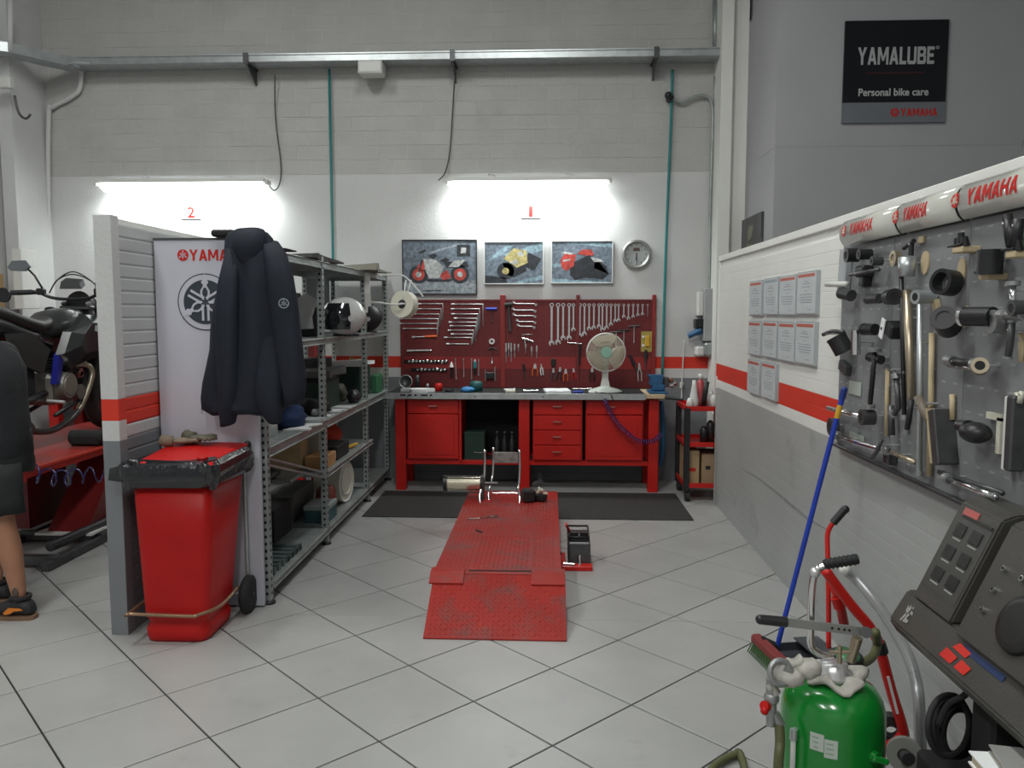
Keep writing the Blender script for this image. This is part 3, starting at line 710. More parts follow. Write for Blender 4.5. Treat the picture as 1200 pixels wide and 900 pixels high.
# horizontally hung L wrenches and T bars: (x0, x1, y) with a drop at the right end
def lbar(x0, x1, py, drop, r, label, grp, m=steel, nm='socket_bar'):
    a = at(x0, py, Y=TY); b = at(x1, py, Y=TY); L = b.x - a.x; g = G()
    g.tube([(0, -.008, 0), (L - .012, -.008, 0), (L - .003, -.008, -.004), (L, -.008, -.014), (L, -.008, -drop)] if drop else [(0, -.008, 0), (L, -.008, 0)], r, 7)
    g.cyl((0, -.008, 0), (.03, -.008, 0), r * 1.7, n=8); g.sph((L - .004, -.008, -.002), r * 1.7, 8)
    g.cyl((L * .5, .004, -.006), (L * .5, -.014, -.006), .002, n=5); g.cyl((L * .85, .004, -.006), (L * .85, -.014, -.006), .002, n=5)
    hang(nm, g, m, (a.x, TY, a.z), label, 'wrench', grp)
for k, (x0, x1, py, dr) in enumerate(((490, 519, 356, .15), (490, 517, 362, .14), (484, 515, 368, .12), (468, 513.5, 373.5, .14), (468, 512.5, 379, .15), (472, 512, 385, 0))):
    lbar(x0, x1, py, dr, .0042, 'steel bent bar in the far left stack, %s from the top' % ORD[k], 'far left bar stack')
for k, (x0, x1, py, dr) in enumerate(((529, 566, 356.5, .21), (528.5, 562, 362, .19), (529, 560, 368, .16), (532, 559, 373, .14), (526, 558, 377.5, .12), (527, 557.5, 382, .14), (525, 555, 387, .1), (528.5, 554, 391.5, .09), (520.5, 553, 395.5, .08), (523, 549, 403, 0))):
    lbar(x0, x1, py, dr, .0052, 'bright L shaped socket wrench in the second stack, %s from the top' % ORD[k], 'second socket wrench stack')
for k, (x0, x1, py) in enumerate(((602, 628, 356), (601, 627, 363.5), (602, 627, 370), (606, 627, 377), (607, 626, 382.5))):
    a = at(x0, py, Y=TY); b = at(x1, py, Y=TY); L = b.x - a.x; g = G()
    g.tube([(0, -.008, .014), (.02, -.008, .0), (L - .02, -.008, 0), (L, -.008, -.01)], .0055, 7); g.annulus((0, -.008, .015), (0, 1, 0), .006, .012, .008, 10); g.annulus((L, -.008, -.01), (0, 1, 0), .006, .012, .008, 10); g.cyl((L * .5, .004, -.007), (L * .5, -.014, -.007), .002, n=5)
    hang('offset_ring_spanner', g, steel, (a.x, TY, a.z), 'cranked ring spanner lying level right of the hammer, %s from the top' % ORD[k], 'spanner', 'level ring spanners right of the hammer')
def vtool(nm, px, py0, py1, parts, label, cat, group=None, tilt=0):
    """vertical tool: parts = [(fraction0, fraction1, radius, material)] from the top, each a part"""
    a = at(px, py0, Y=TY - .012); b = at(px, py1, Y=TY - .012); L = a.z - b.z
    t = T(nm, label, cat, (a.x, TY - .006, a.z), group)
    for k, (pn, f0, f1, r0, r1, m) in enumerate(parts):
        g = G(); g.cyl((a.x, TY - .006, a.z - f0 * L), (a.x, TY - .006, a.z - f1 * L), r0, r1, n=9); P(pn, g, m, t)
    t.rotation_euler[1] = tilt
    return t
def driver(px, py0, py1, m, label, cat='screwdriver', group=None, hr=.011, flip=False, tilt=0):
    if flip: return vtool('screwdriver', px, py0, py1, [('shaft', 0, .55, .003, .004, steel), ('handle', .55, 1, hr, hr * .8, m)], label, cat, group, tilt)
    return vtool('screwdriver', px, py0, py1, [('handle', 0, .45, hr * .8, hr, m), ('shaft', .45, 1, .004, .003, steel)], label, cat, group, tilt)
# orange handled ratchet, chrome extension
def hbar(nm, x0, x1, py, pieces, label, cat, tilt=0):
    a = at(x0, py, Y=TY - .012); b = at(x1, py, Y=TY - .012); L = b.x - a.x
    t = T(nm, label, cat, (a.x, TY - .01, a.z))
    for pn, f0, f1, r0, r1, m in pieces:
        g = G(); g.cyl((a.x + f0 * L, TY - .01, a.z), (a.x + f1 * L, TY - .01, a.z), r0, r1, n=9); P(pn, g, m, t)
    t.rotation_euler[1] = tilt
hbar('ratchet', 483, 512, 395, [('head', 0, .12, .016, .014, chrome), ('shaft', .12, .5, .005, .006, steel), ('grip', .5, 1, .009, .012, orange)], 'ratchet with orange grip below the far left bars', 'ratchet', R(-2))
hbar('torque_bar', 477, 506, 411, [('head', 0, .15, .016, .013, chrome), ('shaft', .15, .9, .008, .008, steel), ('end_knob', .9, 1, .012, .012, chrome)], 'short chrome torque bar level below the orange gripped ratchet', 'wrench', R(-1))
# T handle with blue grip
a = at(576, 362, Y=TY); t = T('t_handle_driver', 'T handled driver with blue grip between the wrench stack and the upright', 'driver', (a.x, TY - .01, a.z))
g = G(); g.cyl((a.x - .055, TY - .012, a.z), (a.x + .05, TY - .012, a.z), .011, .013, n=10); P('grip', g, blue, t)
g = G(); g.cyl((a.x, TY - .012, a.z), (a.x + .004, TY - .012, a.z - .12), .004, n=7); g.sph((a.x + .004, TY - .012, a.z - .12), .009, 8); P('shaft', g, dark_steel, t)
# tape reel, small bracket
c = at(576.5, 400, Y=TY); g = G(); g.annulus((c.x, TY - .012, c.z), (0, 1, 0), .012, .027, .025, 20); S('bearing_ring', g, white_p, 'white ring hanging on a peg left of the red upright', 'ring')
c = at(577, 409, Y=TY); g = G(); g.tube(smooth_pts([(c.x - .04, TY - .01, c.z - .01), (c.x - .02, TY - .01, c.z + .008), (c.x + .02, TY - .01, c.z + .008), (c.x + .04, TY - .01, c.z - .01)]), .006, 6); g.cyl((c.x, TY - .01, c.z), (c.x, TY - .01, c.z - .06), .003, n=6); S('circlip_tool', g, dark_steel, 'small dark circlip tool hanging below the white ring', 'tool')
vtool('steel_plumb', 576.5, 418, 426, [('tip', 0, .4, .003, .006, chrome), ('cone', .4, 1, .006, .015, chrome)], 'small bright steel cone hanging below the circlip tool', 'cone')
# mallet
a = at(596, 357, Y=TY); t = T('mallet', 'dark mallet hanging head up just right of the first upright', 'mallet', (a.x, TY - .02, a.z))
g = G(); g.cyl((a.x - .035, TY - .022, a.z - .005), (a.x + .035, TY - .022, a.z + .003), .021, n=12); P('head', g, rubber, t)
g = G(); g.cyl((a.x, TY - .022, a.z - .02), (a.x + .014, TY - .022, a.z - .25), .010, .014, n=10); P('handle', g, dark_steel, t)
# socket rails
for r_, (py, x0, x1, n_) in enumerate(((423.5, 480, 523, 11), (433, 490, 522, 8))):
    a = at(x0 - 8, py, Y=TY); b = at(x1 + 2, py, Y=TY)
    t = T('socket_rail', ['upper dark rail of small sockets at the lower left of the pegboard', 'lower dark rail of small sockets at the lower left of the pegboard'][r_], 'socket rail', (a.x, TY, a.z))
    g = G(); g.b2(a.x, b.x, TY - .008, TY + .001, a.z - .018, a.z + .014, bev=.002); P('rail', g, black_matte, t)
    for k in range(n_):
        xx = at(x0 + (x1 - x0) * k / (n_ - 1), py, Y=TY).x; rr = .010 + .0012 * ((k * 7) % 4)
        g = G(); g.lathe([(0, 0), (rr, 0), (rr, .022), (rr * .6, .022), (rr * .55, .01), (0, .01)], 10, frame((xx, TY - .008, a.z + .002 * (k % 3)), (1, 0, 0), (0, 0, 1))); P('socket', g, chrome, t)
# lower area tools
vtool('grease_gun', 529, 424, 442, [('head', 0, .35, .006, .022, white_p), ('collar', .35, .5, .02, .013, black), ('barrel', .5, 1, .013, .012, black)], 'black grease gun with white conical head on the lower pegboard', 'grease gun')
for k, (px, p0, p1) in enumerate(((533.5, 420, 445), (543, 420, 442), (552.5, 420, 445), (561, 421, 441))):
    vtool('nut_spinner', px, p0, p1, [('top_socket', 0, .12, .008, .008, chrome), ('shaft', .12, .88, .0035, .0035, steel), ('bottom_socket', .88, 1, .008, .008, chrome)], 'thin double ended steel rod spanner, %s from the white headed grease gun' % ORD[k], 'spanner', 'double ended rod spanners', R(-2 + k))
vtool('air_screwdriver', 556.5, 421, 438, [('nose', 0, .15, .005, .012, steel), ('body', .15, .6, .016, .018, M('teal_plastic', (.02, .2, .22), .4)), ('grip', .6, 1, .013, .013, black)], 'teal bodied air screwdriver hanging between the rod spanners', 'air tool')
a = at(574.5, 440, Y=TY); t = T('tool_clip', 'small black clip rack between two rods left of the upright', 'rack', (a.x, TY, a.z - .03))
g = G(); g.b2(a.x - .04, a.x + .04, TY - .03, TY, a.z - .03, a.z + .03, bev=.004); P('clip_body', g, black, t)
for dx in (-.045, .045):
    g = G(); g.cyl((a.x + dx, TY - .01, a.z + .07 + dx * .3), (a.x + dx, TY - .01, a.z - .05), .0035, n=6); P('rod', g, steel, t)
for k, (px, p0, p1) in enumerate(((593, 402, 425), (596, 402, 418), (599, 402, 424), (603, 403, 419), (607.5, 403, 412), (616, 403, 414), (623, 406, 418), (629, 405, 420))):
    driver(px, p0, p1, steel, 'short bright steel driver right of the first upright, %s from it' % ORD[k], 'driver', 'steel drivers in the middle of the pegboard', hr=.009)
a = at(612, 398, Y=TY); g = G(); g.tube(smooth_pts([(a.x, TY - .012, a.z + .01), (a.x + .04, TY - .012, a.z + .004), (a.x + .11, TY - .012, a.z - .02)]), .010, 8); g.cyl((a.x + .02, TY - .01, a.z), (a.x + .03, TY - .01, a.z - .06), .012, n=8); S('chain_wrench', g, chrome, 'bright curved wrench hanging over the short steel drivers', 'wrench')
a = at(612, 392, Y=TY); g = G(); g.tube([(a.x, TY - .006, a.z - .03), (a.x, TY - .006, a.z), (a.x + .1, TY - .006, a.z)], .003, 6); S('hex_key', g, steel, 'thin bent hex key above the bright curved wrench', 'hex key')
vtool('file', 613.5, 427, 446, [('handle', 0, .4, .012, .014, black), ('blade', .4, 1, .007, .004, dark_steel)], 'dark handled file hanging left of the orange pliers', 'file', None, R(-8))
def pliers(px, py0, py1, m, label, w_=.02, tilt=0):
    a = at(px, py0, Y=TY); b = at(px, py1, Y=TY); L = a.z - b.z
    t = T('pliers', label, 'pliers', (a.x, TY - .01, a.z), 'pliers along the lower pegboard')
    g = G(); J = .32 * L
    for s in (-1, 1): g.prism([(s * .001, 0), (s * w_ * .35, -.1 * J), (s * w_ * .6, -J), (s * .0005, -J * 1.15)], .008, frame((a.x, TY - .004, a.z), (1, 0, 0), (0, 0, 1)))
    g.cyl((a.x, TY - .002, a.z - J), (a.x, TY - .016, a.z - J), w_ * .45, n=10); P('jaws', g, steel, t)
    for s in (-1, 1):
        g = G(); g.tube(smooth_pts([(a.x + s * w_ * .2, TY - .009, a.z - J), (a.x + s * w_ * .9, TY - .009, a.z - .55 * L), (a.x + s * w_ * .8, TY - .009, a.z - L)], 4), .006, 7); P('grip', g, m, t)
    t.rotation_euler[1] = tilt
pliers(627, 426, 441, orange, 'orange gripped pliers hanging nearest the first upright', .026)
pliers(634, 426, 440, white_p, 'white gripped pliers hanging beside the orange pair', .012, R(-6))
pliers(648.5, 431, 446, dark_steel, 'dark pliers hanging under a black pouch', .018)
pliers(656.5, 430, 445, black, 'black gripped pliers hanging just left of the second orange pair', .018, R(5))
pliers(663, 432, 447, orange, 'second orange gripped pliers, left of the thin red pair', .022)
pliers(672, 431, 445, red_paint, 'thin red gripped pliers hanging right of the second orange pair', .018, R(-5))
pliers(694, 430, 446, black, 'black gripped pliers half hidden behind the fan head', .022)
pliers(749, 425, 447, steel, 'long bare steel pliers hanging at the right end of the pegboard', .018, R(-3))
a = at(648.5, 424, Y=TY); g = G(); g.b2(a.x - .022, a.x + .022, TY - .03, TY, a.z - .045, a.z + .03, bev=.006); S('tool_pouch', g, black_matte, 'small black pouch hanging above the dark pliers', 'pouch')
a = at(673, 403, Y=TY); t = T('t_handle_wrench', 'steel T handled wrench hanging just left of the fan head', 'wrench', (a.x, TY, a.z))
g = G(); g.cyl((a.x - .06, TY - .01, a.z + .01), (a.x + .07, TY - .01, a.z), .006, n=8); P('cross_bar', g, chrome, t)
g = G(); g.cyl((a.x + .05, TY - .012, a.z), (a.x + .05, TY - .012, a.z - .2), .013, .008, n=8); P('shaft', g, black, t)
for k, (px, py, L) in enumerate(((722, 389, .14), (731, 387, .15), (743, 382, .16))):
    a = at(px, py, Y=TY); t = T('t_bar', 'T shaped socket driver with dark cross bar, %s from the fan head' % ORD[k], 'wrench', (a.x, TY, a.z), 'T drivers right of the fan')
    g = G(); g.cyl((a.x - .055, TY - .012, a.z - .003), (a.x + .055, TY - .012, a.z + .003), .0075, n=8); P('cross_bar', g, [dark_steel, black, dark_steel][k], t)
    g = G(); g.cyl((a.x, TY - .012, a.z), (a.x, TY - .012, a.z - L), .0042, n=7); P('shaft', g, steel, t)
a = at(757.5, 401, Y=TY); t = T('blister_pack', 'yellow and clear blister pack hanging at the right edge of the pegboard', 'package', (a.x, TY, a.z - .1))
g = G(); g.b2(a.x - .05, a.x + .05, TY - .004, TY, a.z - .09, a.z + .10); P('backing_card', g, M('faded_yellow', (.42, .33, .08), .6), t)
g = G(); g.b2(a.x - .012, a.x + .03, TY - .02, TY - .004, a.z - .04, a.z + .06, bev=.005); P('yellow_item', g, yellow, t)
for dz in (.05, -.03):
    g = G(); g.cyl((a.x - .03, TY - .004, a.z + dz), (a.x - .03, TY - .014, a.z + dz), .013, n=10); P('white_cap', g, paper, t)
for k, (px, py0, py1, tl) in enumerate(((738, 416, 443, -25), (757, 410, 432, 0))):
    vtool('shears', px, py0, py1, [('grip', 0, .5, .012, .018, black), ('blade', .5, 1, .012, .004, dark_steel)], ['dark slanting shears right of the fan stand', 'black gripped scraper above the vise'][k], ['shears', 'scraper'][k], None, R(tl))

# ------------------------------------------------------------------ THINGS ON THE BENCH TOP
BZ = .887
def on(px, y): return at(px, 461, Y=y).x
t = T('desk_fan', 'white desk fan with round cage standing on the workbench', 'fan', (on(709, 7.2), 7.2, BZ))
cx = on(709, 7.2); cz = at(709, 413, Y=7.12).z
g = G(); g.lathe([(0, 0), (.15, 0), (.152, .012), (.12, .028), (.045, .05), (.03, .06), (0, .06)], 28, Matrix.Translation((cx, 7.2, BZ)) @ Matrix.Scale(.8, 4, (0, 1, 0))); P('base', g, M('fan_white', (.55, .60, .56), .35), t)
g = G(); g.loft([[Vector((cx + sx * w_, 7.2 + sy * .02, z)) for sx, sy in ((-1, -1), (1, -1), (1, 1), (-1, 1))] for w_, z in ((.042, BZ + .05), (.027, BZ + .12), (.024, cz - .06))]); P('neck', g, white_p, t)
g = G(); g.cyl((cx, 7.17, cz), (cx, 7.31, cz), .062, .048, n=20); P('motor_housing', g, white_p, t)
g = G()
for k in range(72):
    A = 2 * PI * k / 72; c_, s_ = math.cos(A), math.sin(A)
    g.tube([(cx + .05 * c_, 7.075, cz + .05 * s_), (cx + .12 * c_, 7.08, cz + .12 * s_), (cx + .158 * c_, 7.10, cz + .158 * s_), (cx + .168 * c_, 7.13, cz + .168 * s_)], .0017, 4)
    g.tube([(cx + .168 * c_, 7.13, cz + .168 * s_), (cx + .15 * c_, 7.165, cz + .15 * s_), (cx + .05 * c_, 7.18, cz + .05 * s_)], .0017, 4)
P('cage_wires', g, cream, t, kind='stuff')
g = G(); g.ring((cx, 7.13, cz), (0, 1, 0), .169, .0065, 40, 8); P('cage_rim', g, white_p, t)
g = G(); g.ring((cx, 7.082, cz), (0, 1, 0), .11, .002, 32, 5); P('cage_hoop', g, cream, t)
for k in range(3):
    g = G(); A = Matrix.Translation((cx, 7.125, cz)) @ Matrix.Rotation(R(120 * k + 20), 4, 'Y'); rings = []
    for rr, w0, tw in ((.03, .03, .02), (.08, .085, .014), (.13, .115, .008), (.152, .09, .004)):
        rings.append([A @ Vector(v) for v in ((rr, -tw, -w0), (rr, tw, w0), (rr, tw + .003, w0), (rr, -tw + .003, -w0))])
    g.loft(rings); P('blade', g, M('fan_blade', (.46, .40, .30), .4), t)
g = G(); g.cyl((cx, 7.068, cz), (cx, 7.078, cz), .046, .05, n=24); hub = P('hub_badge', g, M('mint_green', (.28, .50, .40), .4), t)
g = G(); g.tube([(cx - .045, 7.09, BZ + .004), (cx - .02, 7.05, BZ + .006), (cx + .02, 7.02, BZ + .004), (cx + .045, 7.009, BZ - .01), (cx + .06, 7.006, BZ - .06)], .0045, 6); S('power_cord', g, black, 'black cord trailing over the bench edge below the fan', 'cord')
def sheet(nm, x0, x1, y0, y1, z, m, label, cat='paper', rot=0, th=.004):
    cx_, cy_ = (x0 + x1) / 2, (y0 + y1) / 2
    g = G(); k = 5; A = Matrix.Translation((cx_, cy_, z)) @ Matrix.Rotation(rot, 4, 'Z'); hx, hy = (x1 - x0) / 2, (y1 - y0) / 2
    rings = []
    for i in range(k + 1):
        u = i / k; xx = -hx + 2 * hx * u; dz = .003 * math.sin(u * 5)
        rings.append([A @ Vector(v) for v in ((xx, -hy, dz * .5 + .0), (xx, hy, dz * .5 + .0), (xx, hy, th + abs(dz)), (xx, -hy, th + abs(dz)))])
    g.loft(rings); return S(nm, g, m, label, cat)
sheet('paper_sheet', on(638, 7.15), on(667, 7.15), 7.05, 7.32, BZ, paper, 'white paper pad lying on the bench left of the fan', rot=R(6), th=.02)
g = G(); x0 = on(470, 7.15); z = BZ
g.prism([(0, 0), (.08, .01), (.11, -.06), (.24, -.055), (.25, .0), (.31, .01), (.29, .06), (.17, .085), (.02, .05)], .03, Matrix.Translation((x0, 7.13, z + .0)))
S('folded_cloth', g, paper, 'white folded cloth on the left end of the bench top', 'cloth')
def junk(nm, px, y, dims, m, label, cat, rz=0, shape='box'):
    x = on(px, y); g = G()
    if shape == 'box': g.box((x, y, BZ + dims[2] / 2), dims, Matrix.Rotation(rz, 3, 'Z'), bev=min(dims) * .2)
    elif shape == 'cyl': g.lathe([(0, 0), (dims[0], 0), (dims[0], dims[2] * .8), (dims[0] * .7, dims[2]), (0, dims[2])], 14, Matrix.Translation((x, y, BZ)))
    elif shape == 'rod':
        d = Vector((math.cos(rz), math.sin(rz), 0)) * dims[0] / 2; p = Vector((x, y, BZ + dims[1])); g.cyl(p - d, p + d, dims[1], n=10); g.cyl(p + d * .75, p + d * 1.02, dims[1] * 1.6, n=10)
    elif shape == 'blob':
        g.sph((x, y, BZ + dims[2] * .45), (dims[0] / 2, dims[1] / 2, dims[2] * .55), 12)
        for v in g.bm.verts: v.co.z = max(v.co.z + .008 * math.sin(v.co.x * 130) * math.cos(v.co.y * 90), BZ)
    return S(nm, g, m, label, cat)
junk('red_pot', 514, 7.25, (.035, .035, .07), red_paint, 'small red pot on the bench right of the white cloth', 'pot', shape='cyl')
junk('rubber_glove', 548, 7.13, (.13, .1, .05), M('glove_blue', (.05, .25, .55), .5), 'crumpled light blue rubber glove on the bench edge', 'glove', shape='blob')
junk('teal_glove', 558, 7.25, (.06, .06, .09), M('teal_dark', (.01, .09, .09), .5), 'dark teal bottle standing behind the blue glove', 'bottle', shape='cyl')
junk('soap_bar', 598, 7.12, (.09, .07, .025), cream, 'flat cream bar lying on the bench below the red upright', 'bar', R(5))
junk('metal_rod', 597, 7.3, (.1, .009, 0), paper, 'short white rod lying behind the cream bar', 'rod', shape='rod')
junk('metal_rod', 622, 7.2, (.13, .009, 0), chrome, 'short bright rod on the bench left of the paper pad', 'rod', R(-2), 'rod')
junk('long_rod', 682, 7.4, (.17, .008, 0), chrome, 'bright rod lying at the back of the bench left of the fan', 'rod', 0, 'rod')
junk('blue_marker', 677, 7.1, (.09, .01, 0), blue, 'blue marker lying right of the paper pad', 'marker', R(4), 'rod')
junk('adjustable_wrench', 526, 7.15, (.1, .012, 0), dark_steel, 'dark wrench lying slanted right of the red pot', 'wrench', R(-50), 'rod')
junk('white_tube', 694, 7.05, (.06, .012, 0), white_p, 'small white tube at the front edge below the fan', 'tube', R(-20), 'rod')
junk('spray_can', 489, 7.42, (.022, .022, .13), dark_steel, 'slim dark can standing at the back left of the bench', 'can', shape='cyl')
junk('oil_tin', 501, 7.42, (.013, .013, .05), steel, 'tiny steel oiler standing beside the slim dark can', 'oiler', shape='cyl')
# round dark rim (drum) at the left end
x = on(474, 7.4); t = T('oil_dish', 'round dark dish standing on edge at the left end of the bench', 'dish', (x, 7.45, BZ))
g = G(); g.lathe([(0, 0), (.055, 0), (.062, .03), (.058, .03), (.05, .008), (0, .008)], 24, frame((x, 7.5, BZ + .062), (1, 0, 0), (0, .2, 1))); P('dish_bowl', g, dark_steel, t)
g = G(); g.ring((x, 7.47, BZ + .064), (0, 1, -.2), .06, .005, 24, 6); P('dish_rim', g, galv_dull, t)
# lettering-like scuffs on the bench edging: dark paint marks
g = G()
for px, w_ in ((472, .05), (480, .03), (487, .02), (497, .06), (505, .02)):
    x = on(px, 7.01); g.b2(x - w_ / 2, x + w_ / 2, 7.0125, 7.0142, .862, .878)
S('edge_scribble', g, black, 'dark handwritten marks on the left of the bench edging', 'marking')
# vise
vx = on(771, 7.15); t = T('bench_vise', 'blue cast iron vise bolted on the right end of the workbench', 'vise', (vx, 7.15, .888))
g = G(); g.b2(vx - .09, vx + .07, 7.02, 7.26, .888, .91, bev=.006); g.b2(vx - .06, vx + .05, 7.06, 7.22, .91, .97, bev=.012); P('base', g, blue_vise, t)
g = G(); g.loft([[Vector((vx + a, b, c)) for a, b in ((-.075, 7.08), (.03, 7.08), (.03, 7.2), (-.075, 7.2))] for c in (.96, 1.0)]); g.loft([[Vector((vx + a, b, c)) for a, b in ((-k, 7.08), (.035, 7.08), (.035, 7.2), (-k, 7.2))] for c, k in ((1.0, .07), (1.05, .095))]); P('fixed_jaw', g, blue_vise, t)
g = G(); g.b2(vx + .045, vx + .09, 7.09, 7.19, .95, 1.03, bev=.008); P('sliding_jaw', g, dark_steel, t)
g = G(); g.cyl((vx + .03, 7.14, .955), (vx + .15, 7.14, .955), .016, n=12); g.cyl((vx + .135, 7.06, .985), (vx + .135, 7.22, .925), .007, n=8); P('screw_handle', g, steel, t)
g = G(); g.sph((vx + .11, 7.13, 1.0), .022, 8); g.sph((vx + .15, 7.12, .97), .018, 8); P('knobs', g, M('copper_brown', (.2, .07, .04), .4), t)
g = G(); g.cyl((vx + .04, 7.0, .86), (vx + .2, 6.97, .845), .013, .011, n=10); S('torch_handle', g, black, 'black handle sticking out below the vise', 'handle')
# coiled purple hose
def coil(pts, rad, r, turns, label, nm='coiled_hose', m=purple_hose, per=9):
    P0 = smooth_pts(pts, 12); 
    ds = [0]
    for i in range(1, len(P0)): ds.append(ds[-1] + (P0[i] - P0[i - 1]).length)
    N_ = int(turns * per); out = []
    for i in range(N_ + 1):
        d = ds[-1] * i / N_; j = 0
        while j < len(ds) - 2 and ds[j + 1] < d: j += 1
        u = (d - ds[j]) / max(ds[j + 1] - ds[j], 1e-6); p = P0[j].lerp(P0[j + 1], u); tg = (P0[j + 1] - P0[j]).normalized()
        a = Vector((0, 1, 0)) - tg * tg.y; a.normalize(); b = tg.cross(a); A = 2 * PI * i / per
        out.append(p + (a * math.cos(A) + b * math.sin(A)) * rad)
    g = G(); g.tube(out, r, 5); return S(nm, g, m, label, 'hose')
YH = 6.99
coil([at(708, 468, Y=YH), at(713, 480, Y=YH), at(722, 495, Y=YH), at(735, 508, Y=YH), at(748, 517, Y=YH), at(765, 517, Y=YH), at(775, 508, Y=YH)], .022, .0042, 34, 'coiled purple air hose sagging in front of the right bench cabinet')
pipe('air_hose', [at(775, 470, Y=7.25), at(777, 500, Y=7.25), at(776, 530, Y=7.25), at(773, 546, Y=7.25)], .022, blue_vise, 'thick dark blue hose hanging behind the right bench leg', 'hose')

# floor mat
g = G(); g.b2(-1.46, 1.127, 6.11, 7.02, .0003, .008, bev=.002)
S('floor_mat', g, M('ribbed_mat', (.035, .033, .033), .9, var=.2, scale=30, bump=.6, bscale=200), 'wide dark ribbed rubber mat lying in front of the workbench', 'mat')

# ------------------------------------------------------------------ TROLLEY at the back right
t = T('tool_trolley', 'tall red and black shelf trolley half hidden behind the partition end', 'trolley', (1.38, 6.95, 0))
tx0, tx1, ty0, ty1 = 1.155, 1.60, 6.74, 7.22
for nm, z in (('shelf', .775), ('shelf', .47), ('shelf', .12)):
    g = G(); g.b2(tx0, tx1, ty0, ty1, z, z + .012); g.b2(tx0, tx1, ty0, ty0 + .012, z, z + .04); g.b2(tx0, tx0 + .012, ty0, ty1, z, z + .04); g.b2(tx1 - .012, tx1, ty0, ty1, z, z + .04); g.b2(tx0, tx1, ty1 - .012, ty1, z, z + .04); P(nm, g, red_paint, t)
for x in (tx0 - .005, tx1 - .04):
    for y in (ty0 - .008, ty1 - .037):
        g = G(); g.b2(x, x + .045, y, y + .045, .09, .80, bev=.003); P('post', g, black, t)
for x in (tx0 + .03, tx1 - .03):
    for y in (ty0 + .03, ty1 - .03):
        g = G(); g.cyl((x - .018, y, .045), (x + .018, y, .045), .045, n=16); g.b2(x - .022, x + .022, y - .02, y + .02, .045, .10); P('caster', g, rubber, t)
g = G(); g.tube([(1.31, 6.80, .8), (1.33, 6.76, 1.02)], .022, 8); S('grease_gun', g, black, 'black upright tube leaning on the trolley top beside the partition', 'tube')
x, y = 1.31, 6.93; t = T('spray_bottle', 'large red and white spray bottle on the top shelf of the trolley', 'bottle', (x, y, .787))
g = G(); g.lathe([(0, 0), (.06, 0), (.062, .05), (.05, .15), (.03, .21), (.018, .24), (0, .24)], 18, Matrix.Translation((x, y, .787))); P('bottle_body', g, M('pinkish_red', (.45, .06, .07), .35), t)
g = G(); g.lathe([(0, .24), (.02, .24), (.022, .285), (0, .29)], 12, Matrix.Translation((x, y, .787))); P('cap', g, white_p, t)
x = 1.24; y = 6.84; t = T('funnel_bottle', 'cloudy white bottle with tapered neck on the trolley top', 'bottle', (x, y, .787))
g = G(); g.lathe([(0, 0), (.042, 0), (.043, .06), (.03, .13), (.02, .20), (.016, .24), (0, .24)], 14, Matrix.Translation((x, y, .787))); P('bottle_body', g, white_p, t)
for k, (x, y, z, s_) in enumerate(((1.20, 6.80, .787, .03), (1.40, 6.80, .787, .035), (1.39, 6.90, .787, .028))):
    g = G(); g.lathe([(0, 0), (s_, 0), (s_, .06 + .03 * k), (s_ * .6, .09 + .03 * k), (0, .09 + .03 * k)], 12, Matrix.Translation((x, y, z))); S('small_bottle', g, white_p, ['small round white jar at the left front corner of the trolley top', 'white bottle at the right of the trolley top, touching the partition edge', 'taller white bottle behind the jar at the right of the trolley top'][k], 'bottle')
for k, (x, z1, m) in enumerate(((1.33, .62, black), (1.40, .66, dark_steel), (1.37, .58, black))):
    g = G(); g.lathe([(0, 0), (.035, 0), (.035, z1 - .5), (.018, z1 - .47), (0, z1 - .465)], 12, Matrix.Translation((x, 6.84 + .08 * k, .482))); S('dark_can', g, m, ['black can on the middle trolley shelf, nearest the front post', 'dark grey can on the middle trolley shelf by the partition', 'short black can at the back of the middle trolley shelf'][k], 'can')
b = T('cardboard_box', 'tan cardboard box on the left of the bottom trolley shelf', 'box', (1.27, 6.98, .132)); g = G(); g.b2(1.18, 1.29, 6.8, 7.15, .132, .43, bev=.003); P('box_body', g, card, b); g = G(); g.b2(1.179, 1.181, 6.88, 6.97, .27, .31); g.b2(1.2, 1.26, 6.798, 6.80, .25, .28); P('print_label', g, red_text, b)
b = T('cardboard_box', 'tan cardboard box on the right of the bottom trolley shelf', 'box', (1.42, 6.98, .132)); g = G(); g.b2(1.31, 1.54, 6.79, 7.1, .132, .40, bev=.003); P('box_body', g, M('cardboard_brown', (.33, .22, .13), .85), b); g = G(); g.b2(1.34, 1.38, 6.788, 6.79, .27, .3); P('print_label', g, black, b)
# ------------------------------------------------------------------ FRONT LIFT
t = T('bike_lift', 'low red steel motorcycle lift with ramp lying in the middle of the floor', 'lift', (-.26, 5.0, 0))
lx0, lx1, LZ = -.615, .075, .205
ly0, ly1 = 4.17, 6.18
def tread(g, x0, x1, y0, y1, zf, step=.026):
    """raised chequer bars on the plate, one direction dominating"""
    ny = int((y1 - y0) / step); nx = int((x1 - x0) / step)
    for i in range(nx):
        for j in range(ny):
            cx_ = x0 + (i + .5) * step; cy_ = y0 + (j + .5) * step
            s = -1 if (i + j) % 4 else 1
            d = .0115; e = .0024
            ax = Vector((d, s * d)); nx_ = Vector((-s * e, e))
            p = [(cx_ - ax.x, cy_ - ax.y), (cx_ - nx_.x, cy_ - nx_.y), (cx_ + ax.x, cy_ + ax.y), (cx_ + nx_.x, cy_ + nx_.y)]
            vs = [g.bm.verts.new(Vector((a, b, zf(b) + .0003))) for a, b in p]
            c_ = g.bm.verts.new(Vector((cx_, cy_, zf(cy_) + .0031)))
            for q in range(4):
                f = g.bm.faces.new((vs[q], vs[(q + 1) % 4], c_)); f.material_index = g.mi
g = G(); g.b2(lx0, lx1, ly0, ly1, LZ - .012, LZ)
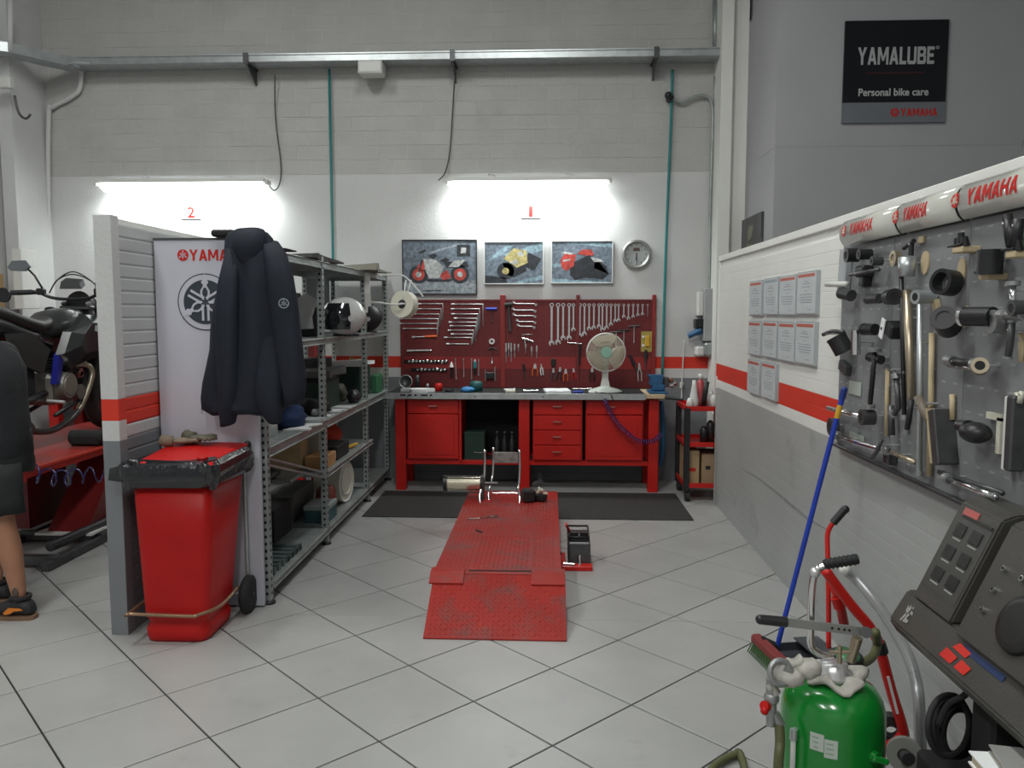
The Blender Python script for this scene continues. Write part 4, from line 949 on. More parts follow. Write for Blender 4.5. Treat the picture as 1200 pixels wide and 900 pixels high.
for x in (lx0, lx1 - .008): g.b2(x, x + .008, ly0, ly1, LZ - .06, LZ - .012)
g.b2(lx0, lx1, ly1 - .008, ly1, LZ - .06, LZ); P('platform', g, red_lift, t)
g = G(); tread(g, lx0 + .01, lx1 - .01, ly0 + .05, ly1 - .35, lambda y: LZ); P('platform_tread', g, M('lift_tread', (.33, .032, .025), .34, stain=((.16, .10, .095), 6, .45, .65, .8)), t, kind='stuff')
# drop panel in the rear half
g = G(); g.b2(lx0 + .19, lx1 - .155, ly0 + .06, ly0 + .75, LZ + .0002, LZ + .0045, bev=.001)
tread(g, lx0 + .2, lx1 - .165, ly0 + .07, ly0 + .74, lambda y: LZ + .0045); P('drop_panel', g, red_lift, t)
g = G(); g.b2(lx0 + .185, lx1 - .15, ly0 + .045, ly0 + .06, LZ - .0, LZ + .002); P('panel_gap', g, black_matte, t)
# ramp
ry0 = 3.785; rz = lambda y: .008 + (LZ - .012) * (y - ry0) / (ly0 - ry0)
g = G(); g.loft([[Vector((x, ry0, .001)), Vector((x, ly0 + .01, LZ - .03)), Vector((x, ly0 + .01, rz(ly0 + .01))), Vector((x, ry0, .008))] for x in (lx0 + .005, lx1 + .02)])
P('ramp', g, red_lift, t)
g = G(); tread(g, lx0 + .02, lx1 + .01, ry0 + .01, ly0 - .01, rz); P('ramp_tread', g, red_lift, t, kind='stuff')
for xa, xb in ((lx0 - .012, lx0 + .17), (lx1 - .16, lx1 + .018)):
    g = G(); g.loft([[Vector((x, ly0 - .07, rz(ly0 - .07) + .004)), Vector((x, ly0 + .07, LZ + .004)), Vector((x, ly0 + .07, LZ + .012)), Vector((x, ly0, LZ + .014)), Vector((x, ly0 - .07, rz(ly0 - .07) + .012))] for x in (xa, xb)])
    P('hinge_flap', g, red_lift, t)
# base and scissor arms under the platform
for x in (lx0 + .06, lx1 - .12):
    g = G(); g.b2(x, x + .06, 4.35, 6.0, 0, .05, bev=.004); P('base_beam', g, dark_steel, t)
    g = G(); g.cyl((x + .03, 4.45, .06), (x + .03, 5.8, .13), .02, n=8); P('scissor_arm', g, dark_steel, t)
g = G(); g.b2(lx0 + .06, lx1 - .06, 5.9, 6.0, 0, .045); P('base_cross_beam', g, dark_steel, t)
# front wheel clamp: chrome hoops
c = T('wheel_clamp', 'chrome wheel clamp with steel plate standing on the far end of the lift', 'wheel clamp', (-.36, 5.9, LZ))
g1 = lambda px, py, y: at(px, py, Y=y)
def hoop(px, off):
    pts = [g1(px, 527, 5.92), g1(px, 545, 5.92), g1(px - 1, 560, 5.90), g1(px - 4, 573, 5.86), g1(px - 6, 582, 5.82), g1(px - 5, 592, 5.78)]
    g = G(); g.tube(smooth_pts([p + Vector((0, off, 0)) for p in pts], 4), .010, 8); return g
for px, off in ((568, 0), (577, .1)): P('curved_bar', hoop(px, off), chrome, c)
g = G(); g.tube(smooth_pts([g1(608.5, 527, 5.92), g1(609, 550, 5.92), g1(608, 566, 5.90), g1(607, 573, 5.88), g1(609, 580, 5.83), g1(609, 592, 5.78)], 4), .010, 8); P('curved_bar', g, chrome, c)
a = g1(579, 530, 5.93); b = g1(607, 543, 5.93); g = G(); g.b2(a.x, b.x, 5.93, 5.945, b.z, a.z, bev=.002); P('back_plate', g, M('worn_steel_plate', (.30, .30, .29), .45, .6, stain=((.1, .09, .08), 14, .45, .6, .8)), c)
for py, y in ((578, 5.87), (591, 5.78)):
    a = g1(566 if py > 580 else 577, py, y); b = g1(608, py, y); g = G(); g.cyl(a, b, .0085, n=8); P('cross_bar', g, chrome, c)
g = G(); a = g1(520, 566, 5.9); b = g1(563, 566, 5.9); g.cyl((a.x + .03, 5.9, a.z), (b.x, 5.9, a.z), .055, n=24); P('air_cylinder', g, M('cylinder_brass', (.62, .56, .44), .18, .9), c)
g = G(); g.cyl((a.x, 5.9, a.z), (a.x + .03, 5.9, a.z), .06, n=20); g.cyl((b.x, 5.9, a.z), (b.x + .02, 5.9, a.z), .058, n=20)
for dz in (.06, -.06):
    g.cyl((a.x, 5.86, a.z + dz), (b.x + .02, 5.86, a.z + dz), .006, n=6); 
P('cylinder_caps', g, black, c)
g = G(); g.b2(b.x + .0, b.x + .03, 5.85, 5.95, LZ, a.z + .06, bev=.004); g.cyl((b.x + .02, 5.9, a.z), (b.x + .13, 5.9, a.z), .012, n=8); P('cylinder_mount', g, dark_steel, c)
g = G(); p = g1(556, 531, 5.93); q = g1(568, 531, 5.93); g.cyl(p, q, .007, n=8); g.sph(p, .011, 8); P('clamp_lever', g, black, c)
# black control gadget on the lift
x = at(627, 585, Z=LZ + .02); t = T('air_valve', 'black air valve with shiny fittings lying beside the wheel clamp', 'valve', (x.x, x.y, LZ))
g = G(); g.box((x.x - .05, x.y, LZ + .05), (.09, .10, .098), Matrix.Rotation(.3, 3, 'Z'), bev=.015); g.box((x.x + .03, x.y + .03, LZ + .03), (.11, .07, .058), Matrix.Rotation(-.4, 3, 'Z'), bev=.012); P('valve_body', g, black, t)
g = G(); g.cyl((x.x + .02, x.y, LZ + .07), (x.x + .05, x.y - .03, LZ + .1), .013, n=8); g.sph((x.x + .03, x.y + .0, LZ + .10), .012, 8); g.cyl((x.x + .06, x.y, LZ + .065), (x.x + .09, x.y + .01, LZ + .06), .01, n=8); P('fitting', g, cream, t)
# wrench lying on the platform
a = at(553, 607.5, Z=LZ + .01); b = at(580, 605, Z=LZ + .01); t = T('combination_spanner', 'pale steel spanner lying across the front lift near the clamp', 'spanner', (a.x, a.y, LZ))
d = (b - a).normalized(); g = G(); Mx = frame((a.x, a.y, LZ + .001), d, Vector((0, 0, 1)).cross(d)); L = (b - a).length
g.prism([(0, -.010), (L, -.009), (L, .009), (0, .010)], .008, Mx); P('shaft', g, chrome, t)
g = G(); g.annulus((b.x, b.y, LZ + .006), (0, 0, 1), .008, .022, .010, 14); P('ring_end', g, chrome, t)
g = G(); q = .016; g.prism([(.012, q), (-.008, q), (-.028, q * .9), (-.028, q * .4), (-.01, q * .35), (-.01, -q * .35), (-.028, -q * .4), (-.028, -q * .9), (-.008, -q), (.012, -q)], .009, Mx); P('jaw_end', g, chrome, t)
a = at(558, 622, Z=LZ); g = G(); g.cyl((a.x, a.y, LZ + .006), (a.x + .04, a.y - .05, LZ + .006), .006, n=7); S('bolt', g, dark_steel, 'small dark bolt lying on the lift tread left of centre', 'bolt')
# hydraulic foot pump beside the lift
t = T('foot_pump', 'small black foot pump with red base beside the front lift', 'pump', (.20, 5.0, 0))
fx, fy = .20, 5.02
g = G(); g.b2(.085, .28, 4.86, 4.93, .0, .03, bev=.004); g.b2(.085, .115, 4.93, 5.15, .0, .03); P('base_frame', g, red_paint, t)
g = G(); g.b2(.13, .27, 4.94, 5.16, .012, .16, bev=.01); P('tank', g, dark_steel, t)
g = G(); g.b2(.135, .265, 4.95, 5.15, .16, .185, bev=.006); g.cyl((.17, 5.0, .185), (.17, 5.0, .21), .025, n=12); g.cyl((.23, 5.0, .185), (.23, 5.0, .21), .025, n=12); P('top_cover', g, black, t)
g = G(); g.tube([(.13, 4.95, .19), (.13, 5.15, .21), (.26, 5.15, .21), (.26, 4.95, .19), (.13, 4.95, .19)], .007, 6); P('guard_rail', g, black, t)
g = G(); g.cyl((.14, 5.05, .2), (.115, 4.97, .27), .009, n=8); P('pedal_handle', g, red_paint, t)
g = G(); g.cyl((.20, 4.90, .015), (.20, 4.93, .08), .010, n=8); g.cyl((.10, 4.9, .03), (.17, 4.89, .03), .016, n=8); P('pipe_fitting', g, chrome, t)
g = G(); g.tube([(.09, 5.1, .02), (.07, 5.15, .06), (.03, 5.2, .12)], .01, 6); P('hose_stub', g, black, t)

# ------------------------------------------------------------------ METAL SHELVING
RX0, RX1 = -2.05, -1.52
ys = [4.22, 5.36, 6.62, 7.50]
t = T('shelving_rack', 'long galvanised shelving rack of perforated posts standing left of the workbench', 'shelving', (-1.78, 5.85, 0))
PH = 1.975
for i, y in enumerate(ys):
    for x, s in ((RX1, -1), (RX0, 1)):
        g = G(); w_ = .04
        g.b2(x - (.002 if s < 0 else 0), x + (.0 if s < 0 else .002), y, y + w_, 0.004, PH); g.b2(min(x, x + s * w_), max(x, x + s * w_), y - .002, y, 0.004, PH)
        post = P('post', g, galv_dull, t)
        g = G()   # punched slots, along both flanges
        k = 0; z = .05
        while z < PH - .03:
            g.b2(x - .003 if s < 0 else x - .001, x + .001 if s < 0 else x + .003, y + .012, y + .026, z, z + .016)
            g.b2(x + s * .012 if s > 0 else x - .026, x + s * .026 if s > 0 else x - .012, y - .003, y - .0015, z, z + .016)
            z += .04
        P('slots', g, black_matte, post, kind='stuff')
        g = G(); g.lathe([(0, 0), (.035, 0), (.035, .012), (.02, .02), (0, .02)], 12, Matrix.Translation((x - (.015 if s < 0 else -.015), y + .015, 0))); P('foot', g, black, t)
def shelf(z, y0, y1, th=.035, x0=RX0, x1=RX1, nm='shelf_panel'):
    g = G(); g.b2(x0 + .004, x1 - .004, y0, y1, z - .003, z); 
    for xx in (x0 + .004, x1 - .006): g.b2(xx, xx + .002, y0, y1, z - th, z - .003)
    g.b2(x0 + .004, x1 - .004, y0, y0 + .002, z - th, z); g.b2(x0 + .004, x1 - .004, y1 - .002, y1, z - th, z)
    g.cyl((x1 - .0, y0, z - .006), (x1 - .0, y1, z - .006), .006, n=6); g.cyl((x1 - .0, y0, z - th + .004), (x1 - .0, y1, z - th + .004), .005, n=6)
    P(nm, g, galv_dull, t)
for y0, y1 in zip(ys[:-1], ys[1:]):
    shelf(1.945, y0 + .045, y1 - .003, .05)
    shelf(1.43, y0 + .045, y1 - .003, .045)
    shelf(.87, y0 + .045, y1 - .003, .06)
    shelf(.115, y0 + .045, y1 - .003, .045)
shelf(.505, ys[1] + .045, ys[2] + .2, .04)
for (ya, za), (yb, zb) in (((ys[0] + .04, .80), (ys[1], .50)), ):
    g = G()
    for dz in (0, -.035): g.b2(0, 1, 0, .02, dz, dz + .012, Mx=frame((RX1 - .01, ya, za), (0, yb - ya, zb - za), (-1, 0, 0)) @ Matrix.Scale(math.hypot(yb - ya, zb - za), 4, (1, 0, 0)))
    P('diagonal_brace', g, galv, t)
for za, zb in ((.15, .84), (.9, 1.4)):
    g = G(); g.tube([(RX0 + .01, ys[0] + .04, za), (RX0 + .01, ys[1], zb)], .008, 6); P('rear_brace', g, galv_dull, t)
g = G(); g.b2(RX0 + .2, RX1 - .15, ys[1] - .3, ys[1] + .02, .495, .515); g.b2(RX0 + .15, RX1, ys[1] - .05, ys[1] - .03, .48, .51); P('half_shelf', g, galv_dull, t)
# white laminate end board with the maker's emblem
b = T('end_board', 'tall white board with tuning fork emblem closing the near end of the shelving', 'board', (-1.80, 4.19, .01))
ex0, ex1, ey = -2.075, -1.54, 4.165
g = G(); g.b2(ex0, ex1, ey, ey + .03, .01, 1.98, bev=.002); P('board_panel', g, lilac_board, b)
g = G(); g.b2(ex0 - .002, ex1 + .002, ey - .003, ey + .033, 1.978, 1.99); P('top_trim', g, dark_steel, b)
FB = lambda x, z, d=0: frame((x, ey - .0008 - d, z), (1, 0, 0), (0, 0, 1))
pc = at(241, 354, Y=ey); rr = .150
gd = M('emblem_charcoal', (.03, .04, .055), .5)
g = G(); g.prism(disc_poly(rr, 40), .001, FB(pc.x, pc.z)); P('emblem_outer', g, gd, b)
g = G(); g.prism(disc_poly(rr * .96, 40), .0018, FB(pc.x, pc.z), .001); P('emblem_white_ring', g, lilac_board, b)
g = G(); g.prism(disc_poly(rr * .78, 40), .0026, FB(pc.x, pc.z), .0018); P('emblem_inner', g, gd, b)
g = G()
fork_shapes(g, rr * .88, FB(pc.x, pc.z, .0022)); P('tuning_fork_mark', g, lilac_board, b)
a = at(208, 299, Y=ey); q = at(294, 299, Y=ey)
p1 = at(214.5, 299, Y=ey); emblem(.030, FB(p1.x, p1.z), red_text, lilac_board, b)
ta, tb = at(222, 299, Y=ey).x, at(289, 299, Y=ey).x
blocktext('YAMAHA', tb - ta, .058, FB((ta + tb) / 2, p1.z), red_text, b, depth=.001)

# things on the rack ---------------------------------------------------------
def helmet(x, y, z, rz, shell, visor_m, label, sc=1.):
    t = T('helmet', label, 'helmet', (x, y, z), 'helmets on the shelving'); t.rotation_euler[2] = rz; A = Matrix.Translation((x, y, z))
    g = G(); t0 = bmesh.new(); bmesh.ops.create_uvsphere(t0, u_segments=24, v_segments=16, radius=1)
    for v in t0.verts:
        c_ = v.co.copy(); zz = c_.z
        k = 1.0 if zz > 0 else 1 - .10 * abs(zz)
        v.co = Vector((c_.x * .125 * k, c_.y * .155 * k * (1.08 if c_.y < 0 and zz < 0 else 1), max(.135 + zz * .135, .004))) * sc
    rm = [f for f in t0.faces if (lambda c_: c_.y < -.045 * sc and .055 * sc < c_.z < .215 * sc)(f.calc_center_median())]
    bmesh.ops.delete(t0, geom=rm, context='FACES')
    g.sm = True; g.add(t0, A); P('shell', g, shell, t)
    g = G(); rings = []
    for zz, r_ in ((.045, .121), (.09, .131), (.15, .130), (.19, .118), (.225, .098)):
        rings.append([A @ Vector((r_ * math.sin(th) * 1.01, -r_ * 1.24 * math.cos(th), zz)) * 1 if sc == 1 else A @ (Vector((r_ * math.sin(th), -r_ * 1.24 * math.cos(th), zz)) * sc) for th in [R(-82 + 164 * i / 10) for i in range(11)]])
    g.sm = True; g.loft(rings, closed=False); P('visor', g, visor_m, t)
    g = G(); g.ring(A @ Vector((0, .01, .006 * sc)), (0, 0, 1), .085 * sc, .008 * sc, 18, 6); g.sph(A @ Vector((0, .0, .11 * sc)), (.105 * sc, .12 * sc, .10 * sc), 12); P('lining', g, black_matte, t)
    g = G()
    for s in (-1, 1): g.cyl(A @ Vector((s * .118 * sc, -.02, .12 * sc)), A @ Vector((s * .13 * sc, -.02, .12 * sc)), .022 * sc, n=12)
    P('visor_pivot', g, steel, t)
    return t
SZ2 = 1.431
h = helmet(at(402, 384, Y=5.75).x, 5.80, SZ2, R(-48), M('helmet_white', (.60, .60, .60), .2, coat=.6), M('visor_black', (.01, .012, .015), .1, coat=.6), 'white full face helmet with black visor on the second shelf', 1.05)
h = helmet(at(437, 384, Y=6.9).x - .06, 6.9, SZ2, R(-60), black, M('visor_smoke', (.02, .02, .022), .1, coat=.6), 'black full face helmet on the second shelf near the back wall', .95)
# white fairing and black fairing left of the helmet
yy = 5.5; g = G()
pts = [(at(347, 352, Y=yy), .0), (at(360, 344, Y=yy), .0), (at(373, 351, Y=yy), 0), (at(369, 362, Y=yy), 0), (at(366, 372, Y=yy), 0), (at(368, 385, Y=yy), 0), (at(345, 386, Y=yy), 0)]
poly = [(p.x, max(p.z, SZ2 + .0)) for p, _ in pts]
g.prism(poly, .05, frame((0, yy, 0), (1, 0, 0), (0, 0, 1)), 0); g.bm.normal_update()
S('bodywork_panel', g, M('fairing_white', (.55, .56, .56), .25, coat=.4), 'curved white motorcycle body panel standing left of the white helmet', 'body panel')
g = G(); A = Matrix.Translation((at(372, 384, Y=5.6).x - .05, 5.62, SZ2)); g.loft([[A @ Vector(v) for v in ((-.1, -.03, 0), (.09, -.03, 0), (.09, .03, 0), (-.1, .03, 0))], [A @ Vector(v) for v in ((-.06, -.02, .1), (.07, -.02, .12), (.07, .02, .12), (-.06, .02, .1))], [A @ Vector(v) for v in ((.02, -.01, .2), (.1, -.01, .22), (.1, .01, .22), (.02, .01, .2))]])
S('bodywork_panel', g, black, 'black pointed body panel between the white panel and the white helmet', 'body panel')
def bx(nm, x0, x1, y0, y1, z0, z1, m, label, cat='box', lid=None, rz=0):
    t = T(nm, label, cat, ((x0 + x1) / 2, (y0 + y1) / 2, z0)); g = G(); g.b2(x0, x1, y0, y1, z0, z1, bev=.004); P('body', g, m, t)
    if lid: g = G(); g.b2(x0 - .004, x1 + .004, y0 - .004, y1 + .004, z1 - .03, z1 + .004, bev=.003); P('lid', g, lid, t)
    t.rotation_euler[2] = rz; return t
# top shelf: sheets of dark card
def warped(nm, x0, x1, y0, y1, z, th, m, label, amp=.02, cat='cardboard', ph=0):
    g = G(); n_ = 6; rings = []
    for i in range(n_ + 1):
        u = i / n_; y = y0 + (y1 - y0) * u; dz = amp * (math.sin(u * 4 + ph) * .5 + .5)
        rings.append([Vector((x0 + .02 * math.sin(u * 9), y, z)), Vector((x1 + .03 * math.sin(u * 7 + 1), y, z + 0)), Vector((x1 + .03 * math.sin(u * 7 + 1), y, z + th + dz)), Vector((x0 + .02 * math.sin(u * 9), y, z + th + dz * .3))])
    g.loft(rings); return S(nm, g, m, label, cat)
warped('cardboard_sheet', -1.9, -1.50, 5.0, 5.75, 1.947, .006, M('dark_card', (.06, .06, .055), .8), 'dark bent sheet of card on the top shelf above the second post', .035)
warped('cardboard_sheet', -1.85, -1.42, 6.5, 7.1, 1.947, .008, M('mid_card', (.25, .24, .2), .8), 'pale curled papers on the top shelf above the third post', .05, 'paper', 1)
g = G(); g.lathe([(0, 0), (.12, 0), (.115, .03), (.08, .055), (0, .06)], 18, Matrix.Translation((-1.66, 4.55, 1.947))); g.b2(-1.6, -1.45, 4.4, 4.6, 1.947, 1.955, bev=.002)
S('peaked_hat', g, black_matte, 'black cap lying on the top shelf behind the jacket', 'cap')
g = G(); p = at(266, 275, Y=4.2); g.b2(p.x - .06, p.x + .06, 4.13, 4.35, 1.993, 2.03, bev=.01); S('dark_pouch', g, black_matte, 'dark pouch lying on top of the white end board', 'pouch')
# hanging white paper strip on post
g = G(); a = at(427, 320, Y=6.6); b_ = at(434, 359, Y=6.6); rings = []
for i in range(6):
    z = a.z + (b_.z - a.z) * i / 5; o_ = .006 * math.sin(i * 1.7); rings.append([Vector((a.x, 6.600 + o_, z)), Vector((b_.x + .004 * i * .3, 6.596 + o_, z)), Vector((b_.x + .004 * i * .3, 6.600 + o_, z)), Vector((a.x, 6.604 + o_, z))])
g.loft(rings); S('paper_strip', g, white_p, 'white strip of paper hanging down the third rack post', 'paper')
# roll dispenser
c = at(474, 357, Y=6.45); t = T('roll_dispenser', 'white wire arm holding a wide roll of tape at the shelving end', 'dispenser', (c.x, 6.45, c.z - .1))
tilt = Vector((-.42, -1, .12)).normalized()
g = G(); g.annulus((c.x, 6.45, c.z), tilt, .034, .108, .075, 32); P('roll', g, cream, t)
g = G(); g.annulus((c.x, 6.45, c.z), tilt, .012, .036, .08, 20); g.cyl(Vector((c.x, 6.45, c.z)) - tilt * .06, Vector((c.x, 6.45, c.z)) + tilt * .055, .012, n=10); P('hub', g, dark_steel, t)
for k, off in enumerate((0, .07)):
    yy = 6.42 + off
    g = G(); g.tube(smooth_pts([at(446, 323, Y=6.6), at(460, 322.5, Y=6.5 + off), at(472, 323, Y=yy), at(480, 329, Y=yy), at(490, 340, Y=yy), at(496, 348, Y=yy)]), .006, 7); P('upper_arm', g, white_p, t)
    g = G(); g.tube([at(476 + 6 * k, 328, Y=yy), at(473 + 4 * k, 345, Y=yy), at(473, 356, Y=yy)], .006, 7); P('hanger_bar', g, white_p, t)
g = G(); g.tube(smooth_pts([at(435, 354, Y=6.62), at(447, 355, Y=6.5), at(462, 357, Y=6.38), at(470, 356, Y=6.38), at(474, 356, Y=6.4)]), .008, 7); P('lower_arm', g, white_p, t)
g = G(); g.cyl(at(436, 323, Y=6.63), at(447, 323, Y=6.58), .010, n=8); g.b2(RX1, RX1 + .012, 6.62, 6.66, 1.60, 1.90); P('mount_plate', g, white_p, t)
# panels behind the rack upper bays (pale sheets)
g = G(); g.b2(RX0 - .012, RX0 - .004, 6.66, 7.48, 1.48, 1.92); S('back_sheet', g, M('sheet_grey', (.22, .24, .235), .5), 'grey sheet closing the back of the last upper rack bay', 'panel')
g = G(); g.b2(RX0 - .012, RX0 - .004, 5.42, 6.60, 1.66, 1.76); S('back_rail', g, dark_steel, 'dark rail across the back of the middle rack bay', 'rail')
# middle shelf (0.87)
Z3 = .871
t = T('metal_can', 'dented steel can on the middle shelf beside the jacket', 'can', (-1.66, 4.62, Z3)); A = Matrix.Translation((-1.67, 4.62, Z3))
g = G(); g.lathe([(0, 0), (.07, 0), (.071, .115), (.066, .115), (.064, .01), (0, .01)], 22, A); P('can_body', g, galv, t)
g = G(); g.ring((-1.67, 4.62, Z3 + .115), (0, 0, 1), .07, .003, 22, 5); P('can_rim', g, steel, t)
g = G(); g.tube(smooth_pts([(-1.64, 4.38, Z3 + .01), (-1.60, 4.40, Z3 + .04), (-1.60, 4.42, Z3 + .1), (-1.63, 4.43, Z3 + .14)]), .006, 6); g.sph((-1.63, 4.36, Z3 + .018), (.05, .035, .018), 10); S('rag', g, M('tan_rag', (.4, .32, .22), .9), 'tan rag with string on the near end of the middle shelf', 'rag')
def mound(nm, x, y, z, sx, sy, sz, m, label, cat, seed=0, parent=None, n=16):
    g = G(); rnd = random.Random(seed); ph = [rnd.random() * 6 for _ in range(6)]
    t0 = bmesh.new(); bmesh.ops.create_uvsphere(t0, u_segments=n, v_segments=n // 2 + 2, radius=1)
    for v in t0.verts:
        c_ = v.co; k = 1 + .14 * math.sin(c_.x * 5 + ph[0]) * math.cos(c_.y * 6 + ph[1]) + .08 * math.sin(c_.z * 9 + ph[2] + c_.x * 7)
        v.co = Vector((x + c_.x * sx * k, y + c_.y * sy * k, max(z, z + sz * .45 + c_.z * sz * .6 * k)))
    g.sm = True; g.add(t0)
    return S(nm, g, m, label, cat) if parent is None else P(nm, g, m, parent)
mound('folded_cloth', -1.68, 5.02, Z3, .13, .19, .14, blue_cloth, 'dark blue cloth heap on the middle shelf behind the steel can', 'cloth', 3)
warped('magazine', -1.64, -1.50, 4.85, 5.12, Z3 + .001, .006, paper, 'white paper sticking out under the dark blue cloth heap', .006, 'paper', 2)
warped('magazine', -1.66, -1.53, 5.16, 5.33, Z3 + .001, .02, M('paper_grey', (.42, .45, .46), .7), 'grey booklet at the second rack post on the middle shelf', .006, 'booklet', 2)
mound('cable_heap', -1.72, 5.62, Z3, .15, .16, .11, black_matte, 'black heap of straps on the middle shelf right of the second post', 'straps', 5)
for k, (y, dy, x) in enumerate(((5.5, .12, -1.62), (5.78, .16, -1.62), (6.02, .14, -1.60))):
    warped('leaflet', x - .07, x + .07, y, y + dy, Z3 + .001, .004, paper, 'pale leaflet on the middle shelf, %s from the second rack post' % ORD[k], .008, 'leaflet', k)
b = bx('green_crate', -1.93, -1.66, 5.85, 6.28, Z3, Z3 + .24, green_dark, 'dark green crate on the middle shelf left of the third post', 'crate', black_matte)
b = bx('green_crate', -1.90, -1.60, 6.72, 7.12, Z3, Z3 + .27, green_dark, 'dark green crate on the middle shelf between the last two posts', 'crate')
g = G(); A = frame((-1.56, 6.74, Z3), (0, 0, 1), (0, 1, 0)); g.b2(-1.60, -1.54, 7.14, 7.36, Z3, Z3 + .17, bev=.01); S('green_folder', g, M('folder_green', (.03, .14, .06), .5), 'bright green folder at the far end of the middle shelf', 'folder')
warped('paper_stack', -1.86, -1.58, 6.66, 7.08, Z3 + .275, .03, paper, 'white papers heaped on the far green crate', .03, 'paper', 1)
warped('paper_stack', -1.93, -1.64, 5.84, 6.3, Z3 + .247, .03, M('grey_cloth', (.12, .12, .12), .9), 'dark grey cloth lying over the near green crate', .04, 'cloth', 3)
mound('yellow_bag', -1.78, 7.28, Z3, .12, .12, .30, M('amber_bag', (.42, .24, .05), .5), 'amber plastic bag at the back end of the middle shelf', 'bag', 9)
b = bx('dark_case', -1.98, -1.80, 6.3, 6.58, Z3, Z3 + .36, M('near_black_case', (.03, .03, .035), .5), 'dark standing case behind the third post on the middle shelf', 'case')
for k, (x, y, sx, sy, sz, m, lab) in enumerate((
    (-1.86, 4.72, .11, .12, .16, black_matte, 'black cloth bundle at the back of the middle shelf behind the steel can'),
    (-1.60, 5.47, .05, .08, .06, M('greyish_plastic', (.16, .17, .17), .4), 'small grey part at the second post on the middle shelf'),
    (-1.88, 5.50, .10, .12, .20, M('dull_metal', (.10, .10, .10), .4, .5), 'dull metal lump at the back of the middle shelf near the second post'),
    (-1.58, 6.42, .05, .10, .10, black, 'black plastic part in front of the third post on the middle shelf'),
    (-1.74, 6.50, .08, .08, .15, M('olive_part', (.09, .09, .06), .6), 'olive lump between the two green crates'),
    (-1.95, 5.15, .07, .12, .20, M('maroon_part', (.10, .02, .02), .5), 'maroon bundle at the back of the middle shelf before the second post'))):
    mound('loose_part', x, y, Z3, sx, sy, sz, m, lab, 'part', 20 + k)
for k, (x, y, sx, sy, sz, m, lab) in enumerate(((-1.85, 4.6, .12, .16, .14, black_matte, 'black heap at the back of the second shelf above the jacket side'), (-1.9, 6.35, .08, .12, .16, dark_steel, 'dark part behind the white helmet on the second shelf'))):
    mound('loose_part', x, y, SZ2, sx, sy, sz, m, lab, 'part', 30 + k)
# lower shelf (.505)
Z4 = .506
bx('cardboard_box', -1.95, -1.72, 5.42, 5.62, Z4, Z4 + .24, card, 'open tan cardboard box at the back of the half height shelf', 'box', None, R(4))
g = G(); g.b2(-1.78, -1.66, 5.68, 5.9, Z4, Z4 + .25, bev=.004); S('white_carton', g, M('dull_white', (.42, .42, .39), .7), 'upright off white carton on the half height shelf', 'box')
b = bx('parts_box', -1.70, -1.55, 5.45, 5.72, Z4, Z4 + .09, M('orange_card', (.45, .24, .10), .8), 'low orange brown box at the front of the half height shelf', 'box')
b = bx('black_box', -1.76, -1.56, 5.80, 6.15, Z4, Z4 + .10, black_matte, 'flat black case with white end label on the half height shelf', 'case')
g = G(); g.b2(-1.62, -1.57, 5.798, 5.80, Z4 + .02, Z4 + .07); P('end_label', g, paper, b)
mound('red_cloth', -1.80, 6.35, Z4, .12, .20, .22, M('red_rag', (.40, .04, .02), .8), 'bright red cloth bundle at the far end of the half height shelf', 'cloth', 2)
g = G(); g.cyl((-1.62, 6.22, Z4 + .02), (-1.56, 6.42, Z4 + .025), .018, .01, n=10); S('orange_tube', g, yellow, 'small yellow tube before the red cloth bundle', 'tube')
# bottom shelf
Z5 = .116
t = T('white_canister', 'round cream canister on the bottom shelf before the third post', 'canister', (-1.66, 6.1, Z5))
g = G(); g.cyl((-1.78, 6.15, Z5 + .165), (-1.58, 6.12, Z5 + .165), .160, n=32); P('canister_body', g, cream, t)
g = G(); g.ring((-1.578, 6.12, Z5 + .165), (1, -.1, 0), .10, .008, 26, 6); g.ring((-1.58, 6.12, Z5 + .165), (1, -.1, 0), .155, .008, 30, 6); P('canister_rims', g, white_p, t)
b = bx('teal_box', -1.72, -1.55, 5.48, 5.72, Z5, Z5 + .12, M('teal_grey', (.03, .09, .10), .5), 'dark teal plastic box on the bottom shelf after the second post', 'box', M('pale_grey_lid', (.3, .32, .32), .5))
mound('red_part', -1.66, 5.82, Z5, .08, .08, .19, M('dull_red', (.25, .05, .04), .5), 'dull red lumpy part behind the teal box', 'part', 6)
bx('dark_carton', -2.0, -1.75, 4.95, 5.3, Z5, Z5 + .22, black_matte, 'black box at the back of the near bottom shelf', 'box')
bx('grey_carton', -2.0, -1.8, 5.5, 6.0, Z5, Z5 + .2, M('dim_grey', (.12, .12, .12), .7), 'dim grey box far back on the bottom shelf', 'box')
for k in range(7):
    y = 4.36 + .078 * k; g = G(); g.b2(-1.98 + .01 * k, -1.545, y, y + .035, Z5 + .0, Z5 + .035, bev=.003); g.b2(-1.552, -1.545, y - .004, y + .03, Z5, Z5 + .042)
    S('steel_bar', g, M('painted_bar', (.10, .13, .13), .4, .4), 'flat steel bar across the near bottom shelf, %s from the end board' % ORD[k], 'bar', 'steel bars on the bottom shelf')
mound('parts_tray', -1.85, 5.1, .516, .09, .09, .07, dark_steel, 'small dark machine part on the half shelf behind the diagonal brace', 'part', 11)

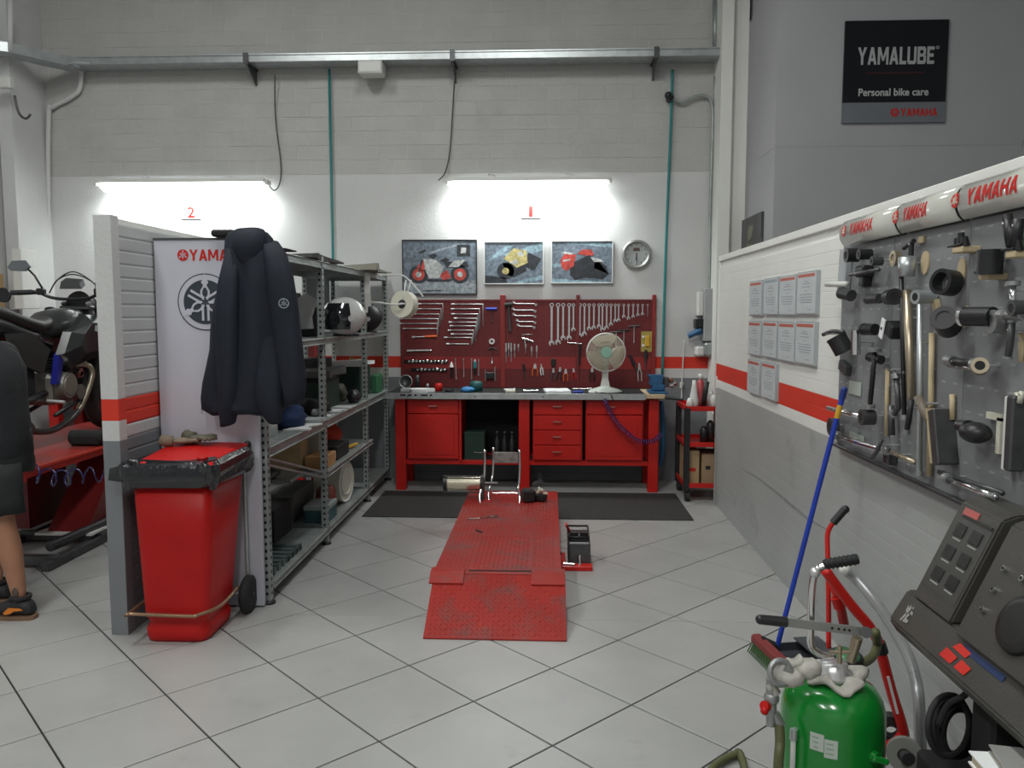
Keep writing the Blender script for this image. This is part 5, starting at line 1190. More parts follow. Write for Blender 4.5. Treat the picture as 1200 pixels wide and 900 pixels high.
# ------------------------------------------------------------------ JACKET
jy = 4.06
t = T('hooded_jacket', 'dark navy hooded jacket hanging over the corner of the white end board', 'jacket', (at(296, 380, Y=jy).x, jy, .85))
sil = [ # y px, left px, right px of the torso
 (268, 279, 303), (273, 268, 314), (280, 264, 320), (295, 263, 324), (312, 262, 330), (335, 256, 336), (360, 250, 340), (385, 247, 343), (410, 246, 344), (430, 242, 343), (450, 238, 340), (468, 236, 337), (478, 237, 333), (484, 250, 331)]
rings = []; nn = 40
for i, (py, l, r_) in enumerate(sil):
    a = at(l, py, Y=jy); b = at(r_, py, Y=jy); cx_ = (a.x + b.x) / 2; hw = (b.x - a.x) / 2; dp = .045 + .045 * min(1, i / 4)
    ring = []
    for j in range(nn):
        th = 2 * PI * j / nn; s_, c_ = math.sin(th), math.cos(th)
        fold = 1 + (.16 * math.sin(5 * th + i * .25) + .09 * math.sin(11 * th - i * .35)) * min(1, i / 5)
        yy = s_ * dp * fold if s_ < 0 else s_ * .035
        ring.append(Vector((cx_ + c_ * hw * (abs(c_) ** .0) * 1.0, jy + yy, a.z + .01 * math.sin(3 * th + i) * (1 if i > 8 else 0))))
    rings.append(ring)
g = G(); g.sm = True; g.loft(rings); P('body', g, navy, t)
def limb(pts, m, nm, ph=0, flat_=.75):
    g = G(); rings = []
    for i, (px, py, w_, yy) in enumerate(pts):
        c_ = at(px, py, Y=yy); hw = w_ / 938 * yy / 2
        rings.append([Vector((c_.x + math.cos(2 * PI * j / 16) * hw, c_.y + math.sin(2 * PI * j / 16) * hw * flat_ * (1 + .2 * math.sin(3 * 2 * PI * j / 16 + i * .8 + ph)), c_.z + .012 * math.sin(2 * PI * j / 16 + i))) for j in range(16)])
    g.sm = True; g.loft(rings); return P(nm, g, m, t)
limb([(316, 284, 20, 4.03), (322, 300, 28, 4.01), (328, 325, 32, 4.0), (333, 355, 33, 4.0), (337, 385, 33, 4.0), (340, 415, 33, 4.0), (343, 440, 32, 4.0), (345, 460, 28, 4.0), (344, 474, 24, 4.0)], navy, 'right_sleeve')
limb([(274, 290, 18, 4.02), (268, 330, 26, 3.99), (266, 370, 28, 3.98), (267, 420, 27, 3.98), (268, 455, 26, 3.98), (267, 478, 25, 3.99), (267, 492, 20, 4.0), (267, 497, 19, 4.0)], navy, 'left_sleeve', 2)
limb([(312, 340, 14, 4.04), (313, 400, 30, 4.02), (315, 440, 36, 4.01), (315, 468, 34, 4.0), (317, 482, 28, 4.0), (320, 491, 22, 4.0), (321, 494, 16, 4.0)], navy, 'hem_fold', 1)
g = G(); rings = []
for i, (py, l, r_, dp) in enumerate(((266, 284, 300, .02), (268, 277, 306, .05), (276, 270, 312, .075), (290, 269, 313, .085), (305, 275, 309, .07), (316, 282, 303, .04))):
    a = at(l, py, Y=jy - .05); b = at(r_, py, Y=jy - .05); cx_ = (a.x + b.x) / 2; hw = (b.x - a.x) / 2
    rings.append([Vector((cx_ + math.cos(2 * PI * j / 20) * hw, jy - .02 + math.sin(2 * PI * j / 20) * dp, a.z)) for j in range(20)])
g.sm = True; g.loft(rings); P('hood', g, navy, t)
lg = at(332.5, 355.5, Y=3.93); g = G(); g.annulus((lg.x, lg.y + .0, lg.z), (.3, -1, 0), .021, .025, .004, 24); fork_shapes(g, .019, frame((lg.x, lg.y + .001, lg.z), (1, .3, 0), (0, 0, 1))); P('sleeve_emblem', g, M('print_pale', (.32, .36, .40), .6), t)
g = G(); a = at(237, 478, Y=4.05); g.cyl((a.x, 4.04, a.z), (a.x + .002, 4.04, a.z - .03), .004, n=6); g.tube([at(320, 462, Y=3.97), at(322.5, 475, Y=3.97), at(323, 492, Y=3.98)], .003, 5); P('zip_pull', g, galv, t)

# ------------------------------------------------------------------ WHEELED BIN
t = T('wheeled_bin', 'red two wheeled waste bin with black bag rim by the white end board', 'bin', (-1.80, 3.9, 0))
def rr_ring(x0, x1, y0, y1, z, r_, k=4):
    out = []
    for cx_, cy_, a0 in ((x1 - r_, y0 + r_, -90), (x1 - r_, y1 - r_, 0), (x0 + r_, y1 - r_, 90), (x0 + r_, y0 + r_, 180)):
        for i in range(k + 1):
            A = R(a0 + 90 * i / k); out.append(Vector((cx_ + r_ * math.cos(A), cy_ + r_ * math.sin(A), z)))
    return out
bz0, bz1 = .0, .80
def bdim(z):
    u = z / .86; return (-1.965 - .028 * u, -1.655 + .062 * u, 3.69 - .03 * u, 4.03 + .09 * u)
g = G(); g.sm = True
rings = []
for z in (.0, .02, .06, .085, .10, .125, .15, .5, .79):
    x0, x1, y0, y1 = bdim(z); ins = .012 if z in (.085, .10) else (.006 if z == 0 else 0)
    rings.append(rr_ring(x0 + ins, x1 - ins, y0 + ins, y1 - ins, z + .002, .055))
g.loft(rings); P('body', g, red_bin, t)
x0, x1, y0, y1 = bdim(.80)
g = G(); g.sm = True; g.loft([rr_ring(x0 - .012, x1 + .012, y0 - .012, y1 + .012, .79, .06), rr_ring(x0 - .012, x1 + .012, y0 - .012, y1 + .012, .87, .06)]); P('rim', g, red_bin, t)
# crinkled black bag folded over the rim
g = G(); rings = []; rnd = random.Random(5)
for i, (z, o_) in enumerate(((.775, .018), (.78, .034), (.81, .040), (.84, .045), (.875, .042), (.892, .02), (.886, -.01))):
    base = rr_ring(x0 - o_, x1 + o_, y0 - o_, y1 + o_, z, .06, 9); rings.append([p + Vector(((rnd.random() - .5) * .012, (rnd.random() - .5) * .012, (rnd.random() - .5) * .012 + .014 * math.sin(j * .8))) for j, p in enumerate(base)])
g.loft(rings); 
g.loft([[Vector((x0 - .02, y0 - .02, .80)), Vector((x0 - .02, y0 + .08, .80)), Vector((x0 - .02, y0 + .08, .88)), Vector((x0 - .02, y0 - .02, .88))], [Vector((x0 - .10, y0 + .0, .805)), Vector((x0 - .1, y0 + .07, .81)), Vector((x0 - .08, y0 + .07, .86)), Vector((x0 - .09, y0 + .0, .862))]])
P('bin_bag', g, M('bin_bag_plastic', (.012, .013, .016), .16, bump=.6, bscale=30, coat=.5), t)
g = G(); g.sm = False; A = Matrix.Translation((0, y1, .905)) @ Matrix.Rotation(R(5), 4, 'X')
def lidr(x0_, x1_, ya, yb, z, r_): return [A @ Vector((p.x, p.y - y1, p.z)) for p in rr_ring(x0_, x1_, ya, yb, z, r_)]
g.loft([lidr(x0 - .0, x1 + .02, y0 - .0, y1 + .02, -.006, .05), lidr(x0 - .0, x1 + .02, y0 - .0, y1 + .02, .006, .05), lidr(x0 + .03, x1 - .01, y0 + .04, y1 - .02, .018, .05)]); P('lid', g, red_bin, t)
for dx, dy in ((.06, .03), (.26, .03)):
    g = G(); p = A @ Vector((x0 + dx, y0 + dy - y1, .012)); g.sph(p, (.02, .016, .012), 10); P('lid_knob', g, red_bin, t)
g = G(); p = A @ Vector((x1 - .07, y0 + .09 - y1, .02)); g.lathe([(0, 0), (.026, 0), (.024, .014), (.014, .012), (0, .01)], 16, Matrix.Translation(p)); P('lid_lock', g, red_bin, t)
g = G(); g.cyl((x0 + .03, y1 + .03, .89), (x1 - .03, y1 + .03, .89), .013, n=10); g.sph((x1 - .0, y1 + .03, .90), .022, 8); P('rear_handle', g, black, t)
g = G(); g.cyl((x1 - .02, y1 + .03, .12), (x1 - .02, y1 + .03, .87), .011, n=8); g.cyl((x0 + .05, y1 + .03, .12), (x0 + .05, y1 + .03, .87), .011, n=8); P('rear_bar', g, galv_dull, t)
for x in (-1.60, -1.99):
    g = G(); g.sm = True; cf = frame((x, 4.10, .10), (0, 1, 0), (0, 0, 1)); g.lathe([(.03, -.022), (.085, -.022), (.098, -.014), (.10, 0), (.098, .014), (.085, .022), (.03, .022)], 28, cf); wl = P('wheel', g, rubber, t)
    g = G(); g.lathe([(0, -.018), (.05, -.020), (.055, -.024), (.055, .024), (.05, .020), (0, .018)], 20, cf); g.cyl((x - .03, 4.10, .10), (x + .03, 4.10, .10), .016, n=10); P('hub', g, black, wl)
g = G(); g.cyl((-2.0, 4.10, .10), (-1.6, 4.10, .10), .01, n=8); P('axle', g, steel, t)
z = .155; X0, X1, Y0, Y1 = bdim(z); g = G(); g.tube(smooth_pts([(-2.01, 4.02, z + .01), (-2.015, Y0 - .02, z), (-1.99, Y0 - .028, z - .002), (-1.72, Y0 - .028, z - .008), (-1.68, Y0 - .015, z - .006), (X1 + .028, Y0 + .10, z), (X1 + .03, 4.0, z + .02)], 5), .009, 8); P('wire_hoop', g, M('bronze_wire', (.35, .22, .14), .35, .7), t)
# gloves on the lid
p = at(212, 514, Y=3.95)
for k, (dx, rz_, m) in enumerate(((-.03, R(20), M('glove_tan', (.22, .17, .12), .9)), (.05, R(-25), M('glove_olive', (.12, .11, .08), .9)))):
    t2 = T('work_glove', ['tan work glove lying flat at the back of the bin lid', 'olive work glove lying crosswise on the bin lid before the white board'][k], 'glove', (p.x + dx, 4.02 + .03 * k, .925 + .012 * k))
    g = G(); A = Matrix.Translation(t2.location) @ Matrix.Rotation(rz_, 4, 'Z'); g.sph(A @ Vector((0, 0, .014)), (.05, .04, .016), 12); g.tube([A @ Vector(v) for v in ((-.04, 0, .012), (-.08, .0, .016), (-.10, .005, .02))], [.03, .028, .03], 10); P('palm', g, m, t2)
    for f in range(4):
        g = G(); g.tube([A @ Vector(v) for v in ((.03, -.028 + .018 * f, .014), (.07, -.034 + .022 * f, .018), (.10 - .008 * abs(f - 1.5), -.036 + .024 * f, .010))], [.011, .010, .007], 7); P('finger', g, m, t2)
    g = G(); g.tube([A @ Vector(v) for v in ((.0, .03, .014), (.03, .06, .02), (.05, .07, .016))], [.012, .011, .008], 7); P('thumb', g, m, t2)

# ------------------------------------------------------------------ LEFT: RAISED LIFT, MOTORCYCLE, PERSON
t = T('bike_lift', 'raised red motorcycle lift table at the left carrying the black motorcycle', 'lift', (-3.42, 5.6, 0))
qx0, qx1, qz = -3.95, -3.10, .665
g = G(); g.b2(qx0, qx1, 4.55, 6.65, qz - .012, qz); g.b2(qx0, qx0 + .01, 4.55, 6.65, qz - .07, qz - .012); g.b2(qx1 - .01, qx1, 4.55, 6.65, qz - .05, qz - .012); g.b2(qx0, qx1, 4.55, 4.56, qz - .07, qz); P('platform', g, red_lift, t)
g = G(); g.b2(qx1 - .004, qx1 + .004, 4.55, 6.65, qz - .01, qz + .006); P('side_edge', g, M('bright_red_edge', (.6, .06, .04), .4), t)
for k, (ya, yb) in enumerate(((5.75, 5.25),)):
    g = G(); xa, xb = -3.44, -3.16
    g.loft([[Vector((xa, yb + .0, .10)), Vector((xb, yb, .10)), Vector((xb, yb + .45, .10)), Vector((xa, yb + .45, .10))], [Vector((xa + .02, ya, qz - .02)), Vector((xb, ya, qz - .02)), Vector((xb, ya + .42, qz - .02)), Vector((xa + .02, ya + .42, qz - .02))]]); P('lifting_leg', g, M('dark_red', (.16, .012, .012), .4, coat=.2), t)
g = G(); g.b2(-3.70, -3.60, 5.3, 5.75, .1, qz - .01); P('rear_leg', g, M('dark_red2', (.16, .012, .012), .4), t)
for x in (-3.70, -3.14):
    g = G(); g.b2(x, x + .06, 4.7, 6.6, .0, .06, bev=.006); P('base_beam', g, dark_steel, t)
for y in (4.75, 5.3, 6.5):
    g = G(); g.b2(-3.7, -3.08, y, y + .06, .02, .08, bev=.005); P('base_cross_beam', g, dark_steel, t)
g = G(); g.cyl((-3.2, 4.9, .10), (-3.1, 5.9, .12), .035, n=12); P('hydraulic_ram', g, dark_steel, t)
g = G(); g.b2(-3.5, -3.1, 5.2, 5.55, .085, .10); P('foot_plate', g, white_p, t)
g = G(); g.b2(-3.10, -2.92, 5.72, 5.95, .0, .17, bev=.01); P('pump_unit', g, galv_dull, t)
g = G(); g.tube(smooth_pts([(-3.15, 5.6, .14), (-3.05, 5.7, .24), (-2.85, 5.8, .32), (-2.6, 5.9, .34)]), .012, 7); P('pump_hose', g, galv_dull, t)
coil([(-3.25, 4.5, .72), (-3.08, 4.6, .64), (-3.02, 4.72, .585), (-2.95, 4.9, .565), (-2.75, 5.0, .57), (-2.55, 5.02, .60), (-2.4, 5.02, .62)], .05, .006, 12, 'coiled dark blue air hose sagging along the raised lift edge', m=M('blue_coil', (.02, .02, .10), .25, coat=.4), per=12)
# wheel chock and toolbox on platform
g = G(); g.b2(-3.30, -3.14, 6.02, 6.5, qz, qz + .13, bev=.01); S('wheel_chock', g, M('cast_grey', (.10, .10, .10), .6), 'dark grey wheel chock block beside the motorcycle front tyre', 'chock')
g = G(); g.b2(-3.36, -3.14, 5.40, 5.6, qz, qz + .09, bev=.02); g.cyl((-3.36, 5.45, qz + .06), (-3.12, 5.45, qz + .06), .05, n=12); S('foot_rest_block', g, black_matte, 'black rubber blocks on the raised lift under the engine', 'block')

# motorcycle, heading away from the camera (+Y), right side towards +X
MXC = -3.56; WR = .31
t = T('motorcycle', 'black naked motorcycle with blue frame parts standing on the raised lift', 'motorcycle', (MXC, 5.6, qz))
fy, ry = 6.28, 4.92; wz = qz + WR
fr_blue = M('frame_blue', (.012, .016, .20), .35, coat=.2); paint = M('bike_black_paint', (.022, .024, .026), .22, coat=.6); tankm = M('bike_dark_grey', (.020, .022, .022), .38, coat=.3)
seatm = M('seat_vinyl', (.022, .022, .021), .45, bump=.2); eng = M('engine_alloy', (.25, .24, .22), .4, .7); 
def mwheel(y, x, wd, lab):
    g = G(); cf = frame((x, y, wz), (0, 1, 0), (0, 0, 1)); g.lathe([(.225, -wd * .8), (.26, -wd), (.295, -wd * .75), (.31, 0), (.295, wd * .75), (.26, wd), (.225, wd * .8)], 36, cf); w_ = P('wheel', g, rubber, t)
    g = G(); g.annulus((x, y, wz), (1, 0, 0), .20, .235, wd * 1.3, 32); P('rim', g, black, w_)
    g = G()
    for k in range(5):
        A = R(72 * k + 10); g.tube([(x, y + .03 * math.cos(A), wz + .03 * math.sin(A)), (x, y + .21 * math.cos(A + .15), wz + .21 * math.sin(A + .15))], .016, 6)
    g.cyl((x - .05, y, wz), (x + .05, y, wz), .035, n=14); P('spokes', g, black, w_)
    g = G(); g.annulus((x + .055, y, wz), (1, 0, 0), .075, .13, .006, 24); P('brake_disc', g, steel, w_)
    for k in range(2):
        g = G(); A0 = R(200 + 180 * k); g.tube([(x + wd * .78, y + .228 * math.cos(A0 + R(i * 6)), wz + .228 * math.sin(A0 + R(i * 6))) for i in range(8)], .004, 5); P('rim_stripe', g, red_text, w_)
mwheel(fy, MXC, .055, ''); mwheel(ry, MXC, .07, '')
steer = Vector((MXC, 5.93, qz + 1.0)); 
for s in (-1, 1):
    g = G(); g.cyl((MXC + s * .095, fy, wz), (MXC + s * .095, fy - .22, wz + .42), .026, n=12); g.cyl((MXC + s * .095, fy - .22, wz + .42), (MXC + s * .095, fy - .37, wz + .70), .019, n=12); P('fork_leg', g, [steel, dark_steel][s < 0], t)
for z_, y_ in ((wz + .66, fy - .35), (wz + .45, fy - .24)):
    g = G(); g.b2(MXC - .12, MXC + .12, y_ - .04, y_ + .03, z_ - .015, z_ + .015, bev=.006); P('fork_clamp', g, dark_steel, t)
g = G(); rings = []
for k in range(9):
    A = R(20 + 17 * k); rings.append([Vector((MXC + dx, fy + (.335 + dr) * math.cos(A), wz + (.335 + dr) * math.sin(A))) for dx, dr in ((-.06, -.03), (-.04, .0), (.04, .0), (.06, -.03), (.055, -.034), (.035, -.006), (-.035, -.006), (-.055, -.034))])
g.sm = True; g.loft(rings); P('front_mudguard', g, paint, t)
HY, HZ = 5.86, qz + 1.08
g = G(); g.tube(smooth_pts([(MXC - .40, HY - .10, HZ + .0), (MXC - .26, HY - .04, HZ + .01), (MXC - .12, HY, HZ - .04), (MXC + .12, HY, HZ - .04), (MXC + .26, HY - .04, HZ + .01), (MXC + .40, HY - .10, HZ)]), .012, 8); P('handlebar', g, black, t)
for s in (-1, 1):
    g = G(); g.cyl((MXC + s * .27, HY - .05, HZ + .006), (MXC + s * .40, HY - .10, HZ), .019, n=12); P('grip', g, rubber, t)
    g = G(); g.tube([(MXC + s * .22, HY + .02, HZ + .01), (MXC + s * .27, HY + .05, HZ + .0), (MXC + s * .42, HY - .0, HZ - .01)], .007, 6); g.box((MXC + s * .22, HY - .02, HZ + .01), (.06, .05, .05), bev=.01); P('lever', g, black, t)
    g = G(); g.tube([(MXC + s * .20, HY - .02, HZ + .02), (MXC + s * .27, HY - .01, HZ + .13), (MXC + s * .33, HY - .01, HZ + .19)], .008, 6); P('mirror_stem', g, black, t)
    g = G(); g.prism([(-.08, -.02), (-.06, -.04), (.05, -.045), (.085, -.01), (.05, .035), (-.05, .03)], .02, frame((MXC + s * .385, HY - .0, HZ + .205), (1, .1, 0), (0, .2, 1)) @ Matrix.Scale(1, 4)); P('mirror', g, M('mirror_shell', (.12, .13, .14), .3), t)
g = G(); g.cyl((MXC, HY + .08, HZ - .08), (MXC, HY + .20, HZ - .10), .10, .075, n=20); g.cyl((MXC, HY + .2, HZ - .1), (MXC, HY + .215, HZ - .1), .085, n=20); P('headlamp', g, black, t)
g = G(); g.loft([[Vector((MXC + a, HY - .01, HZ + b)) for a, b in ((-.085, .03), (.085, .03), (.07, .075), (-.07, .085))], [Vector((MXC + a, HY + .05, HZ + b + .02)) for a, b in ((-.08, .04), (.08, .04), (.065, .085), (-.065, .095))]]); P('instrument_cluster', g, dark_steel, t)
for k in range(2):
    g = G(); g.tube(smooth_pts([(MXC - .17, HY, HZ), (MXC - .12, HY + .03, HZ + .10), (MXC, HY + .04, HZ + .14 + .02 * k), (MXC + .14, HY + .05, HZ + .08), (MXC + .18, HY + .06, HZ - .02), (MXC + .10, HY + .10, HZ - .2)]), .005, 6); P('brake_line', g, black, t)
for s in (-1, 1):
    g = G(); g.cyl((MXC + s * .11, HY + .10, HZ - .12), (MXC + s * .19, HY + .08, HZ - .12), .008, n=6); g.sph((MXC + s * .22, HY + .08, HZ - .12), (.045, .025, .02), 10); P('indicator', g, black, t)
def body_loft(sections, m, nm, k=14, pw=.75):
    """sections: (y, z centre, half width, half height)"""
    g = G(); g.sm = True; rings = []
    for y, zc, hw, hh in sections:
        ring = []
        for j in range(k):
            A = 2 * PI * j / k; c_, s_ = math.cos(A), math.sin(A)
            ring.append(Vector((MXC + math.copysign(abs(c_) ** pw, c_) * hw, y, zc + math.copysign(abs(s_) ** pw, s_) * hh)))
        rings.append(ring)
    g.loft(rings); return P(nm, g, m, t)
body_loft([(5.38, qz + .80, .07, .05), (5.46, qz + .83, .12, .07), (5.58, qz + .85, .15, .10), (5.72, qz + .865, .15, .105), (5.86, qz + .87, .11, .09), (5.96, qz + .87, .06, .06)], tankm, 'fuel_tank')
body_loft([(4.62, qz + .99, .05, .03), (4.75, qz + .97, .10, .045), (4.95, qz + .93, .13, .05), (5.12, qz + .88, .15, .05), (5.3, qz + .84, .15, .05), (5.42, qz + .85, .12, .045), (5.52, qz + .88, .08, .04)], seatm, 'seat')
body_loft([(4.48, qz + .96, .035, .03), (4.7, qz + .92, .09, .06), (5.0, qz + .84, .12, .08), (5.25, qz + .77, .12, .08), (5.45, qz + .73, .10, .07)], paint, 'tail_fairing')
for s in (-1, 1):
    g = G(); X = MXC + s * .13
    prof = [(5.42, .64), (5.52, .80), (5.72, .93), (5.98, .92), (6.24, .80), (6.27, .74), (6.22, .68), (5.98, .60), (5.75, .58), (5.55, .54)]
    outer = [(5.6, .70), (5.65, .78), (5.76, .86), (5.95, .85), (6.1, .79), (6.12, .75), (6.1, .73), (5.95, .67), (5.78, .65), (5.66, .64)]
    g.sm = False
    g.loft([[Vector((X, a, qz + b)) for a, b in prof], [Vector((X + s * .05, a * .85 + c_ * .15, qz + b * .85 + d_ * .15)) for (a, b), (c_, d_) in zip(prof, outer)], [Vector((X + s * .085, a, qz + b)) for a, b in outer]]); P('tank_shroud', g, paint, t)
    g = G(); g.loft([[Vector((X + s * u, a, qz + b)) for a, b in ((5.38, .44), (5.43, .44), (5.48, .62), (5.60, .70), (5.57, .73), (5.43, .64))] for u in (-.02, .02)]); P('frame_spar', g, fr_blue, t)
    g = G(); g.loft([[Vector((MXC + s * u, a, qz + b)) for a, b in ((5.02, .62), (5.28, .52), (5.38, .68), (5.18, .80), (4.95, .80))] for u in (.10, .125)]); P('side_cover', g, tankm, t)
    g = G(); g.tube([(MXC + s * .09, 5.9, qz + .62), (MXC + s * .12, 5.72, qz + .3), (MXC + s * .12, 5.4, qz + .22)], .016, 7); P('frame_tube', g, black, t)
    g = G(); g.tube([(MXC + s * .09, 5.35, qz + .38), (MXC + s * .10, ry, wz)], .024, 7); P('swingarm', g, black, t)
    g = G(); g.cyl((MXC + s * .12, 5.32, qz + .33), (MXC + s * .24, 5.33, qz + .32), .012, n=8); P('footpeg', g, steel, t)
sd = MXC + .185
g = G(); sx_ = (5.63, 5.74, 5.86)
for i in range(4):
    ax = 5.70 + i * .035
text_m = M('print_light', (.4, .42, .42), .4)
g = G(); g.prism([(0, .0), (.13, -.02), (.125, .025), (.01, .045)], .002, frame((MXC + .218, 5.77, qz + .80), (0, 1, 0), (0, -.25, 1))); P('side_lettering_stripe', g, text_m, t)
emblem(.028, frame((MXC + .222, 6.02, qz + .755), (0, 1, 0), (0, -.2, 1)), gd, text_m, t)
g = G(); g.box((MXC, 5.52, qz + .40), (.22, .30, .22), bev=.03); P('crankcase', g, eng, t)
g = G(); g.cyl((MXC + .10, 5.52, qz + .42), (MXC + .165, 5.52, qz + .42), .098, .09, n=24); g.cyl((MXC + .165, 5.52, qz + .42), (MXC + .172, 5.52, qz + .42), .07, n=24); P('clutch_cover', g, M('cover_alloy', (.36, .34, .30), .35, .7), t)
g = G(); g.cyl((MXC + .10, 5.66, qz + .36), (MXC + .16, 5.66, qz + .36), .055, n=18); P('stator_cover', g, eng, t)
g = G()
for k in range(6): g.box((MXC, 5.63 + k * .008, qz + .47 + k * .022), (.18, .15, .010), Matrix.Rotation(R(-20), 3, 'X'), bev=.003)
g.box((MXC, 5.65, qz + .52), (.12, .10, .14), Matrix.Rotation(R(-20), 3, 'X')); P('cylinder_fins', g, dark_steel, t)
for dx, r_ in ((.09, .03), (.10, .022)):
    g = G(); g.cyl((MXC + .10, 5.72 + dx - .09, qz + .50 - 2 * dx + .18), (MXC + .13, 5.72 + dx - .09, qz + .50 - 2 * dx + .18), r_, n=14); P('engine_plug', g, chrome, t)
g = G(); g.tube(smooth_pts([(MXC + .05, 5.70, qz + .55), (MXC + .12, 5.80, qz + .55), (MXC + .14, 5.84, qz + .48), (MXC + .13, 5.77, qz + .33), (MXC + .11, 5.70, qz + .22)]), .022, 10); P('exhaust_header', g, M('header_steel', (.50, .44, .34), .3, .8), t)
g = G(); g.tube(smooth_pts([(MXC + .11, 5.70, qz + .22), (MXC + .08, 5.62, qz + .15), (MXC + .04, 5.45, qz + .10), (MXC + .04, 5.2, qz + .14)]), .023, 10); P('exhaust_pipe', g, dark_steel, t)
g = G(); g.cyl((MXC + .05, 5.2, qz + .15), (MXC + .16, 4.72, qz + .42), .05, .06, n=18); P('silencer', g, dark_steel, t)
g = G(); g.box((MXC, 5.93, qz + .50), (.26, .05, .28), bev=.01); P('radiator', g, black_matte, t)
g = G(); g.tube([(MXC - .1, 4.66, qz + .80), (MXC - .07, 4.50, qz + .62), (MXC + .07, 4.50, qz + .62), (MXC + .1, 4.66, qz + .80)], .01, 6); g.prism([(-.09, -.1), (.09, -.1), (.09, .1), (-.09, .1)], .006, frame((MXC, 4.49, qz + .55), (1, 0, 0), (0, -.2, 1))); P('plate_holder', g, black, t)
g = G(); g.box((MXC, 5.18, qz + .50), (.16, .2, .28), bev=.02); P('airbox', g, black_matte, t)
g = G(); g.cyl((MXC, 5.22, qz + .34), (MXC, 5.12, qz + .66), .035, n=12); P('rear_shock', g, red_paint, t)
# dark blue machine behind the right mirror (a second bike, far bay)
g = G(); A = (-3.62, 7.15, 1.72)
S_ = T('blue_tank', 'dark blue rounded object with red band beyond the motorcycle, left of the booth wall', 'container', (-3.62, 7.2, 1.70))
p = at(126, 336, Y=7.3); S_.location = (p.x, 7.3, p.z - .1)
g = G(); g.sph((p.x, 7.3, p.z), (.11, .1, .085), 16); P('body', g, M('dark_blue_gloss', (.02, .03, .09), .25, coat=.4), S_)
g = G(); g.ring((p.x - .03, 7.21, p.z + .02), (0, 1, 0), .035, .006, 16, 5); P('ring', g, galv, S_)
g = G(); g.b2(p.x - .01, p.x + .01, 7.3, WY - .05, p.z - .16, p.z - .14); g.b2(p.x - .1, p.x + .1, 7.2, WY - .05, p.z - .1, p.z - .08, bev=.004); g.b2(p.x - .02, p.x + .02, 7.28, 7.32, .888, p.z - .08); P('stand', g, dark_steel, S_)
# rack frame with boxes at far left
t = T('shelf_cart', 'grey shelf unit at the far left edge carrying boxes and a white machine', 'shelving', (-5.05, 6.5, 0))
for x in (-5.35, -4.62):
    for y in (6.3, 6.75): g = G(); g.b2(x, x + .03, y, y + .03, 0, 1.62); P('post', g, galv_dull, t)
for z in (.3, .9, 1.28, 1.60):
    g = G(); g.b2(-5.35, -4.59, 6.3, 6.78, z, z + .03, bev=.003); P('shelf_panel', g, galv_dull, t)
bx('cardboard_box', -5.3, -4.66, 6.35, 6.7, 1.631, 1.93, M('tan_carton', (.50, .34, .18), .8), 'tan cardboard box on top of the shelf unit at the far left', 'box')
bx('black_box', -5.3, -4.78, 6.4, 6.7, 1.935, 2.12, black_matte, 'black box stacked on the tan box at the far left', 'box')
b = bx('white_machine', -5.2, -4.62, 6.32, 6.7, 1.311, 1.56, white_p, 'white machine with round black speaker on the far left shelf unit', 'machine')
g = G(); p = at(5, 343, Y=6.32); g.cyl((p.x, 6.318, p.z - .02), (p.x, 6.30, p.z - .02), .06, n=20); P('speaker', g, black, b)
b = bx('paper_organiser', -5.0, -4.45, 6.2, 6.6, .931, 1.27, paper, 'white slotted organiser below the white machine at the far left', 'organiser')
for k in range(4): g = G(); g.b2(-4.475, -4.445, 6.25, 6.5, .97 + .07 * k, 1.0 + .07 * k); P('slot', g, black, b)
for px0, px1 in ((14, 28),):
    a = at(px0, 275, Y=6.7); c_ = at(px1, 330, Y=6.7); g = G(); g.b2(a.x, c_.x, 6.68, 6.9, 1.631, 2.14, bev=.004); S('narrow_cabinet', g, white_p, 'narrow white cabinet standing behind the boxes at the far left', 'cabinet')
# ------------------------------------------------------------------ PERSON (left edge)
def skinned(verts, edges, radii, mat, name, parent, sub=2, root=0, label=None):
    me = bpy.data.meshes.new(name); me.from_pydata([Vector(v) for v in verts], edges, [])
    o = bpy.data.objects.new(name, me); C.objects.link(o)
    md = o.modifiers.new('s', 'SKIN'); md.use_smooth_shade = True
    for i, sv in enumerate(me.skin_vertices[0].data):
        r_ = radii[i]; sv.radius = r_ if isinstance(r_, tuple) else (r_, r_); sv.use_root = (i == root)
    ms = o.modifiers.new('u', 'SUBSURF'); ms.levels = sub; ms.render_levels = sub
    dg = bpy.context.evaluated_depsgraph_get(); m2 = bpy.data.meshes.new_from_object(o.evaluated_get(dg)); m2.name = name
    bpy.data.objects.remove(o)
    for p_ in m2.polygons: p_.use_smooth = True
    m2.materials.clear(); m2.materials.append(mat); m2.transform(Matrix.Translation(-root_of(parent).location))
    q = bpy.data.objects.new(name, m2); C.objects.link(q); q.parent = parent
    return setp(q, label)
PX, PY = -2.80, 4.06
pt = T('person', 'person in black shirt, dark shorts and sneakers leaning towards the motorcycle', 'person', (PX, PY, 0))
V = [(-2.86, PY, .95), (-2.88, PY, 1.12), (-2.90, PY, 1.30), (-2.96, PY, 1.42), (-3.05, PY, 1.50), (-3.12, PY, 1.57), (-3.16, PY, 1.66), (-3.17, PY, 1.73)]
Ra = [.08, .10, .10, .075, .05, .075, .095, .07]
E_ = [(i, i + 1) for i in range(7)]
def chain(start, pts, rs):
    last = start
    for p_, r_ in zip(pts, rs): V.append(p_); Ra.append(r_); E_.append((last, len(V) - 1)); last = len(V) - 1
    return last
LL = [(-2.85, PY - .09, .86), (-2.84, PY - .095, .52), (-2.80, PY - .10, .36), (-2.765, PY - .10, .12), (-2.77, PY - .10, .055), (-2.90, PY - .10, .035)]
RL = [(-2.88, PY + .08, .86), (-3.08, PY + .10, .52), (-3.08, PY + .12, .36), (-3.05, PY + .13, .12), (-3.055, PY + .13, .055), (-3.18, PY + .13, .035)]
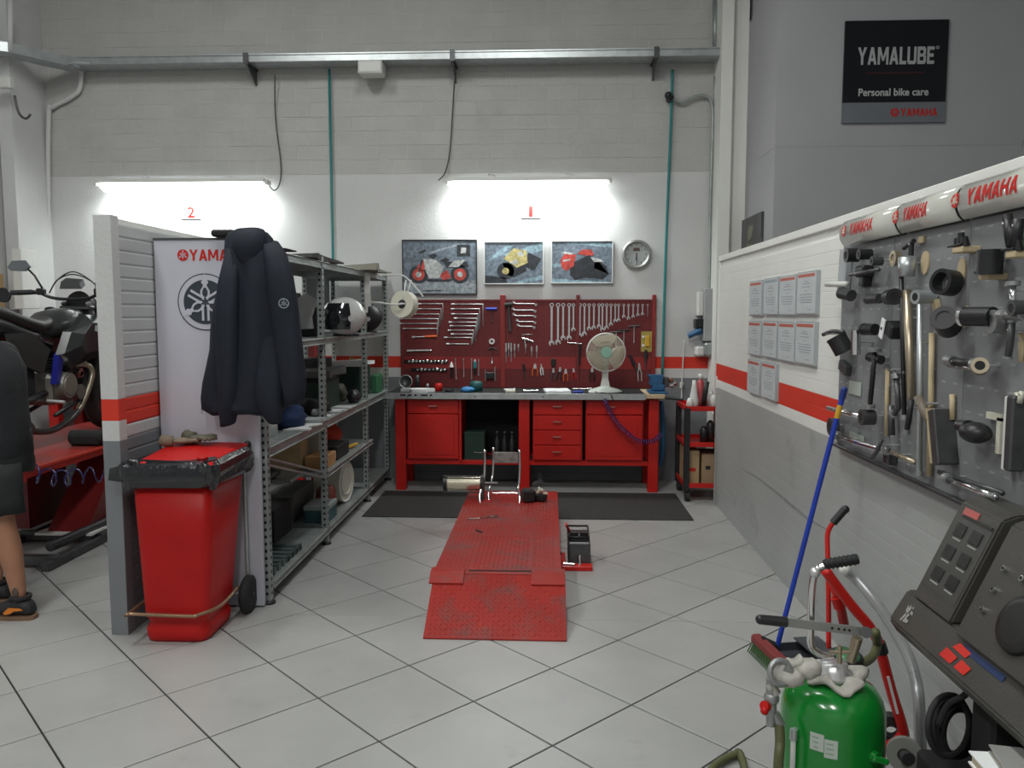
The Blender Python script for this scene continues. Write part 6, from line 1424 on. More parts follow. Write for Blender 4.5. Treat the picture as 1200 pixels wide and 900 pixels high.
chain(0, LL, [.07, .062, .062, .036, .036, .034]); chain(0, RL, [.07, .062, .062, .036, .036, .034])
la = chain(3, [(-2.96, PY - .15, 1.39), (-3.11, PY - .19, 1.17), (-3.29, PY - .10, 1.13), (-3.35, PY - .07, 1.13)], [.045, .04, .03, .032])
ra = chain(3, [(-2.96, PY + .15, 1.39), (-3.11, PY + .20, 1.18), (-3.27, PY + .30, 1.12), (-3.33, PY + .33, 1.12)], [.045, .042, .03, .032])
body = skinned(V, E_, Ra, skin, 'body', pt)
for s, h in ((-1, V[la]), (1, V[ra])):
    hv = Vector(h)
    for f in range(4):
        b0 = hv + Vector((-.02, (f - 1.5) * .018, .0)); L_ = (.07, .08, .075, .06)[f]
        g = G(); g.tube([b0, b0 + Vector((-L_ * .5, (f - 1.5) * .004, .002)), b0 + Vector((-L_ * .8, (f - 1.5) * .005, -.018)), b0 + Vector((-L_ * .95, (f - 1.5) * .005, -.04))], [.010, .009, .0085, .007], 7); P('finger', g, skin, pt)
    g = G(); g.tube([hv + Vector((.02, s * -.02, .0)), hv + Vector((-.015, s * -.045, .0)), hv + Vector((-.045, s * -.05, -.012))], [.012, .011, .009], 7); P('thumb', g, skin, pt)
hairm = M('dark_hair', (.03, .02, .015), .7, bump=.6)
g = G(); g.sph((-3.150, PY, 1.715), (.098, .082, .085), 16); P('hair', g, hairm, pt)
g = G(); g.loft([[Vector((-3.240, PY - .012, 1.63)), Vector((-3.240, PY + .012, 1.63)), Vector((-3.230, PY, 1.69))], [Vector((-3.280, PY - .012, 1.62)), Vector((-3.280, PY + .012, 1.62)), Vector((-3.255, PY, 1.65))]]); P('nose', g, skin, pt)
for s in (-1, 1):
    g = G(); g.sph((-3.248, PY + s * .032, 1.675), .012, 8); P('eye', g, white_p, pt)
    g = G(); g.sph((-3.140, PY + s * .083, 1.655), (.018, .008, .028), 8); P('ear', g, skin, pt)
g = G(); g.tube([(-3.240, PY - .022, 1.60), (-3.253, PY, 1.598), (-3.240, PY + .022, 1.60)], .005, 6); P('mouth', g, M('lip', (.3, .1, .08), .5), pt)
shirt = M('black_shirt', (.010, .011, .014), .85, var=.2, bump=.4, bscale=30)
def cloth(nm, m, rings_):   # rings: centre x, y, z, half x, half y
    g = G(); g.sm = True; n_ = 22
    g.loft([[Vector((cx_ + hx_ * math.cos(2 * PI * j / n_) * (1 + .05 * math.sin(5 * 2 * PI * j / n_ + i)), cy_ + hy_ * math.sin(2 * PI * j / n_) * (1 + .04 * math.sin(4 * 2 * PI * j / n_ + i * 2)), z_ + .008 * math.sin(3 * 2 * PI * j / n_ + i))) for j in range(n_)] for i, (cx_, cy_, z_, hx_, hy_) in enumerate(rings_)])
    return P(nm, g, m, pt)
cloth('shirt', shirt, [(-2.87, PY, .845, .12, .145), (-2.87, PY, .86, .13, .155), (-2.875, PY, .95, .13, .15), (-2.885, PY, 1.08, .125, .15), (-2.895, PY, 1.20, .13, .165), (-2.91, PY, 1.30, .135, .18), (-2.94, PY, 1.38, .125, .175), (-2.98, PY, 1.44, .10, .13), (-3.03, PY, 1.49, .075, .085), (-3.055, PY, 1.515, .065, .07)])
for s in (-1, 1):
    g = G(); g.tube(smooth_pts([(-2.94, PY + s * .10, 1.37), (-2.965, PY + s * .165, 1.365), (-3.01, PY + s * .20, 1.30), (-3.08, PY + s * .205, 1.21)], 4), [.075] * 3 + [.078] * 6 + [.076] * 4, 14); P('sleeve', g, shirt, pt)
shorts = M('dark_shorts', (.012, .014, .016), .85, var=.2, bump=.5, bscale=25)
cloth('shorts', shorts, [(-2.87, PY, .98, .115, .14), (-2.87, PY, .88, .125, .15), (-2.87, PY, .80, .13, .155), (-2.87, PY, .76, .125, .15)])
cloth('shorts_leg', shorts, [(-2.86, PY - .075, .82, .11, .085), (-2.85, PY - .085, .74, .115, .09), (-2.84, PY - .095, .63, .115, .09), (-2.84, PY - .095, .565, .12, .095), (-2.84, PY - .095, .56, .10, .08)])
cloth('shorts_leg', shorts, [(-2.88, PY + .07, .82, .11, .085), (-2.95, PY + .08, .74, .115, .09), (-3.06, PY + .10, .63, .11, .09), (-3.075, PY + .10, .565, .11, .09), (-3.075, PY + .10, .56, .09, .08)])
for k, (hx, hy) in enumerate(((-2.765, PY - .10), (-3.05, PY + .13))):
    g = G(); g.sm = True; rings = []
    for x_, w_, h_, z0 in ((.075, .025, .035, .02), (.06, .038, .075, .012), (.02, .042, .10, .01), (-.04, .042, .085, .01), (-.11, .048, .060, .01), (-.17, .046, .045, .01), (-.205, .028, .03, .014)):
        rings.append([Vector((hx + x_, hy + w_ * math.cos(2 * PI * j / 14), z0 + h_ / 2 + h_ / 2 * math.sin(2 * PI * j / 14) + .01)) for j in range(14)])
    g.loft(rings); sh = P('shoe', g, M('sneaker_black', (.02, .02, .022), .6, bump=.3), pt)
    g = G(); g.loft([[Vector((hx + x_, hy - w_, 0)), Vector((hx + x_, hy + w_, 0)), Vector((hx + x_, hy + w_, .022)), Vector((hx + x_, hy - w_, .022))] for x_, w_ in ((.085, .02), (.07, .034), (0, .038), (-.1, .044), (-.18, .042), (-.215, .022))]); P('sole', g, M('sneaker_sole', (.22, .13, .08), .7), sh)
    g = G(); g.prism([(-.06, .045), (-.03, .072), (.03, .07), (.045, .06), (.0, .055), (-.02, .042), (-.05, .035)], .004, frame((hx - .0, hy - .046, 0), (1, 0, 0), (0, 0, 1))); P('orange_stripe', g, M('sneaker_orange', (.75, .22, .02), .5), sh)
    g = G(); g.ring((hx + .005, hy, .115), (0, 0, 1), .042, .014, 16, 6); P('sock', g, black_matte, pt)
g = G(); g.sph((-2.762, PY - .137, .15), (.018, .004, .028), 8); P('ankle_tattoo', g, M('tattoo_ink', (.10, .07, .06), .6), pt)
g = G(); g.sph((-2.93, PY - .235, 1.385), (.018, .012, .010), 8); P('shoulder_badge', g, red_text, pt)

# ------------------------------------------------------------------ RIGHT: certificates
for k in range(10):
    row_, col_ = (0, k) if k < 4 else ((1, k - 4) if k < 8 else (2, k - 8))
    yc = [5.44, 5.07, 4.72, 4.38][col_]; zt = [1.812, 1.545, 1.285][row_] + [0, .004, .003, .008][col_]; zb = zt - .232
    t = T('certificate_plaque', 'framed certificate, %s from the far end in the %s row on the partition' % (ORD[col_], ['top', 'middle', 'bottom'][row_]), 'certificate', (WX - .01, yc, zb), 'certificates on the partition')
    g = G(); g.b2(WX - .022, WX + .004, yc - .16, yc + .16, zb, zt, bev=.003); P('panel', g, M('plaque_grey', (.36, .39, .41), .3, coat=.3), t)
    g = G(); g.b2(WX - .0235, WX - .0215, yc - .152, yc + .152, zb + .008, zt - .008); P('certificate_sheet', g, M('cert_paper', (.55, .58, .60), .5), t)
    FR = frame((WX - .0236, yc, (zt + zb) / 2), (0, -1, 0), (0, 0, 1))
    g = G(); g.prism([(-.14, .085), (.14, .085), (.14, .102), (-.14, .102)], .0006, FR); P('red_heading', g, M('heading_red', (.5, .12, .08), .5) if col_ not in (1,) or row_ else M('heading_grey', (.3, .36, .4), .5), t)
    g = G()
    for j, (w_, y_) in enumerate(((.03, .06), (.06, .048), (.07, .03), (.02, .01), (.11, -.01), (.11, -.024), (.11, -.038), (.09, -.052), (.03, -.09))): g.prism([(-w_ + (.06 if j == 8 else 0), y_), (w_ + (.06 if j == 8 else 0), y_), (w_ + (.06 if j == 8 else 0), y_ + .004), (-w_ + (.06 if j == 8 else 0), y_ + .004)], .0006, FR)
    P('printed_lines', g, M('print_dim', (.28, .31, .33), .6), t, kind='stuff')
# long scuff mark rubbed along the grey slats
sc_ = [at(x, y, X=WX) for x, y in ((868, 549), (885, 558), (905, 573), (925, 590), (948, 609), (972, 622))]
g = G(); th_ = (.002, .007, .009, .012, .008, .002)
g.loft([[Vector((WX - .0012, p.y, p.z - h)), Vector((WX - .0012, p.y, p.z + h)), Vector((WX + .001, p.y, p.z + h)), Vector((WX + .001, p.y, p.z - h))] for p, h in zip(sc_, th_)])
P('scuff_mark', g, M('scuff_grey', (.26, .265, .265), .7, var=.25, scale=30), part_r)
# office sign
a = at(991, 24.5, Y=6.41); b = at(1107, 143, Y=6.41); sx0, sx1, sz1, sz0 = a.x, b.x, a.z, b.z
t = T('wall_sign', 'large square black and grey sign high on the grey office wall', 'sign', ((sx0 + sx1) / 2, 6.42, sz0))
zm = sz0 + (sz1 - sz0) * .2
g = G(); g.b2(sx0, sx1, 6.41, 6.43, zm, sz1); P('black_panel', g, M('sign_black', (.006, .007, .011), .35), t)
g = G(); g.b2(sx0, sx1, 6.41, 6.43, sz0, zm); P('grey_panel', g, M('sign_grey', (.16, .175, .195), .45), t)
W_ = sx1 - sx0; H_ = sz1 - sz0
F6 = lambda u, v: frame((sx0 + u * W_, 6.4095, sz0 + v * H_), (1, 0, 0), (0, 0, 1))
sil_ = M('sign_silver', (.42, .43, .44), .4)
blocktext('YAMALUBE', W_ * .74, H_ * .17, F6(.50, .655), sil_, t); text('®', .025, .025, F6(.90, .73), sil_, t)
text('Personal bike care', W_ * .68, H_ * .075, F6(.49, .30), M('sign_pale', (.50, .51, .51), .5), t, bold=.02)
blocktext('YAMAHA', W_ * .355, H_ * .075, F6(.745, .10), red_text, t)
emblem(H_ * .042, F6(.51, .10), red_text, M('sign_grey', (0, 0, 0)), t)
# faint dark red mark line on sign
g = G(); g.prism([(-.22, 0), (.22, 0), (.22, .012), (-.22, .012)], .0008, F6(.5, .48)); P('dim_red_line', g, M('dim_red_print', (.05, .008, .01), .5), t)
# lamp bracket at far right top of partition
g = G(); g.b2(WX + .0, WX + .06, 2.42, 2.50, PT, PT + .05, bev=.006); S('corner_block', g, dark_steel, 'small dark block on top of the partition at the right frame edge', 'block')

# ------------------------------------------------------------------ TOOL BOARD on the partition
BX = WX - .02
t = T('tool_board', 'large grey perforated tool board on the right partition hung with special tools', 'tool board', (BX, 3.0, .97))
for ya, yb in ((3.30, 3.86), (2.72, 3.296), (2.15, 2.716), (1.5, 2.146)):
    g = G(); g.b2(BX, WX + .004, ya, yb, .975, 1.93, bev=.003); P('panel', g, grey_board, t)
    g = G(); rnd = random.Random(int(ya * 100))
    for i in range(7):
        for j in range(11):
            yy = ya + .05 + i * .08; zz = 1.02 + j * .085
            if yy < yb - .03: g.b2(BX - .0006, BX + .0002, yy - .014, yy + .014, zz - .0035, zz + .0035)
    P('slots', g, M('slot_light', (.30, .305, .31), .5), t, kind='stuff')
g = G(); g.b2(BX - .02, WX + .002, 1.5, 3.86, .965, .98, bev=.003); P('bottom_edge', g, dark_steel, t)
# curved header signs
for k, (ya, yb) in enumerate(((3.19, 3.77), (2.73, 3.17), (2.06, 2.71))):
    h = T('header_sign', 'curved white header sign with red lettering above the tool board, %s from the far end' % ORD[k], 'sign', (BX, (ya + yb) / 2, 1.85), 'curved header signs')
    zc = 1.958; rr = .064
    g = G(); g.sm = True
    arc = [(BX - .006 - rr * math.cos(R(A)) * .75, zc + rr * math.sin(R(A))) for A in range(-62, 86, 12)]
    inn = [(x + .004, z * .9985 + .0028) for x, z in arc]
    g.loft([[Vector((x, yy, z)) for x, z in arc + inn[::-1]] for yy in (ya, yb)]); P('curved_panel', g, M('sign_gloss_white', (.60, .60, .55), .18, coat=.6), h)
    # lettering follows the curve
    L_ = yb - ya; yc = (ya + yb) / 2 + (.04, .065, .125)[k]
    def bend(me):
        for v in me.vertices:
            q = v.co.copy(); ang = q.y / rr; out = rr + .0004 + q.z * .5
            v.co = Vector((BX - .006 - (out) * math.cos(ang + .12) * .75 - .001, yc - q.x, zc + out * math.sin(ang + .12)))
    tmp = blocktext('YAMAHA', L_ * .43, .052, Matrix(), red_text, h, slant=.12)
    tmp.data.transform(Matrix.Translation(h.location)); bm_ = bmesh.new(); bm_.from_mesh(tmp.data); bmesh.ops.subdivide_edges(bm_, edges=[e for e in bm_.edges if e.calc_length() > .03], cuts=2); bm_.to_mesh(tmp.data); bm_.free()
    bend(tmp.data); tmp.data.transform(Matrix.Translation(-h.location))
    g = G(); g.prism(disc_poly(.025, 20), .001); me = mesh_of(g, red_text, 'emblem')
    for v in me.vertices: v.co.x -= L_ * .25 + .05
    bend(me); me.transform(Matrix.Translation(-h.location)); e_ = bpy.data.objects.new('emblem', me); C.objects.link(e_); e_.parent = h
    g = G(); fork_shapes(g, .021, Matrix.Translation((0, 0, .001))); me = mesh_of(g, cream, 'tuning_fork_mark')
    for v in me.vertices: v.co.x -= L_ * .25 + .05
    bend(me); me.transform(Matrix.Translation(-h.location)); f_ = bpy.data.objects.new('tuning_fork_mark', me); C.objects.link(f_); f_.parent = e_
    g = G(); g.b2(BX - .001, BX + .012, ya, yb, 1.90, 2.01); P('back_strip', g, dark_steel, h)

# tools hung on the board; each is built on the board face (X = BX), reaching into the room
tanm = M('tan_label', (.50, .40, .25), .6); alu = M('grey_alloy', (.33, .34, .34), .4, .6); brass = M('brassy_steel', (.45, .38, .28), .35, .8)
def bd(px, py, off=.03): return at(px, py, X=BX - off)
def bt_(nm, px, py, label, cat, off=.03):
    p = bd(px, py, off); t = T(nm, label, cat, (BX, p.y, p.z)); return t, p
def hook(t, p, r_=.004): g = G(); g.cyl((BX + .002, p.y, p.z), (p.x - .01, p.y, p.z), r_, n=6); P('hook', g, steel, t)
def cup(nm, px, py, r_, L_, m, label, cat='socket tool', off=.03, ax=(-1, 0, 0), rim=None, hollow=True):
    t, p = bt_(nm, px, py, label, cat, off); d = Vector(ax).normalized()
    a = p - d * L_ / 2; 
    if a.x > BX - .002: sh = a.x - BX + .002; a.x -= sh
    b = a + d * L_
    if b.x > BX - .002: sh = b.x - BX + .002; a.x -= sh; b.x -= sh
    g = G(); g.cyl(a, b, r_, n=20); P('cup_body', g, m, t)
    g = G(); g.annulus(b - d * .002, d, r_ * .6, r_ * 1.04, .012, 20); P('cup_rim', g, rim or m, t)
    if hollow: g = G(); g.cyl(b + d * .0005, b + d * .003, r_ * .6, n=16); P('cup_bore', g, black_matte, t)
    q = Vector((BX + .002, p.y, p.z + r_ * .2)); g = G(); g.cyl(q, (min(a.x, b.x, BX - .03), p.y, p.z + r_ * .2), .004, n=6); P('hook', g, steel, t)
    return t
def slab(nm, px, py, w_, h_, d_, m, label, cat, off=None, rz=0., par=None):
    off = d_ / 2 + .001 if off is None else off; p = bd(px, py, off); g = G(); g.box((p.x, p.y, p.z), (d_, w_, h_), Matrix.Rotation(rz, 3, 'X'), bev=min(w_, h_, d_) * .15)
    return S(nm, g, m, label, cat) if par is None else P(nm, g, m, par)
def rodh(nm, pts, r_, m, label, cat='rod', off=.03, ends=None):
    t, p = bt_(nm, pts[0][0], pts[0][1], label, cat, off); Pn = [bd(x, y, off) for x, y in pts]
    g = G(); g.tube(Pn, r_, 9); P('bar', g, m, t)
    if ends:
        for q0, q1, rr_ in ((Pn[0], Pn[1], ends[0]), (Pn[-1], Pn[-2], ends[1])):
            g = G(); g.cyl(q0, q0.lerp(q1, ends[2]), rr_, n=10); P('end_fitting', g, alu, t)
    q = Pn[0].lerp(Pn[-1], .25); g = G(); g.cyl((BX + .002, q.y, q.z), (q.x - r_, q.y, q.z), .004, n=6); P('hook', g, steel, t)
    return t
# left top cluster
slab('clear_bag', 990, 318, .09, .20, .03, M('clear_plastic', (.50, .52, .54), .2, alpha=.75), 'clear plastic bag hanging at the top far corner of the board', 'bag', rz=.1)
rodh('white_roller', [(969, 333), (992, 333)], .013, white_p, 'short white roller end at the far edge of the board under the clear bag', 'roller', .05)
cup('bearing_tool', 999, 299, .030, .05, black, 'round black bearing cup nearest the far top corner of the board', off=.05)
cup('bearing_tool', 1014, 298, .022, .05, black, 'smaller round black cup just right of the far corner cup', off=.05)
cup('bearing_tool', 1028, 306, .018, .04, dark_steel, 'small dark steel cup third from the far corner in the top row', off=.05)
slab('clamp_block', 1013, 318, .09, .05, .05, black, 'black clamp block under the three small top cups', 'clamp')
slab('clamp_block', 1014, 329, .05, .05, .04, black, 'small black block hanging below the clamp block', 'block', rz=.2)
rodh('clamp_screw', [(996, 322), (1030, 316)], .008, dark_steel, 'dark screw bar crossing the black clamp block', 'screw', .06)
cup('flat_disc', 1050, 303, .03, .02, brass, 'brassy disc beside the chain tensioner at the board top', off=.03, hollow=False)
# puller with eye and tan label
t, p = bt_('chain_tool', 1068, 286, 'small dark toggle tool with tan tag at the board top centre', 'tool')
g = G(); g.cyl(p + Vector((0, .06, -.01)), p + Vector((0, -.02, .01)), .009, n=8); g.cyl(p, p + Vector((0, .0, -.05)), .01, n=8); P('toggle', g, black, t); slab('tag', 1080, 281, .04, .025, .01, tanm, '', '', par=t); hook(t, p)
t, p = bt_('glass_cup', 1063, 308, 'grey metal cup hanging from the toggle tool', 'cup', .05)
g = G(); g.lathe([(0, 0), (.028, 0), (.032, .07), (.03, .07), (.02, .075), (0, .075)], 18, Matrix.Translation(p - Vector((0, 0, .05)))); P('cup_body', g, galv, t); hook(t, p)
def oval(px, py, w_, h_, label):
    p = bd(px, py, .004); g = G(); g.prism([(w_ * math.cos(2 * PI * i / 20), h_ * math.sin(2 * PI * i / 20)) for i in range(20)], .006, frame((BX - .0005, p.y, p.z), (0, -1, 0), (0, 0, 1))); S('tan_tag', g, tanm, label, 'tag')
oval(1084, 308, .030, .042, 'oval tan tag right of the hanging metal cup'); oval(1127, 317, .026, .040, 'oval tan tag behind the large black ring')
def tray(px, py, w_, label, items):
    t, p = bt_('tool_bracket', px, py, label, 'bracket', .04)
    w_ *= .78
    g = G(); g.box((BX - .03, p.y, p.z - .010), (.06, w_, .020), bev=.003); P('tan_ledge', g, tanm, t)
    g = G()
    for k in range(items): g.cyl((BX - .045, p.y - w_ * .35 + k * w_ * .7 / max(items - 1, 1), p.z - .0), (BX - .05, p.y - w_ * .35 + k * w_ * .7 / max(items - 1, 1), p.z + .03 + .015 * (k % 2)), .014, .010, n=10)
    P('small_fittings', g, black, t)
    g = G(); g.cyl((BX - .06, p.y + w_ * .9, p.z + .004), (BX - .06, p.y - w_ * .4, p.z + .006), .004, n=6); P('pin', g, black, t); return t
tray(1129, 289, .085, 'tan ledge bracket with small black fittings near the board top', 3)
t = tray(1160, 320, .07, 'tan ledge bracket carrying one black cylinder', 1)
cup('black_cylinder', 1160, 308, .036, .07, black, 'upright black cylinder standing on the second tan ledge', 'cylinder', .05, (0, 0, 1), hollow=False)
t = tray(1192, 294, .06, 'tan ledge bracket with tall black fittings at the right edge of view', 1)
rodh('black_pliers', [(1180, 253), (1186, 288)], .016, black, 'tall black handled tool at the top right of the board, left one', 'tool', .05); rodh('black_pliers', [(1194, 256), (1190, 288)], .016, black, 'tall black handled tool at the top right of the board, right one', 'tool', .05)
slab('green_tag', 1198, 283, .03, .05, .01, M('tag_green', (.12, .25, .14), .6), 'green tag behind the tall black tools at the right', 'tag')
# big black ring (seal driver)
t, p = bt_('seal_ring', 1109, 331, 'large black ring tool hanging open end outward in the middle of the board', 'ring tool', .05)
d = Vector((-.9, -.35, .1)).normalized(); g = G(); g.annulus(p, d, .032, .044, .055, 26); P('ring_body', g, black, t)
g = G(); g.cyl(p - d * .02, p - d * .016, .036, n=20); g.b2(-.001, .001, 0, 0.001, 0, .001, Mx=Matrix.Translation(p)); P('ring_bottom', g, alu, t); g = G(); g.cyl(p - d * .04, p - d * .01, .012, n=10); P('core', g, white_p, t)
g = G(); g.cyl((BX + .002, p.y, p.z), p, .006, n=6); P('hook', g, steel, t)
# horizontal cylindrical shapes at second row
cup('spindle_tool', 1045, 348, .030, .13, black, 'thick black spindle lying level in the second row', 'spindle', .06, (-.25, -1, .0))
cup('spindle_end', 1024, 350, .02, .08, dark_steel, 'narrower dark spindle continuing left of the thick black one', 'spindle', .06, (-.2, 1, 0))
cup('ribbed_boot', 992, 345, .026, .07, dark_steel, 'dark ribbed tool at the far edge below the white roller', 'tool', .05, (-.3, 1, .2))
cup('eye_fitting', 1083, 348, .024, .07, galv, 'ringed grey steel fitting just right of the long bars', 'fitting', .05, (-1, -.3, 0))
cup('black_drum', 1109, 378, .040, .075, black, 'big black tilted drum below the large ring', 'drum', .06, (-.5, -.6, .35), hollow=False)
slab('tan_lug', 1098, 361, .03, .06, .02, tanm, 'tan lug above the big tilted drum', 'lug', rz=-.5)
cup('pipe_socket', 1146, 371, .030, .10, black, 'black socket with bright open rim facing left in the middle right', 'socket', .06, (-.4, .9, 0), rim=chrome)
cup('steel_disc', 1166, 377, .034, .02, alu, 'grey disc directly right of the bright rimmed black socket', 'disc', .04, hollow=False)
oval(1132, 371, .024, .036, 'oval tan tag left of the bright rimmed black socket')
# white tag blocks
t, p = bt_('tagged_tool', 1040, 385, 'black block with slanted white tag in the left middle', 'block', .06); g = G(); g.box((BX - .035, p.y - .02, p.z - .005), (.07, .07, .055), Matrix.Rotation(.35, 3, 'X'), bev=.006); P('block_body', g, black, t)
g = G(); g.box((BX - .074, p.y + .015, p.z), (.005, .035, .08), Matrix.Rotation(.35, 3, 'X'), bev=.001); P('white_tag', g, paper, t); g = G(); g.cyl((BX - .0765, p.y + .015, p.z), (BX - .079, p.y + .015, p.z), .006, n=8); P('tag_eyelet', g, black, t)
cup('slot_tool', 1019, 386, .024, .07, black, 'black stub left of the white tagged block', 'tool', .05, (-.3, 1, 0), hollow=False)
cup('large_socket', 985, 404, .044, .075, black, 'large black drum at the far edge in the third row', 'drum', .06, (-.5, .3, 1), hollow=False)
cup('chrome_sleeve', 1003, 402, .020, .10, chrome, 'upright chrome sleeve beside the large far edge drum', 'sleeve', .07, (0, .06, 1))
rodh('spring_hook', [(965, 392), (975, 388), (988, 389)], .010, dark_steel, 'small dark hook poking past the far board edge', 'hook', .05)
slab('hanging_wedge', 990, 431, .09, .05, .03, dark_steel, 'dark wedge shaped plate below the large far edge drum', 'plate', rz=.3)
# crank handle tool
t = rodh('crank_tool', [(1025, 408), (1023, 440), (1019, 478)], .010, black, 'long black vertical lever ending in a round hub', 'lever', .06, (.026, .022, .12))
cup('lever_hub', 1017, 489, .032, .05, dark_steel, 'dark round hub hanging at the foot of the black lever', 'hub', .06)
cup('cross_boss', 1026, 420, .018, .08, black, 'black cross boss on top of the black vertical lever', 'boss', .05, (-.2, 1, .1), hollow=False)
# long tubes
rodh('long_slide', [(1063, 340), (1066, 420), (1068, 470)], .016, brass, 'long brassy slide hanging from below the metal cup', 'slide', .04)
rodh('black_shaft', [(1056, 320), (1058, 400), (1060, 492)], .009, black, 'long thin black shaft just left of the brassy slide', 'shaft', .05, (.012, .014, .06))
rodh('steel_tube', [(1078, 350), (1078, 450), (1077, 558)], .011, galv, 'longest pale steel tube hanging past the board bottom', 'tube', .04, (.013, .015, .05))
rodh('tan_strip', [(1092, 390), (1091, 470), (1089, 558)], .010, tanm, 'long tan strip hanging right of the longest steel tube', 'strip', .015)
rodh('tan_strip', [(1040, 432), (1039, 511)], .009, tanm, 'short tan strip left of the brassy slide foot', 'strip', .012)
rodh('tan_strip', [(1116, 462), (1116, 492)], .009, tanm, 'very short tan strip alone in the middle right', 'strip', .012)
rodh('dark_bar', [(1044, 475), (1045, 510)], .013, dark_steel, 'short dark bar beside the short tan strip', 'bar', .03)
rodh('ratchet', [(1050, 438), (1053, 478), (1047, 486)], .011, dark_steel, 'black handled ratchet between the strips', 'ratchet', .05, (.02, .018, .15))
rodh('t_wrench', [(1042, 432), (1050, 438), (1060, 437)], .008, dark_steel, 'small dark cross piece above the black handled ratchet', 'cross piece', .05)
rodh('link_tool', [(1068, 468), (1065, 492), (1062, 508)], .010, black, 'black and chrome link tool ending low under the brassy slide', 'tool', .06, (.008, .013, .3))
t = rodh('torque_tool', [(1110, 422), (1150, 428)], .013, black, 'black clamp tool with brass jaw lying level in the right middle', 'clamp', .05, (.018, .020, .2))
rodh('clamp_rail', [(1112, 429), (1158, 433)], .006, chrome, 'thin chrome rail under the black clamp tool', 'rail', .05)
cup('brass_jaw', 1148, 430, .024, .05, brass, 'brassy jaw at the right end of the black clamp tool', 'jaw', .06, (-.4, -.8, .2))
rodh('steel_cross', [(1187, 330), (1187, 372)], .009, chrome, 'chrome T shaped extractor at the right edge, upright arm', 'extractor', .05, (.02, .012, .12))
rodh('cross_bar', [(1172, 369), (1200, 368)], .013, alu, 'short grey cross arm with knobs over the chain links at the right', 'cross arm', .06, (.016, .018, .25))
rodh('chain_link', [(1186, 375), (1184, 400), (1181, 420)], .010, dark_steel, 'dark chain hanging from the grey cross arm', 'chain', .05, (.012, .013, .12))
rodh('tan_strip', [(1198, 390), (1197, 424)], .009, tanm, 'tan strip at the right edge of view beside the dark chain', 'strip', .015)
cup('screw_head', 1197, 361, .022, .05, dark_steel, 'round dark screw head at the right edge of view', 'screw', .06)
rodh('fork_clip', [(1192, 460), (1193, 472)], .008, cream, 'cream two pronged clip, near prong at the right edge', 'clip', .02)
rodh('fork_clip', [(1198, 459), (1195, 472)], .008, cream, 'cream two pronged clip, far prong at the right edge', 'clip', .03)
slab('flat_gauge', 1183, 508, .022, .22, .03, white_p, 'white sided flat gauge block hanging low at the right', 'gauge'); slab('flat_gauge', 1190, 508, .035, .22, .045, dark_steel, 'dark flat block beside the white sided gauge', 'block')
# angled bracket arms
rodh('angled_lever', [(1076, 466), (1082, 480), (1090, 494)], .016, M('worn_brown', (.16, .13, .10), .5), 'short brown arm slanting down beside the pale steel tube', 'arm', .06)
t, p = bt_('slanted_holder', 1100, 512, 'slanted open steel box holder in the lower middle of the board', 'holder', .05)
g = G(); g.box((BX - .035, p.y, p.z), (.07, .045, .19), Matrix.Rotation(-.28, 3, 'X'), bev=.004); P('holder_body', g, dark_steel, t); g = G(); g.box((BX - .05, p.y + .026, p.z), (.045, .008, .19), Matrix.Rotation(-.28, 3, 'X')); P('tan_side', g, tanm, t)
t, p = bt_('black_gripper', 1143, 507, 'black lumpy gripper on a cream corner bracket', 'gripper', .05); g = G(); g.sph((BX - .05, p.y, p.z), (.045, .055, .034), 12); g.cyl((BX - .05, p.y + .04, p.z + .01), (BX - .05, p.y + .10, p.z + .01), .024, .018, n=12); P('gripper_body', g, black, t)
g = G(); g.box((BX - .008, p.y - .03, p.z + .055), (.014, .08, .02)); g.box((BX - .008, p.y - .06, p.z), (.014, .02, .11)); P('cream_bracket', g, cream, t)
# bottom bars
rodh('torque_wrench', [(980, 510), (1005, 519), (1026, 525), (1040, 527)], .013, chrome, 'bright round bar lying along the lower far edge of the board', 'bar', .06, (.020, .022, .12))
rodh('chrome_rod', [(970, 478), (1008, 488)], .011, chrome, 'short bright rod behind the top of the blue broom handle', 'rod', .05)
cup('wheel_hub', 977, 500, .040, .03, dark_steel, 'dark round hub at the far lower corner behind the blue handle', 'hub', .04)
rodh('steel_bar', [(1045, 530), (1072, 542)], .009, brass, 'short brassy bar following the bright round bar', 'bar', .05)
rodh('curved_hook', [(1033, 516), (1027, 530), (1022, 537)], .008, dark_steel, 'curved dark hook across the bright round bar', 'hook', .08)
slab('hub_weight', 1043, 537, .05, .05, .04, dark_steel, 'small dark weight at the board bottom under the curved hook', 'weight')
rodh('chrome_wrench', [(1108, 560), (1140, 572), (1168, 583)], .010, chrome, 'long chrome wrench lying low above the control console', 'wrench', .06, (.018, .012, .12))
rodh('dark_wrench', [(1100, 553), (1140, 566), (1175, 578)], .008, dark_steel, 'long dark wrench parallel above the chrome one', 'wrench', .04)
slab('white_card', 1002, 455, .14, .06, .004, M('pale_green_card', (.38, .42, .38), .6), 'pale card label under the far edge wedge', 'card', off=.004); slab('white_card', 1004, 512, .17, .03, .004, M('pale_green_card', (.38, .42, .38), .6), 'pale strip label near the far bottom of the board', 'card', off=.004)

